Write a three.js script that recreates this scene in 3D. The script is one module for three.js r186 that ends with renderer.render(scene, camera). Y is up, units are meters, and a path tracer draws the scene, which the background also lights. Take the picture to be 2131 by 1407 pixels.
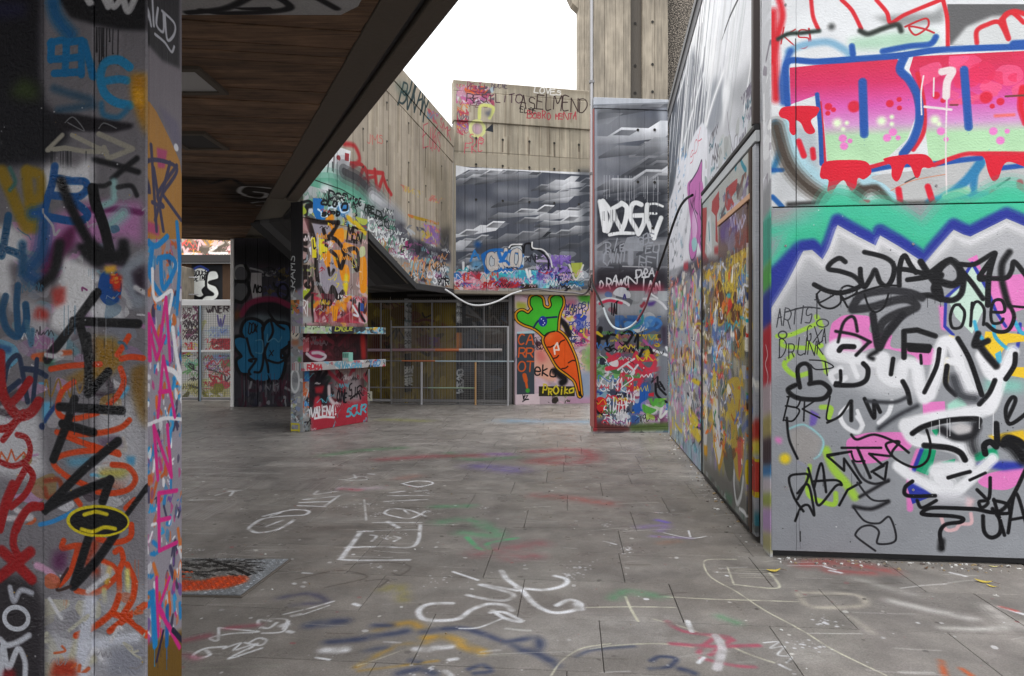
import * as THREE from 'three';
import { mergeGeometries } from 'three/addons/utils/BufferGeometryUtils.js';
import { ImprovedNoise } from 'three/addons/math/ImprovedNoise.js';

// ---------------------------------------------------------------- camera, sky, sun, exposure
const scene = new THREE.Scene();
const camera = new THREE.PerspectiveCamera(53.37, 2131 / 1407, 0.05, 600);
camera.position.set(0, 1.55, 0);
camera.lookAt(0, 1.55, -10);
const SKYW = 64, SKYH = 32, skyData = new Float32Array(SKYW * SKYH * 4);
for (let y = 0; y < SKYH; y++) for (let x = 0; x < SKYW; x++) {          // plain overcast: brighter towards the zenith
  const el = ((y + 0.5) / SKYH - 0.5) * Math.PI, s = Math.max(0, Math.sin(el)), L = el < 0 ? 0.25 : 1.0 + 0.75 * s, o = (y * SKYW + x) * 4;
  skyData[o] = L * 0.985; skyData[o + 1] = L * 0.995; skyData[o + 2] = L * 1.01; skyData[o + 3] = 1;
}
const sky = new THREE.DataTexture(skyData, SKYW, SKYH, THREE.RGBAFormat, THREE.FloatType);
sky.mapping = THREE.EquirectangularReflectionMapping; sky.magFilter = THREE.LinearFilter; sky.minFilter = THREE.LinearFilter; sky.needsUpdate = true;
scene.background = sky; scene.environment = sky;
const sun = new THREE.DirectionalLight(new THREE.Color(1, 0.97, 0.92), 1.4);
sun.position.set(-20, 36, 8); sun.target.position.set(0, 0, -8);
sun.castShadow = true; sun.shadow.radius = 40; sun.shadow.mapSize.set(2048, 2048);
Object.assign(sun.shadow.camera, { left: -16, right: 16, top: 18, bottom: -18, near: 5, far: 70 });
scene.add(sun, sun.target);
const renderer = new THREE.WebGLRenderer({ antialias: true });
renderer.toneMapping = THREE.LinearToneMapping; renderer.toneMappingExposure = 1.45;
renderer.shadowMap.enabled = true; renderer.shadowMap.type = THREE.PCFSoftShadowMap;

// ---------------------------------------------------------------- helpers
let seedState = 7;
function seed(n) { seedState = n >>> 0; }
function rnd(a = 1, b) { seedState = (seedState + 0x6d2b79f5) | 0; let t = Math.imul(seedState ^ (seedState >>> 15), 1 | seedState); t = (t + Math.imul(t ^ (t >>> 7), 61 | t)) ^ t; const r = ((t ^ (t >>> 14)) >>> 0) / 4294967296; return b === undefined ? r * a : a + r * (b - a); }
const pick = (l) => l[Math.floor(rnd() * l.length)];
const noise = new ImprovedNoise();
const fbm = (x, y, o = 4) => { let s = 0, a = 0.5; for (let i = 0; i < o; i++) { s += a * noise.noise(x, y, i * 7.3); x *= 2.03; y *= 2.03; a *= 0.5; } return s; };
const used = {};
function numbered(name) { const n = used[name] = (used[name] ?? -1) + 1; return n ? `${name}_${String(n).padStart(3, '0')}` : name; }
function tag(o, label, category, group, kind) { o.userData = { label, category }; if (group) o.userData.group = group; if (kind) { o.userData.kind = kind; if (kind === 'structure') delete o.userData.category; } return o; }
function thing(name, label, category, pos = [0, 0, 0], turn = 0, group, kind) {
  const g = new THREE.Group(); g.name = numbered(name); g.position.set(...pos); g.rotation.y = turn; scene.add(g); return tag(g, label, category, group, kind);
}
function mesh(name, geometry, material, parent, label, kind) {
  const m = new THREE.Mesh(geometry, material); m.name = parent === scene ? numbered(name) : name; m.castShadow = m.receiveShadow = true; parent.add(m);
  if (label) m.userData.label = label; if (kind) m.userData.kind = kind; return m;
}
// Wall planes: near-ground line from (x, distance) to (x, distance), left to right as one faces them. Metres; distance is -z.
const PLANES = {
  RP: [1.829, 4.754, 3.48, 4.573],
  SW: [2.512, 10.77, 1.857, 4.937],
  DP: [1.339, 10.93, 2.559, 11.04],
  CW: [-1.308, 15.2, 1.846, 15.9],
  KW: [0.07, 15.57, 1.972, 15.99],
  SLW: [-3.434, 11.04, -1.32, 15.1],
  PF: [-3.674, 11.164, -3.434, 11.04],
  P3: [-6.248, 15.12, -4.7, 15.2],
  LPf: [-2.417, 2.8, -1.467, 2.7],
  LPs: [-1.467, 2.7, -1.441, 2.944],
  BF: [-8.2, 16.5, -6.7, 16.5],
  BG: [-11.3, 22, -7.4, 22],
  SH: [-3.212, 10.925, -1.098, 14.985],
  GP: [-3.6, 16.1, 0.07, 15.75],
};
const planeAt = (k) => { const [x0, d0, x1, d1] = PLANES[k]; return { pos: [x0, 0, -d0], turn: Math.atan2(d1 - d0, x1 - x0), len: Math.hypot(x1 - x0, d1 - d0) }; };
const wallThing = (k, name, label, category, group) => { const p = planeAt(k); return thing(name, label, category, p.pos, p.turn, group); };
// A slab with chamfered edges: outline in wall metres, front face at z = front.
function slab(outline, front, thick, bevel = 0.003) {
  const s = new THREE.Shape(); outline.forEach(([x, y], i) => (i ? s.lineTo(x, y) : s.moveTo(x, y)));
  const g = new THREE.ExtrudeGeometry(s, { depth: thick - 2 * bevel, bevelEnabled: true, bevelThickness: bevel, bevelSize: bevel, bevelOffset: -bevel, bevelSegments: 1, steps: 1, curveSegments: 6 });
  const p = g.attributes.position, t = g.attributes.uv; for (let i = 0; i < p.count; i++) t.setXY(i, p.getX(i), p.getY(i));   // uv in wall metres on every face
  g.translate(0, 0, front - thick + bevel); return g;
}
const rect = (x0, y0, x1, y1) => [[x0, y0], [x1, y0], [x1, y1], [x0, y1]];
const box = (x0, y0, z0, x1, y1, z1) => { const g = new THREE.BoxGeometry(x1 - x0, y1 - y0, z1 - z0); g.translate((x0 + x1) / 2, (y0 + y1) / 2, (z0 + z1) / 2); return g; };
function clip(poly, f) {                                                   // keep the side of a convex outline where f >= 0
  const out = []; poly.forEach((p, i) => { const q = poly[(i + 1) % poly.length], a = f(p), b = f(q); if (a >= 0) out.push(p); if ((a < 0) !== (b < 0)) { const t = a / (a - b); out.push([p[0] + t * (q[0] - p[0]), p[1] + t * (q[1] - p[1])]); } }); return out;
}
function tube(points, r, segs = 60, radial = 8, closed = false) { return new THREE.TubeGeometry(new THREE.CatmullRomCurve3(points.map((p) => new THREE.Vector3(...p)), closed, 'centripetal'), segs, r, radial, closed); }
function bar(a, b, r, radial = 8) { const A = new THREE.Vector3(...a), B = new THREE.Vector3(...b), d = B.clone().sub(A), g = new THREE.CylinderGeometry(r, r, d.length(), radial); g.applyQuaternion(new THREE.Quaternion().setFromUnitVectors(new THREE.Vector3(0, 1, 0), d.normalize())); g.translate((a[0] + b[0]) / 2, (a[1] + b[1]) / 2, (a[2] + b[2]) / 2); return g; }

// ---------------------------------------------------------------- grain textures
function gray(w, h, fn) { const d = new Uint8Array(w * h * 4); for (let y = 0; y < h; y++) for (let x = 0; x < w; x++) { const v = Math.max(0, Math.min(255, fn(x, y))), o = (y * w + x) * 4; d[o] = d[o + 1] = d[o + 2] = v; d[o + 3] = 255; } const t = new THREE.DataTexture(d, w, h); t.magFilter = THREE.LinearFilter; t.minFilter = THREE.LinearMipmapLinearFilter; t.generateMipmaps = true; t.wrapS = t.wrapT = THREE.MirroredRepeatWrapping; t.needsUpdate = true; return t; }
const texBoard = gray(512, 512, (x, y) => 128 + 150 * fbm(x / 14, y / 190, 4) + 70 * fbm(x / 3, y / 30, 2) + 24 * rnd(-1, 1));
const texRough = gray(512, 512, (x, y) => 128 + 120 * fbm(x / 30, y / 30, 5) + 60 * fbm(x / 5, y / 5, 2) + 18 * rnd(-1, 1));
const texBlobs = gray(512, 512, (x, y) => { const a = Math.abs(fbm(x / 26, y / 20, 3)); return 70 + 560 * a + 60 * fbm(x / 7, y / 7, 2); });
const texGloss = gray(256, 256, (x, y) => 140 + 150 * fbm(x / 40, y / 40, 4));
const rep = (t, mx, my = mx) => { const c = t.clone(); c.repeat.set(1 / mx, 1 / my); c.needsUpdate = true; return c; };
const grainBoard = rep(texBoard, 1.1, 1.9), grainRough = rep(texRough, 0.9), grainBlobs = rep(texBlobs, 0.55), glossMap = rep(texGloss, 1.3);

// ---------------------------------------------------------------- spray paint on real walls
// Single-line letters on a 6 x 9 grid: two digits are one point, a comma lifts the can.
const LETTERS = { A: '003960,1454', B: '0009,0949574505,0545634000', C: '5839180503113051', D: '0009,093967633000', E: '59090050,0545', F: '590900,0545', G: '58391805031130515434', H: '0009,6069,0565', I: '3039', J: '4942301102', K: '0009,590560', L: '090050', M: '0009346960', N: '00096069', O: '3918050311305163655839', P: '0009,0949674404', Q: '3918050311305163655839,4260', R: '0009,0949674404,3460', S: '583918163554513001', T: '0969,3930', U: '09021130516269', V: '093069', W: '0920364069', X: '0960,6900', Y: '0935,693530', Z: '09690060', a: '5616040110405256,5650', e: '0353461603104051', o: '361604021040525436', n: '0006,0416365450', i: '3036,3839', k: '0009,460350', l: '2920', d: '5950,5416040210305254', s: '56261544431000', r: '0006,04263656', m: '0006,04162630,34556560', '!': '3933,3130', '1': '173930', '5': '5909053554523001', '.': '3031', '-': '1454' };
const CURVY = 'BCDGJOPQRSUaeonsrdm5';
class Wall {
  constructor(u0, v0, u1, v1, ppm, base, k = 1) {
    Object.assign(this, { u0, v0, u1, v1, k }); this.W = u1 - u0; this.H = v1 - v0;
    const c = document.createElement('canvas'); c.width = Math.round(this.W * ppm); c.height = Math.round(this.H * ppm); this.c = c; this.g = c.getContext('2d'); this.s = ppm / 100;
    const g = this.g; g.fillStyle = base; g.fillRect(0, 0, c.width, c.height); g.setTransform(this.s, 0, 0, -this.s, -u0 * ppm, v1 * ppm); g.lineCap = g.lineJoin = 'round';
  }
  pts(p) { if (typeof p !== 'string') return p; const n = p.trim().split(/\s+/).map(Number), o = []; for (let i = 0; i < n.length; i += 2) o.push([n[i], n[i + 1]]); return o; }
  path(p, sharp, closed) {
    const g = this.g, n = p.length; g.beginPath();
    if (n === 1) { g.moveTo(p[0][0], p[0][1]); g.lineTo(p[0][0] + 0.01, p[0][1]); return; }
    g.moveTo(p[0][0], p[0][1]);
    const at = (i) => closed ? p[(i + n) % n] : p[Math.max(0, Math.min(n - 1, i))];
    for (let i = 0; i < (closed ? n : n - 1); i++) {
      const a = at(i - 1), b = at(i), c = at(i + 1), d = at(i + 2);
      if (sharp) g.lineTo(c[0], c[1]); else g.bezierCurveTo(b[0] + (c[0] - a[0]) / 6, b[1] + (c[1] - a[1]) / 6, c[0] - (d[0] - b[0]) / 6, c[1] - (d[1] - b[1]) / 6, c[0], c[1]);
    }
    if (closed) g.closePath();
  }
  // one pull of the can: colour, width, points
  s_(color, w, p, o = {}) {
    const g = this.g, soft = o.soft ?? 0.3, a = o.a ?? 1; p = this.pts(p); w *= this.k; this.path(p, o.sharp, o.closed); g.strokeStyle = color;
    for (const [f, al] of soft ? [[1 + soft * 0.9, 0.16], [1 + soft * 0.4, 0.35], [1 - soft * 0.1, 0.6], [1 - soft * 0.55, 1]] : [[1, 1]]) { g.globalAlpha = al * a; g.lineWidth = w * f; if (al < 1 || a < 1 || !soft || w * this.s < 2.2 || p.length < 2) { g.stroke(); continue; } this.vary(p, w * f, o); }
    if (o.dust !== 0 && w * this.s > 1.5) { g.fillStyle = color; g.globalAlpha = 0.5 * a; for (let i = 0; i < p.length * 6; i++) { const q = pick(p), an = rnd(6.3), r = w * (0.5 + rnd() * rnd() * 1.8); g.beginPath(); g.arc(q[0] + Math.cos(an) * r, q[1] + Math.sin(an) * r, w * rnd(0.015, 0.06), 0, 7); g.fill(); } }
    g.globalAlpha = 1;
    if (o.drip) this.drips(color, p, o.drip, w); return this;
  }
  // the last, opaque pass swells and thins with the hand
  vary(p, w, o) {
    const g = this.g, n = p.length, at = (i) => (o.closed ? p[(i + n) % n] : p[Math.max(0, Math.min(n - 1, i))]), q = [], ph = rnd(100);
    for (let i = 0; i < (o.closed ? n : n - 1); i++) { const [a, b, c, d] = [at(i - 1), at(i), at(i + 1), at(i + 2)], m = Math.max(3, Math.ceil(Math.hypot(c[0] - b[0], c[1] - b[1]) / (w * 0.5))); for (let j = 0; j < m; j++) { const t = j / m, c1 = (k) => b[k] + (c[k] - a[k]) / 6, c2 = (k) => c[k] - (d[k] - b[k]) / 6, f = (k) => o.sharp ? b[k] + (c[k] - b[k]) * t : (1 - t) ** 3 * b[k] + 3 * (1 - t) ** 2 * t * c1(k) + 3 * (1 - t) * t * t * c2(k) + t ** 3 * c[k]; q.push([f(0), f(1)]); } } q.push(o.closed ? p[0] : p[n - 1]);
    for (let i = 0; i + 1 < q.length; i++) { g.lineWidth = w * (0.84 + 0.42 * noise.noise(i * 0.11, ph, 0.5) + 0.16 * noise.noise(i * 0.7, ph, 3.5)); g.beginPath(); g.moveTo(q[i][0], q[i][1]); g.lineTo(q[i + 1][0], q[i + 1][1]); g.stroke(); }
  }
  // feet and wheels rub paint away: mix back towards the ground colour by noise
  wear(base, amount, scale = 14) { const { width, height } = this.c, im = this.g.getImageData(0, 0, width, height), d = im.data, pm = this.s * 100; for (let y = 0; y < height; y++) for (let x = 0; x < width; x++) { const u = x / pm, v = y / pm, k = Math.max(0, Math.min(0.9, amount * (0.35 + 2.2 * noise.noise(u * scale, v * scale, 1.7) + 1.1 * noise.noise(u * 2.1, v * 2.1, 9)))), o = (y * width + x) * 4; for (let c = 0; c < 3; c++) d[o + c] += (base[c] - d[o + c]) * k; } this.g.putImageData(im, 0, 0); return this; }
  drips(color, p, n, w, len = 1) {
    const g = this.g; g.strokeStyle = color;
    for (let i = 0; i < n; i++) { const j = Math.floor(rnd() * Math.max(1, p.length - 1)), t = rnd(), a = p[j], b = p[Math.min(p.length - 1, j + 1)], x = a[0] + t * (b[0] - a[0]), y = a[1] + t * (b[1] - a[1]), L = w * rnd(1.5, 6) * len; g.globalAlpha = 0.85; g.lineWidth = Math.max(w * rnd(0.08, 0.2), 0.5 / this.s); g.beginPath(); g.moveTo(x, y); g.lineTo(x + rnd(-0.1, 0.1) * w, y - L); g.stroke(); g.fillStyle = color; g.beginPath(); g.arc(x, y - L, g.lineWidth * 0.75, 0, 7); g.fill(); }
    g.globalAlpha = 1; return this;
  }
  // filled patch; blur in the wall's units
  f_(color, p, o = {}) { const g = this.g; this.path(this.pts(p), o.sharp ?? true, true); g.globalAlpha = o.a ?? 1; if (o.blur) g.filter = `blur(${(o.blur * this.k * this.s).toFixed(2)}px)`; g.fillStyle = color; g.fill(); g.filter = 'none'; g.globalAlpha = 1; return this; }
  // vertical fade between colours inside an outline: stops [height cm, colour]
  fade(p, stops, o = {}) { const g = this.g, v = stops.map((s) => s[0]), lo = Math.min(...v), hi = Math.max(...v), gr = g.createLinearGradient(0, lo, 0, hi); stops.forEach(([y, c]) => gr.addColorStop((y - lo) / (hi - lo), c)); this.path(this.pts(p), o.sharp ?? true, true); g.fillStyle = gr; g.globalAlpha = o.a ?? 1; g.fill(); g.globalAlpha = 1; return this; }
  dot(color, r, p, o = {}) { for (const q of this.pts(p)) this.s_(color, r * 2, [q], { soft: 0.2, dust: 0, ...o }); return this; }
  ell(color, p, o = {}) { const [[x0, y0], [x1, y1]] = this.pts(p), g = this.g; g.beginPath(); g.ellipse((x0 + x1) / 2, (y0 + y1) / 2, Math.abs(x1 - x0) / 2, Math.abs(y1 - y0) / 2, o.rot ?? 0, 0, 7); g.globalAlpha = o.a ?? 1; if (o.blur) g.filter = `blur(${(o.blur * this.k * this.s).toFixed(2)}px)`; if (o.w) { g.lineWidth = o.w * this.k; g.strokeStyle = color; g.stroke(); } else { g.fillStyle = color; g.fill(); } g.filter = 'none'; g.globalAlpha = 1; return this; }
  glyphs(text, p, o = {}) {                                             // p: baseline start, baseline end, top of the first letter
    const [a, b, t] = this.pts(p), n = [...text].length, ex = [(b[0] - a[0]) / n, (b[1] - a[1]) / n], ey = [t[0] - a[0], t[1] - a[1]], out = [], jit = o.jit ?? 0.085;
    [...text].forEach((ch, i) => { const l = LETTERS[ch] ?? LETTERS[ch.toUpperCase()]; if (!l) return; const dy = rnd(-jit, jit) * 1.3, sc = 1 + rnd(-jit, jit) * 3, rot = rnd(-jit, jit) * 2.2, wx = 0.82 + rnd(-jit, jit) * 3, lean = o.lean ?? 0.1; for (const part of l.split(',')) { const q = []; for (let j = 0; j + 1 < part.length; j += 2) { const gx = (+part[j] / 6 - 0.5) * wx + rnd(-1, 1) * jit * 0.9, gy = (+part[j + 1] / 9) * sc + rnd(-1, 1) * jit * 0.7, x = i + 0.5 + gx + gy * (lean - rot * 0.5), y = dy + gy + gx * rot; q.push([a[0] + ex[0] * x + ey[0] * y, a[1] + ex[1] * x + ey[1] * y]); } out.push([q, !CURVY.includes(ch) && rnd() < 0.55]); } });
    return out;
  }
  t_(text, color, w, p, o = {}) { for (const [q, sharp] of this.glyphs(text, p, o)) this.s_(color, w * 0.68, q, { sharp, soft: 0.15, ...o }); return this; }
  bubble(text, fill, line, wf, wl, p, o = {}) { const l = this.glyphs(text, p, o); for (const [q] of l) this.s_(line, wf + wl * 2, q, { soft: 0, dust: 0 }); for (const [q] of l) this.s_(fill, wf, q, { soft: 0.05, dust: 0 }); if (o.core) for (const [q] of l) this.s_(o.core, wl * 0.7, q, { soft: 0.1 }); return this; }
  scrawl(color, w, x, y, L, h, o = {}) { const p = []; const n = 5 + Math.floor(rnd(6)), loop = rnd() < 0.6; for (let i = 0; i <= n; i++) { p.push([x + (i / n) * L + rnd(-0.35, 0.35) * L / n * (loop ? 3 : 1), y + (i % 2 ? 1 : 0) * h * rnd(0.5, 1) + rnd(-0.15, 0.15) * h]); } return this.s_(color, w, p, { sharp: rnd() < 0.3, soft: 0.2, dust: 0, ...o }); }
  // layers of old paint: soft patches, pulls, scrawls and drips inside a box
  layers(p, pal, n, size, o = {}) {
    const [[ax, ay], [bx, by]] = this.pts(p), x0 = Math.min(ax, bx), x1 = Math.max(ax, bx), y0 = Math.min(ay, by), y1 = Math.max(ay, by), g = this.g; seed(o.seed ?? 11);
    g.save(); g.beginPath(); g.rect(x0, y0, x1 - x0, y1 - y0); g.clip();
    const mix = o.mix ?? [0.35, 0.35, 0.6, 0.85], sx = o.sx ?? 1;
    for (let i = 0; i < n; i++) {
      const c = pick(pal), x = rnd(x0, x1), y = rnd(y0, y1), s = size * rnd(0.35, 1.2), r = rnd();
      if (r < mix[0]) { const q = []; const m = 6; for (let j = 0; j < m; j++) { const an = j / m * 6.283, rr = s * rnd(0.4, 1); q.push([x + Math.cos(an) * rr * sx, y + Math.sin(an) * rr * 0.8]); } this.path(q, false, true); g.globalAlpha = rnd(0.45, 0.95); g.fillStyle = c; g.fill(); g.globalAlpha = 1; }
      else if (r < mix[1]) { this.s_(c, s * 0.3 / this.k, [[x, y], [x + rnd(-s, s) * sx, y + rnd(-s, s)], [x + rnd(-s, s) * 1.6 * sx, y + rnd(-s, s)]], { soft: 0.5, a: 0.8, dust: 0 }); }
      else if (r < mix[2]) { this.scrawl(c, s * rnd(0.06, 0.13) / this.k, x - s * sx, y, s * 2 * sx, s * rnd(0.5, 0.9), { a: 0.95 }); }
      else if (r < mix[3]) { const q = []; let X = x, Y = y; for (let j = 0; j < 7; j++) { X += rnd(-0.6, 0.7) * s * sx; Y += rnd(-0.6, 0.6) * s; q.push([X, Y]); } this.s_(c, s * rnd(0.07, 0.18) / this.k, q, { soft: 0.25, dust: 0 }); }
      else { const q = [[x - s * 0.5, y], [x + s * 0.5, y]]; this.drips(c, q, 4, s * 0.22, 1.6); }
    }
    g.restore(); return this;
  }
  // stepped monochrome facets: light along one edge, fading to dark
  facets(p, rows, o = {}) {
    const [[ax, ay], [bx, by]] = this.pts(p), x0 = Math.min(ax, bx), x1 = Math.max(ax, bx), y0 = Math.min(ay, by), y1 = Math.max(ay, by), g = this.g, rh = (y1 - y0) / rows; seed(o.seed ?? 5);
    g.save(); g.beginPath(); g.rect(x0, y0, x1 - x0, y1 - y0); g.clip(); g.fillStyle = o.dark ?? '#50545f'; g.fillRect(x0, y0, x1 - x0, y1 - y0);
    const col = (v, al) => `rgba(${Math.round(v)},${Math.round(v + 2)},${Math.round(v + 8)},${al})`, lo = o.lo ?? 150, hi = o.hi ?? 235;
    for (let i = 0; i < 26; i++) { const x = rnd(x0, x1), y = rnd(y0, y1), w = rnd(1, 3) * rh, h = rnd(0.4, 1) * rh; g.filter = `blur(${(rh * 0.25 * this.s).toFixed(1)}px)`; g.fillStyle = col(rnd(80, 170), 0.5); g.fillRect(x - w / 2, y - h / 2, w, h); } g.filter = 'none';
    const n = Math.round(rows * 2.6);
    for (let r = 0; r < n; r++) {                                         // ribbons whose upper edge climbs in steps
      const yb = y1 - (r + 0.2) / n * (y1 - y0) * 1.05, parts = 1 + Math.floor(rnd(2.4));
      for (let q = 0; q < parts; q++) {
        let x = x0 + rnd(-0.3, 1) * (x1 - x0), y = yb + rnd(-0.4, 0.2) * rh; const top = [], xs = x, steps = 1 + Math.floor(rnd(4)); top.push([x - rh * 0.9, y - rh * 0.55], [x, y]);
        for (let k = 0; k < steps; k++) { x += rh * rnd(0.5, 1.5); top.push([x, y]); const d = rh * rnd(0.35, 0.7); x += d * 1.15; y += d * 0.75; top.push([x, y]); } x += rh * rnd(0.4, 1.3); top.push([x, y]); top.push([x - rh * 0.8, y - rh * 0.8]);
        const lt = rnd(lo, hi), gr = g.createLinearGradient(xs, y, xs + rh * rnd(-0.5, 0.5), Math.min(top[0][1], y - rh) - rh * 0.4); gr.addColorStop(0, col(lt, 0.95)); gr.addColorStop(rnd(0.25, 0.5), col(lt * 0.78, 0.9)); gr.addColorStop(rnd(0.7, 0.9), col(72, 0.9)); gr.addColorStop(1, col(60, 0.85));
        g.fillStyle = gr; g.beginPath(); top.forEach(([px, py], k) => (k ? g.lineTo(px, py) : g.moveTo(px, py))); g.lineTo(xs - rh * 0.9, top[0][1] - rh * 0.1); g.closePath(); g.fill();
        for (let k = 1; k + 2 < top.length; k += 2) if (rnd() < 0.5) { const [bx, by] = top[k], bw = rh * rnd(0.7, 1.4), bh = rh * rnd(0.35, 0.7), gb = g.createLinearGradient(bx, by, bx + bw * 0.4, by - bh); gb.addColorStop(0, col(rnd(45, 80), 0.8)); gb.addColorStop(1, col(rnd(70, 150), 0.6)); g.fillStyle = gb; g.beginPath(); g.moveTo(bx, by - rh * 0.12); g.lineTo(bx + bw, by - rh * 0.12); g.lineTo(bx + bw - bh * 1.1, by - bh); g.lineTo(bx - bh * 1.1, by - bh); g.closePath(); g.fill(); }
        if (lt > 190 && rnd() < 0.5) { g.beginPath(); top.slice(1, -1).forEach(([px, py], k) => (k ? g.lineTo(px, py - rh * 0.03) : g.moveTo(px, py - rh * 0.03))); g.strokeStyle = col(236, 0.35); g.lineWidth = rh * rnd(0.05, 0.12); g.stroke(); }
        if (rnd() < 0.28) { const gg = g.createLinearGradient(x, y, x - rh * 2, y); gg.addColorStop(0, col(30, 0.8)); gg.addColorStop(1, col(30, 0)); g.fillStyle = gg; g.fill(); }
      }
    }
    g.restore(); return this;
  }
  // board-marked concrete ground: streaky tone along the boards, stains
  concrete(amount = 1, vertical = true) { return this.shade((u, v) => 1 + amount * ((vertical ? 0.14 * fbm(u * 9, v * 0.7, 3) + 0.08 * fbm(u * 34, v * 1.6, 2) : 0.22 * fbm(u * 3, v * 3, 3)) + 0.16 * fbm(u * 0.9 + 5, v * 0.8, 3))); }
  grain(a = 0.05, b = 0.06) { return this.shade((u, v) => 1 + rnd(-a, a) + b * fbm(u * 5, v * 5, 3)); }
  shade(fn) { const { width, height } = this.c, im = this.g.getImageData(0, 0, width, height), d = im.data, pm = this.s * 100; for (let y = 0; y < height; y++) for (let x = 0; x < width; x++) { const o = (y * width + x) * 4, m = fn(this.u0 + x / pm, this.v1 - y / pm); d[o] *= m; d[o + 1] *= m; d[o + 2] *= m; } this.g.putImageData(im, 0, 0); return this; }
  tex() { if (this.t) return this.t; const t = new THREE.CanvasTexture(this.c); t.colorSpace = THREE.SRGBColorSpace; t.repeat.set(1 / this.W, 1 / this.H); t.offset.set(-this.u0 / this.W, -this.v0 / this.H); t.anisotropy = 8; return this.t = t; }
  mat(o = {}) { const tone = o.tone ?? 1; return new THREE.MeshPhysicalMaterial({ map: this.tex(), color: new THREE.Color(tone, tone, tone), roughness: o.rough ?? 0.8, metalness: 0, specularIntensity: o.spec ?? 0.4, bumpMap: o.bump ?? grainBoard, bumpScale: o.depth ?? 0.004, roughnessMap: o.rmap ?? (o.gloss ? glossMap : null) }); }
}
const rgb = (r, g, b) => `rgb(${r},${g},${b})`;
const lin = (r, g, b, o = {}) => new THREE.MeshStandardMaterial({ color: new THREE.Color(r, g, b), roughness: 0.85, ...o });
const INK = '#0c0c10', WHITE = '#e6e7ea';

// ---------------------------------------------------------------- the paint on each wall
seed(3);
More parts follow.
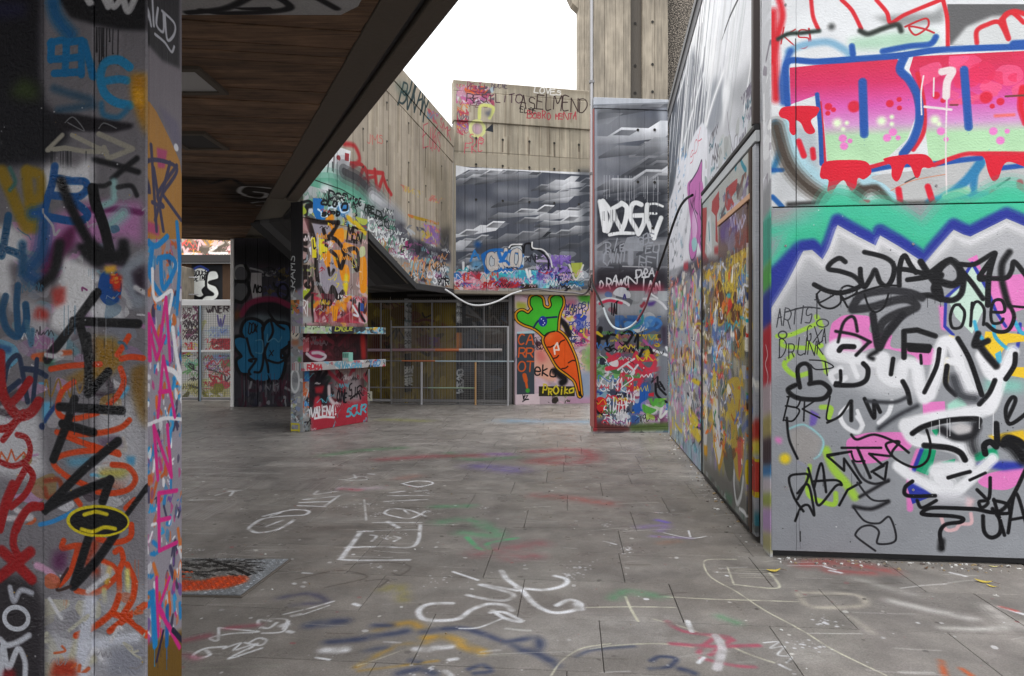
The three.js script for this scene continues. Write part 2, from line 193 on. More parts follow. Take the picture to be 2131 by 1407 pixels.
// right-hand box: upper sheet with the dripping letters, lower sheet with the mountains
const aRP = new Wall(0, 0, 2.4, 4.4, 420, '#d2d5d9', 0.335);
{ const w = aRP; w.concrete(0.35, false);
  w.f_('#b9bcc0', '0.9 312.8 19 312.1 21.8 251.5 0.9 249.1', { blur: 10 }); w.f_('#5a5a5c', '117.2 384.7 174 381.6 174 363.5 135 364 127.1 356 119.2 356.4'); w.f_('#8d9092', '68.3 378.7 92.6 378.9 108.6 379.5 115.2 384.8 115.2 372.1 81.8 370.9', { blur: 5 });
  w.f_('#c6c9cb', '119.2 355.7 129.7 368.5 145.5 374.7 174 376 174 352.4', { blur: 3 });
  w.f_('#a8c9b4', '52 363.9 81.8 366.7 108.6 366.8 112.6 358.1 95.2 354.7 54.7 356.6', { blur: 6 });
  w.s_('#c8202c', 12, '5.1 396.5 7.9 381.9 3.7 364.7 0.9 350.4', { soft: 0.8 }).s_('#c8202c', 16, '1.6 385.1 2 364.8 2.6 347.4 3.7 324.2', { soft: 1 });
  w.s_('#c8202c', 8, '27.3 393.8 28.7 380.8 32.1 372').s_('#c8202c', 8, '47.9 391.3 54.7 383.7 60.9 370.6').s_('#c8202c', 8, '71 390 77.8 381.1 80.5 373.8 89.9 379 112.6 387.7').s_('#c8202c', 8, '114.5 387.6 117.2 374.8 117.6 355.7').s_('#c8202c', 9, '136.3 357 136.3 365.4 142.8 369.3 150.7 370.3 156.5 358.8 153.3 372.9 158.5 376.8 166.1 369.5').s_('#c8202c', 10, '152 372.3 159.8 377.5 174 371.8');
  w.t_('KS', '#b8242c', 4, '7.9 360.2 27.3 359.3 7.9 377.6').s_('#b8242c', 4, '25.9 372.3 27.3 362.2').s_('#b8242c', 4, '89.9 370.5 103.2 375.5 104.6 369.8 96.6 364.5 92.6 370.4 101.9 368.5 108.6 365.4');
  w.s_('#23302c', 8, '5.1 366.1 12.1 369.4 21.8 369.6 32.8 370.5', { soft: 0.8 }).s_('#2a302c', 10, '60.2 369.2 65.6 366.8 75.1 369.9 84.5 372.2 87.2 367.8', { soft: 0.7 }).dot('#4a4d4e', 6, '41.1 373', { soft: 1 });
  w.s_('#7ea8c4', 14, '12.1 357.1 21.8 361 38.3 362.4 49.3 356.8 53.4 352.3', { soft: 0.7 });
  // light blue and brown curves lower left
  w.f_('#aab4bb', '6.5 306.8 31.4 300.2 34.2 262.7 16.2 270.4', { blur: 6 });
  w.s_('#a6cbd8', 24, '12.1 306.6 17.6 283.3 31.4 268.5 47.9 253.8', { soft: 0.6 }).s_('#2d6f9c', 12, '3 306.9 6.5 289.4 1.6 273.7', { soft: 0.9 }).s_('#1c59a0', 9, '1.2 273.7 7.9 273.5').s_('#1c59a0', 10, '1.2 254.8 7.9 247.5');
  w.s_('#463d36', 26, '3.7 304 9.3 283.6 17.6 268.9 32.8 255.6 52 248', { soft: 0.9 }).s_('#463d36', 30, '56.1 249.3 60.2 257.8 68.3 261.1 76.4 256 84.5 247.3', { soft: 0.7 }).s_('#a6cbd8', 20, '62.9 264.9 73.7 264.6 84.5 252.9', { soft: 0.4 });
  // letters: red to pink to mint
  const st = [[280, '#aed6ac'], [296, '#a9d1a8'], [304, '#c98fc4'], [317, '#cf58ab'], [333, '#cc2c62'], [350, '#c92848'], [356, '#c62440']];
  w.fade('12.8 345.5 52 348.1 84.5 348.8 95.2 329.2 97.2 309.3 91.2 292.5 73.7 276 38.3 278.4 36.3 305.7 32.8 326 13.5 319.5', st);
  w.fade('95.2 349.7 174 350.3 174 277.3 148.1 279.5 127.1 281.5 105.9 272.2 103.2 297.8 100.6 320.5 92.6 340.6', st);
  w.layers('99.2 348.8 166.1 315.1', ['#d62a56', '#e0527e'], 14, 12, { seed: 4, mix: [0.9, 1, 1, 1] });
  for (const p of ['39 317.1', '151.3 316.4', '79.8 317.7', '109.9 322.2']) w.dot('#d0203e', 7.5, p); w.dot('#d0203e', 12, '56.1 316.5 142.2 319.6'); w.dot('#d0203e', 5, '42.4 314.8 38.6 312.5 85.9 320.3 86.1 314.4 146.1 313.4 114.5 318.5');
  w.dot('#d8ecc6', 8, '44.9 305.4 74.4 305.8 109.2 305.3', { soft: 0.8 }).dot('#d8ecc6', 4, '51.3 305.2 48.9 301 81.1 308.4 81.1 303.5 111.9 302.4', { soft: 0.8 });
  w.dot('#df7cc2', 8, '48.6 294.6 49.5 289.2 78 294 81.8 297.8 146.8 296.3 151.3 289.8 113.2 297.4').dot('#df7cc2', 5, '53.4 292.6 85.2 293.8 155.6 296 116.5 291.7');
  // grey leaves under the letters
  w.f_('#b2b3b4', '68.3 267.6 97.9 271 121.8 276 136.3 277 132.4 267.3 116.5 256.4 103.2 249.7 89.9 250 76.4 261.7', { sharp: false }).f_('#b2b3b4', '137.6 271.4 166.1 274.8 174 255.1 135 253.2', { sharp: false }).s_('#2a78a8', 18, '138.9 275.5 129.7 263.1 116.5 252.2 105.9 248.2', { soft: 0.4 }).s_('#2a78a8', 14, '133.7 251.8 135 267.2 138.9 274.1', { soft: 0.4 }).s_('#2a78a8', 14, '119.2 252.1 133.7 252.5 166.1 253.9', { soft: 0.6 }).s_('#a3c7a8', 16, '116.5 252.2 129.7 256.1').s_('#4a4b4c', 3, '89.9 262.7 97.9 266.8').s_('#4a4b4c', 4, '149.4 258.4 157.2 263.8').s_('#c87858', 2, '80.5 257.3 95.2 264 116.5 267.7', { a: 0.5 });
  // red edges, blue outlines, drips
  w.s_('#c92236', 6, '33.5 320.2 35.3 300 36.7 278.4').s_('#c92236', 10, '93.9 332.1 99.2 309.2 95.2 289.5 87.2 281.3').s_('#c92236', 9, '97.9 337.6 101.9 317.6 101.9 297.8 95.2 285.3');
  w.s_('#1e4f9f', 13, '11.4 319.6 10.7 335.5 12.1 349.9 31.4 349 62.9 349.8 87.2 350.8 108.6 353.3 135 353.5 174 353.1', { soft: 0.15 }).s_('#1e4f9f', 14, '8.6 321.2 7.9 335.6 10.7 350 13.5 357.1', { soft: 0.7, a: 0.7 }).s_('#1e4f9f', 12, '54.7 358.7 55.4 353').s_('#1e4f9f', 12, '75.1 354.2 92.6 356.9 105.9 357.7 109.9 362.5', { soft: 0.3 }).s_('#1e4f9f', 16, '159.8 355.1 174 355.2');
  w.s_('#1e4f9f', 17, '89.2 349.3 86.5 340.9 92.6 333.5 97.9 322 99.2 306.4 95.2 292.4 88.5 282.6', { soft: 0.12 }).s_('#1e4f9f', 9, '31.4 326 33.5 303 34.5 277.1', { soft: 0.15 }).s_('#1e4f9f', 17, '61.8 333.4 62.9 297', { soft: 0.15, sharp: true }).s_('#1e4f9f', 16, '128.1 339.1 131 299.6', { soft: 0.15, sharp: true });
  w.s_('#1e4f9f', 11, '67 271.9 81.8 274.3 97.9 275.3 108.6 275 121.8 276.7 138.9 278.3', { soft: 0.2 }).s_('#1e4f9f', 10, '152 271 174 273.1').s_('#c92236', 8, '67 274 79.1 277.2').s_('#c92236', 9, '108.6 274.3 127.1 280.8 140.2 281.1 166.1 280.3');
  const R = '#d01830';
  w.f_(R, '5.8 314.8 10.7 318.2 31.4 317.4 31.4 311.7 27.3 307.5 30.1 300.2 26.6 298.2 23.2 300.4 20.4 306.3 16.9 307.9 17.6 300.6 15.5 297.8 12.8 300.8 12.1 308 6.5 311.1', { sharp: false }).f_(R, '33.5 271.4 36.9 278.4 52 279.4 64.3 277.7 67.6 270.4 62.9 265.6 58.8 266.4 57.5 260.7 54.7 257.9 52 260.8 49.3 265.2 45.2 262.4 41.1 256.1 38.3 258.3 39 265.5 34.2 267', { sharp: false }).f_(R, '75.8 279.5 89.9 281.9 103.2 281.5 108.6 275 105.9 272.2 101.2 272.4 99.2 266.8 96.6 266.1 93.2 274 89.9 274.8 86.5 265.7 83.8 263.6 81.1 267.2 80.5 274.4', { sharp: false }).f_(R, '139.6 281.1 153.3 279.3 174 280.1 174 269 155.9 275 150 264 146.5 262.4 143.5 268.4 141.5 276.9', { sharp: false });
  w.s_(R, 12, '19 293.4 22.5 283.2').s_(R, 11, '28.4 287.3 29 281.5').s_(R, 12, '85.5 257.9 86.5 250.1').s_(R, 12, '104.6 259.5 107.9 248.2').s_(R, 12, '146.5 254.3 146.5 250.1', { soft: 0.6 }).s_(R, 13, '163.7 260.9 164.3 251.1').s_(R, 9, '60.9 249.9 65.6 249.8').s_(R, 14, '165.6 324.9 164.3 312.4 167.5 301.2');
  w.s_('#dcd2d4', 15, '113.9 338.3 120.5 338.7 117.2 331.1 116.5 321.3', { soft: 0.2, a: 0.9 }).s_('#dcd2d4', 3, '117.2 328.3 116.3 288.9 116.8 253.6').s_('#dcd2d4', 3, '101.9 336 100.3 324.7 100.6 309.2').s_('#dcd2d4', 3, '108.6 334.3 108.3 321.6').s_('#dcd2d4', 5, '102.6 314.7 119.8 312').s_('#7a3a40', 4, '119.2 315.2 123.8 315.1').s_('#6a3a30', 4, '154.6 319.8 166.1 320').s_('#e06a6a', 6, '148.1 306.7 159.8 307', { soft: 0.8 });
  w.s_('#2b2a2a', 9, '12.1 249.1 27.3 249.6 38.3 250.4', { soft: 1 }).s_('#3b3a38', 8, '68.3 248.3 89.9 248.6 113.9 248.7 166.1 249.7', { soft: 1.2, a: 0.6 });  // soft shade along the sheet seam, painted in
  // lower sheet
  w.f_('#8f9196', '-4.6 247 186.9 248.8 186.9 -6.4 -4.6 -13.8'); w.layers('-1.4 244.5 168.9 9.2', ['#96979c', '#8b8d92', '#929490', '#9a999e'], 60, 26, { seed: 8, mix: [1, 1, 1, 1] });
  w.layers('-1.4 203.7 168.9 9.2', ['#85888d', '#9c9ea3', '#7f8287', '#a3a4a8', '#94908f'], 90, 20, { seed: 210, mix: [0.25, 0.5, 0.85, 0.95] }).f_('#8f9196', '-4.6 190.2 186.9 188.6 186.9 -6.4 -4.6 -13.8', { a: 0.45 });
  const mt = '-6.3 159.6 0.6 176.6 11.7 195.1 22.1 216.3 28 216.9 35.1 210.1 40.2 219.4 45.1 234.1 58.5 225.9 70.6 219.3 73.4 226.3 85.4 218.8 102.7 206.6 110.5 216.4 121.4 229.4 127.6 226 132.2 224.6 155.2 236.4 166.1 231.3 180.9 224.5', m = w.pts(mt);
  const up = (d) => m.map(([x, y]) => [x, y + d]);
  w.s_('#4cb597', 66, up(15), { soft: 0.5, dust: 0 }).s_('#37b08c', 44, up(10), { soft: 0.6, dust: 0 }).s_('#3fb795', 30, '1.9 230.9 28 238.8 50.5 243.4 79.1 238.9 104.3 229.1 126 241.9 166.1 246', { soft: 1, a: 0.8 }).f_('#94979b', '0.6 244.5 31.2 243.8 28 239.9 1.9 232.6', { blur: 12, a: 0.8 });
  w.s_('#23308f', 27, up(3), { soft: 0.4, sharp: true, dust: 0 }).f_('#23308f', '-1.4 203.7 2.6 207.1 18.2 223.8 16.6 203.5 0.6 174.9 -1.4 174.9', { blur: 4 });
  w.f_('#aaabb0', [...m, [260, 90], [-10, 90]]); w.s_('#d9dade', 12, up(-4), { soft: 1.6, sharp: true, a: 0.75 }); w.f_('#919399', '-1.4 156.2 18.2 190 31.2 193.3 63.3 189.6 82.3 189.5 113.6 202.5 138.3 202.2 166.1 208.4 186.9 201.6 186.9 -6.4 -1.4 -13.6', { blur: 24 });
  w.f_('#8d9096', '-1.4 129 180.9 130.1 180.9 -6.6 -1.4 -13.6', { blur: 8 });
  const PK = '#d978ba';
  w.f_(PK, '40.7 163.1 44.7 168.1 50.3 171 59.9 171 67 168.9 67 158.9 80.5 158 82 148.1 107.8 148.1 107.8 137.4 97.7 137.4 94.6 143.1 71 148.1 55.1 143 40.7 148', { sharp: false }).f_(PK, '111.7 177.8 116.3 176.1 116.3 159.7 113.2 161.3', { blur: 2 }).f_(PK, '130.2 208.9 136.4 212.1 140.2 197.3 150.1 197.2 166.1 198.7 169.8 175.9 160.8 172.7 162.3 164.5 169.8 159.6 153.2 159.6 144 182.5 142.5 197.3').f_(PK, '51.1 82.5 59.9 87.6 71 89.4 93 89 94.6 81.5 90.7 77.3 82 76.3 78.9 71.3 67 67.7 55.1 69.2', { sharp: false }).f_(PK, '101.2 110.6 115.6 111.5 116 104.1 110.1 100.8 101.6 101.5').f_(PK, '137.1 57.7 144.8 62.8 166.1 66.5 166.1 60 157.7 52.4 148.6 51.4 140.2 53.6', { sharp: false }).f_(PK, '2.7 85 7.6 84.3 6.8 80 3.5 81.7', { blur: 3 }).s_(PK, 12, '98.5 76.6 93 58.3 93 36.8', { soft: 0.3 });
  w.f_('#d8b6bb', '128.7 46 134.8 44.5 132.5 37.9 128.7 40.2', { blur: 3 }).s_('#d3adb2', 7, '113.2 32.4 116.3 23.4 122.5 23.6 125.6 27 132.5 28 132.5 34.6');
  w.f_('#bcd6c9', '133.3 205.6 141.7 191.6 143.3 180.9 133.3 158 122.5 169.5 117.9 181.1').f_('#9fcfc0', '117.1 109.1 125.6 114.9 130.2 108.4 117.9 105', { blur: 2 }).f_('#7dbcaf', '143.3 127.7 166.1 125.4 166.1 118.9 141 118.7', { blur: 8 });
  const BL = '#2b379c'; w.s_(BL, 6, '133.3 206.4 124.1 190.1 116.3 182.7 115.6 163 121 157.2', { sharp: true }).s_(BL, 6, '133.3 206.4 143.3 187.5 148.6 172.7 154.7 162.9', { sharp: true }).s_(BL, 7, '163.8 164.5 162.3 149.8 160 148.2');
  w.f_('#e3bd2e', '141.7 159.6 169.8 157.2 169.8 153.1 156.2 151.5 148.6 140 140.2 149.8').f_('#e3bd2e', '159.2 135.2 169.8 135.2 169.8 127.1 157.7 129.4').f_('#e3bd2e', '118.3 157.2 121.8 156.4 121 151.4 118.7 152.3').f_('#dcb52c', '143.3 88.1 166.1 92.5 168.3 82.8 151.6 82.5', { blur: 2 }).dot('#e0c42a', 10, '9.7 69.9', { soft: 0.6 }).s_('#d8b840', 9, '117.1 139.9 116.3 125.1', { soft: 0.5, a: 0.8 });
  const CN = '#3a9fc2'; w.s_(CN, 7, '134.8 166.2 136.4 159.6 140.2 153.9').s_(CN, 7, '147.1 164.5 147.8 156.4 153.2 149.8 157.7 146.6').s_(CN, 8, '160 167 163.8 159.6 166.1 158').f_('#4aa5c0', '147.8 144.1 151.6 146.6 152.4 138.4 149.4 136.7');
  w.f_('#169468', '100 80.8 110.1 77.7 107.8 66.9 104.7 60.2 96.9 63.4').f_('#169468', '107 91.6 112.5 92.6 110.1 86.7').f_('#169468', '113.2 69.5 122.5 72.1 121.8 68.8 116.3 67.9').f_('#169468', '134.8 75.7 148.6 80.8 150.1 72.7 134.8 70.7', { blur: 2 }).f_(BL, '90.7 53.3 96.9 55.1 108.6 46.3 94.6 40.1').f_(BL, '134.8 68.3 141 70.9 166.1 70.6 166.1 66.5 153.2 64.6', { blur: 3 }).s_(BL, 8, '100.8 78.3 95.4 63.3').f_('#6a58a8', '27.1 104.8 32.7 101.5 30.3 93.9 26.3 93', { blur: 2 });
  const LM = '#9cc545'; w.s_(LM, 9, '4.4 156.4 13.3 157.2 27.1 163.1 33.5 166.5').s_(LM, 11, '31.1 169.8 34.3 163.1').s_(LM, 9, '8.4 154.7 8.4 149.6 26.3 148 34.3 149.7').s_(LM, 10, '25.5 151.4 35.1 141.3 37.5 131.2').s_(LM, 10, '14.9 142.9 9.2 136.1 16.6 128.6 25.5 130.3').s_(LM, 10, '26.3 65.2 25.5 45.8 35.1 40.2 43.1 38.8 43.9 46.3').s_(LM, 16, '37.5 76.4 42.3 63.9 50.3 54 56.7 44.1', { soft: 0.5 }).s_(LM, 10, '34.3 106.5 40.7 105.8 39.1 99');
  w.s_('#8fc4cc', 4, '12.5 91.1 23 93.8 35.1 83.9 33.5 73.8 29.5 70.3', { soft: 0.9 }).f_('#9a9796', '12.5 90.2 23 92.9 34.3 84.7 32.7 75.4 25.5 65.2 18.2 68.4 13.3 80.1', { blur: 4 }).s_('#8f91a0', 6, '19 67.6 24.6 64.3');
  // white brush letters
  const WT = '#dcdde2', wb = { soft: 0.3, dust: 0 };
  w.f_('#c9cacf', '40.7 139.6 59.9 148 78.9 143.1 97.7 134.9 102.4 115.1 78.9 112.3 55.1 121.3 40.7 126.2', { blur: 12, a: 0.8 });
  w.s_(WT, 24, '57.5 150.5 48.7 151.4 41.5 148 42.3 143 55.1 141.4 69.4 138.9', wb).s_(WT, 10, '54.3 138.8 58.3 128', wb).s_(WT, 12, '50.3 127.1 43.9 123.7 40.7 129.6 47.1 133.8', wb).s_(WT, 24, '75.7 141.4 75.7 129.8 85.2 124.9 89.1 136.5 96.9 135.7 99.3 123.3 102.4 113.4', wb).s_(WT, 9, '54.3 109.2 47.1 101.6 50.3 93.3 58.3 89.3 61.5 94.3 58.3 100.1', wb).s_(WT, 9, '81.2 111.2 78.9 102.9 72.6 96.1', wb).s_(WT, 7, '58.3 104.3 62.3 94.3', wb);
  w.s_(WT, 26, '105.5 115.9 110.1 130 113.2 148.1 116.3 152.3 121 149.8 127.2 133.4 133.3 118.6', wb).s_(WT, 15, '117.9 139.1 125.6 138.3', wb);
  const ypath = '139.4 143.3 144.8 131 150.1 129.4 154.7 135.1 159.2 145.8'; w.s_(WT, 24, ypath, wb).s_(WT, 26, '151.6 130.2 148.6 118.8 144 107.3', wb);
  w.s_(WT, 28, '147.1 116 142.5 106.9 125.6 102.6 102.4 98.2 90.7 94.7', wb).s_(WT, 28, '90.7 93.9 96.9 84.9 114 82.7 125.6 78.8 130.2 70.6 128.7 65.7 116.3 65.4 110.1 63.7', wb).s_(WT, 22, '85.2 66.4 93 60 106.3 52.8 116.3 48.1 122.5 49.1 133.3 59.2 146.3 72.6', wb).s_(WT, 40, '111.7 58.7 117.9 53.9', { soft: 0.9, dust: 0, a: 0.8 }).s_('#b9bac0', 20, '113.2 43.9 127.2 44.3', { soft: 1.2, a: 0.7 });
  // black
  const K = '#101014', b1 = { soft: 0.2 };
  w.s_(K, 9, '112.1 147.3 110.1 134.9 102.4 117.5', b1).s_(K, 10, '124.1 154.7 131.8 140 139.4 116.2', b1).s_(K, 10, '160.8 144.1 160 136 154.7 127', b1).s_(K, 10, '147.8 126.1 144 117.1 137.9 109.7', b1).s_(K, 11, '94.6 89 102.4 94.1 117.9 98.4 136.4 99.5 137.1 95.4', b1).s_(K, 12, '102.4 80.8 117.9 79.5 125.6 76.3 128.7 71.4', b1).s_(K, 8, '117.9 58.9 125.6 61.5 131.8 63.3', b1).s_(K, 10, '117.1 135.8 116.3 123.4 122.5 116.1', b1).s_('#3a3b40', 18, '121 127.6 125.6 116.1 134.8 113.7', { soft: 0.9, a: 0.7 }).s_(K, 10, '88.3 124.9 91.4 118.3 93 110', b1);
  // SWAXON
  w.s_(K, 10, '50.3 208.2 46.3 210.8 40.7 207.5 39.1 203.4 47.1 201.6 55.9 198.2 60.7 192.3 55.1 188.6 46.3 186.5 37.5 188.3 29.5 192.5', b1).s_(K, 10, '60.3 203.1 60.7 196.4 63.1 190.6 67.8 198 70.2 202.2 73.4 193.8 78.1 191.3 82 197.9 82 206.2 75.7 211.3 63.1 214.8', b1).s_(K, 10, '86 191.2 86 201.2 87.5 209.4 89.9 211.9 93 206.1 96.9 200.2', b1).s_(K, 10, '83.6 202.9 93 201.9 105.5 197.7 91.4 195.3 102.4 197.7 113.2 205.8 119.4 209', b1).s_(K, 13, '100 207.6 105.5 198.5 111.7 189.4 113.2 181.9', b1).s_(K, 13, '113.2 198.4 108.6 189.4 111.7 182.8', b1).s_(K, 15, '110.1 198.4 113.2 204.2 119.4 208.2 124.8 203.2 125.6 195.8 121 191.7 113.2 193.5 108.6 196', b1).s_(K, 12, '94.6 182.9 104.7 184.5 113.2 181.9 121 181.1 126.4 185.9 127.9 195.8', b1).s_(K, 10, '125.6 205.7 134.8 205.6 147.8 212.8 137.9 196.5 144 195.6', b1).s_(K, 10, '125.6 202.4 133.3 192.5 140.2 181.8', b1).s_(K, 11, '147.8 212.8 144 197.3 143.3 177.6', b1).s_(K, 10, '137.9 197.3 147.1 195.6 155.4 196.3 158.5 201.2 160 206.9 166.1 199.5 169.8 193.8', b1).s_(K, 12, '157 213.5 152.4 205.4 152.4 193.9 156.2 177.6', { soft: 0.6 });
  w.t_('one', K, 9, '117.9 161.3 156.2 166.1 117.9 183.5', { jit: 0.02 }).s_(K, 8, '157 177.6 160 169.4 156.2 160.4 148.6 159.6 142.5 164.5', b1).s_(K, 5, '158.5 176.7 166.1 175.9', b1);
  // faded marker sweep and the word above it
  w.s_('#26262a', 16, '55.1 176.4 61.5 184.8 78.9 188 93 186.2 100.8 182.8', { soft: 0.3, a: 0.85 }).s_('#26262a', 17, '55.1 174.8 67.8 176.4 83.6 181.3 93 181.2 96.9 176.2 85.2 172.1 75.7 166.4 72.6 158 75.7 157.2 86.7 169.7 96.9 176.2', { soft: 0.3, a: 0.85 }).s_('#1c1c20', 14, '68.6 171.4 70.2 159.7 72.6 148.1 77.3 156.4 88.3 171.3', { soft: 0.3, a: 0.9 }).s_(K, 8, '71 145.6 66.2 142.2 68.6 140.6', { soft: 1 });
  w.s_(K, 3.5, '42.3 184.9 32.7 179.9 31.1 185 33.5 188.3').s_(K, 4, '31.1 185.8 33.5 178.2 40.7 175.7 47.1 179.8 47.1 188.2 51.1 191.5 56.7 189.8 57.5 186.5 50.3 182.3 47.9 184 51.9 176.5').s_(K, 4, '48.7 181.5 61.5 187.3 75.7 191.3 86.7 191.2').s_(K, 4, '63.1 185.6 65.4 178.1 69.4 173 75.7 176.3 78.9 185.5');
  w.t_('ARTIST', '#34353a', 3.2, '3.5 162.3 33.5 168.2 3.5 174.2').s_('#34353a', 3, '10.1 173.3 23 176.6 33.5 175.7').ell('#3a3b40', '5.2 159.8 10.9 154.7', { w: 3 }).ell('#3a3b40', '31.1 168.2 39.1 162.7', { w: 2.5 });
  w.t_('GXA', K, 2.6, '23.8 152.2 38.3 151.4 23.8 161.5').t_('DRUNK', K, 2.8, '4.4 141.2 36.7 143 4.4 152.2').s_(K, 2.5, '26.3 139.6 35.9 138.8 42.3 134.6 31.1 132.9 27.1 136.2').s_(K, 2.5, '36.7 138.8 38.3 128.7');
  w.s_(K, 6, '45.5 152.2 48.7 164.8 53.5 169.8 56.7 168.1 58.3 159.7', { soft: 0.5 }).s_(K, 6, '43.9 159.7 56.7 157.2 67 152.2', { soft: 0.5 }).s_(K, 7, '66.2 152.2 57.5 143', { soft: 0.4 }).s_(K, 11, '46.3 146.3 48.7 148.9 55.9 148.9', b1);
  w.s_(K, 11, '89.1 141.5 89.1 159.7 97.7 160.5 109.4 156.4', { sharp: true, soft: 0.2 }).s_(K, 12, '91.4 149.8 105.5 148.9 104.7 146.5 93 147.3', { sharp: true, soft: 0.2 }).s_(K, 6, '100 143.1 100.4 137.4').s_(K, 9, '82 140.6 80.5 129.8', b1);
  w.s_(K, 12, '137.1 158 134.8 149.8 143.3 153.1', { soft: 0.3 }).s_(K, 14, '136.4 152.3 142.5 143.3 148.6 135.9', { soft: 0.4 });
  w.s_(K, 9, '19.8 120.2 18.2 132.8 22.2 137 26.3 134.5 27.1 123.6', b1).s_(K, 10, '16.6 121.8 11.7 118.4 16.6 113.4 26.3 111.8 35.9 112.8 39.9 118.7 34.3 123.7 26.3 122.8', b1).s_(K, 10, '62.3 137.2 65.4 133 63.9 125.5 56.7 122.1 43.9 122.1', b1).s_(K, 7, '47.1 132.1 47.1 124.6 43.9 123.7', b1);
  w.t_('BKL', K, 5, '7.6 96.9 47.1 99.1 8.4 112.1').s_(K, 5, '10.9 98.7 12.5 83.5 18.2 70.1', { soft: 0.5 }).s_(K, 5, '38.3 95.7 47.1 100.8 53.5 110.9').s_(K, 8, '54.3 110.9 54.3 97.5').s_(K, 8, '63.1 112.7 69.4 99.4 69.4 111.1 73.4 103.6', b1).s_('#33343a', 9, '97.7 108.1 85.2 101.3 72.6 92', { soft: 1, a: 0.8 }).s_('#33343a', 8, '90.7 113.8 82 110.4 64.7 111', { soft: 0.8, a: 0.8 });
  w.s_(K, 5, '18.2 41.5 25.5 57.6 19.8 59.2 12.5 56.5 15.7 43.1 22.2 33.1').s_(K, 5, '25.5 63.5 29.5 48.5 32.7 37.6 43.9 51.3 47.9 52.3 43.9 55.5 28.7 54.3').s_(K, 5, '29.5 50.2 34.3 67.1 37.5 47').s_(K, 5, '16.6 26.2 20.6 35.6 25.5 37.4 29.5 30.8 25.5 51.7 18.2 45.7').s_(K, 5, '38.3 73 54.3 75.8 38.3 72.2 49.5 62.3 49.5 70.7 60.7 54.2 51.9 49 46.3 38', { sharp: true }).s_(K, 5, '47.9 78.2 74.1 78.7').s_(K, 6, '58.3 78.4 67 57.7').s_(K, 5, '79.7 73 66.2 74.4 75.7 66.2 67.8 61.9 78.1 68.8 76.5 56.3 69.4 61.1', { sharp: true }).s_(K, 5, '81.2 73 77.3 81.2 86 83 81.2 73.8 94.6 65.8 103.9 70.1 106.3 81.7 103.9 91.6').s_(K, 5, '54.3 87.5 58.3 84.2 69.4 87.8 82.8 83 92.2 75.7', { soft: 0.4 }).s_(K, 4, '54.3 75 56.7 69.2 63.1 69.3');
  w.s_('#222226', 5, '55.1 69.2 61.5 57.6 69.4 53.6 78.9 55.5', { soft: 0.5 }).s_('#222226', 6, '59.9 44.2 78.9 56.3', { soft: 1 }).s_('#222226', 4, '58.3 54.2 67.8 42.7 78.9 42.2').s_('#222226', 7, '78.9 41.4 67.8 36.1 55.9 37.4', { soft: 1 }).s_('#222226', 4, '55.9 36.6 63.1 27.6 72.6 26.2 79.7 30.6 83.6 14.9 71.8 12.1 72.6 20.4 67.8 24.4 61.5 23.4 57.5 19.1 58.3 15.8 70.2 7', { soft: 0.4 });
  w.s_(K, 8, '109.4 46.3 91.4 45.9 89.9 51.6 94.6 55.9', b1).s_(K, 7, '97.7 42.7 100.8 37.8 110.1 43', b1).s_(K, 8, '169.8 71.4 153.2 38.4 133.3 37.9 108.6 38 100.8 34.5 103.9 33 119.4 32.6 127.2 31.2 125.6 28.6 116.3 26.7 112.5 20.8 114 10.2', { soft: 0.2 }).s_(K, 12, '113.6 15.1 113.2 10.1', { soft: 0.8 }).s_(K, 6, '131.8 57.6 141.7 62.7').s_(K, 7, '136.4 51.1 143.3 43.1 139.4 38.9 137.9 42.9 144 45.6 144.8 59.5', b1).s_(K, 8, '146.3 38.3 150.9 31 150.9 22 145.5 18.6 141 22.6 140.2 33.2', b1).s_(K, 7, '147.1 44.8 153.9 20.5', b1).s_(K, 7, '147.1 44 155.4 41.8 157 36.1 150.9 35.1', b1).s_(K, 7, '156.2 22.2 160.8 49.3 167.6 29.1', b1).s_(K, 6, '157.7 31.2 166.8 33.1');
  w.s_(K, 8, '155.4 98.9 160.8 112 158.5 114.4 154.7 106.2 157 96.5 166.1 102.3 169.8 107.2', b1).s_(K, 12, '148.6 96.4 149.4 82.5', b1).s_(K, 12, '141.7 75.8 141 81.5 144.8 84 148.6 80.8', b1).s_(K, 26, '155.4 84.2 160.8 80.2 166.1 73', { soft: 0.6 }).s_(K, 14, '153.2 82.5 156.2 86.7 162.3 85.1 166.1 81.9', b1).s_('#2c2d30', 16, '134.8 96.2 133.3 83.8 134.8 77.3', { soft: 1.2, a: 0.7 }).s_('#1c1c20', 16, '114 91.8 122.5 86.9 131.8 87.9 136.4 93.7', { soft: 0.6, a: 0.9 }).f_('#b9b6b8', '118.7 93.5 125.6 96.9 133.3 94.5 132.5 90.4 124.1 88.6', { blur: 3 });
  w.s_('#7c7e84', 2.5, '20 33.1 19.4 23.8 20.2 7', { a: 0.8 }).s_('#2a2a2c', 2.5, '20 18.8 20.1 12').s_('#2a2a2c', 2, '16.9 365.6 17.3 250.2', { a: 0.7 });
  w.f_('#8f8f90', '6.8 49.6 12.5 50.6 13.3 48.1 7.6 47.9', { blur: 3, a: 0.8 });
  w.drips('#101014', w.pts('39.1 188.3 113.2 182.7'), 10, 2.2).drips('#dcdde2', w.pts('93 94.8 148.6 105.3'), 6, 3).drips('#101014', w.pts('12.5 56.5 77.3 62.9'), 8, 1.6);
  for (let i = 0; i < 500; i++) { w.g.globalAlpha = rnd(0.3, 0.9); w.g.fillStyle = pick(['#dcdde2', '#101014', '#7c7e84', '#b5b6ba']); w.g.beginPath(); w.g.arc(rnd(0, 230), rnd(10, 246), rnd() ** 4 * 0.4 + 0.08, 0, 7); w.g.fill(); } w.g.globalAlpha = 1;
  w.grain(0.035, 0.07);
}
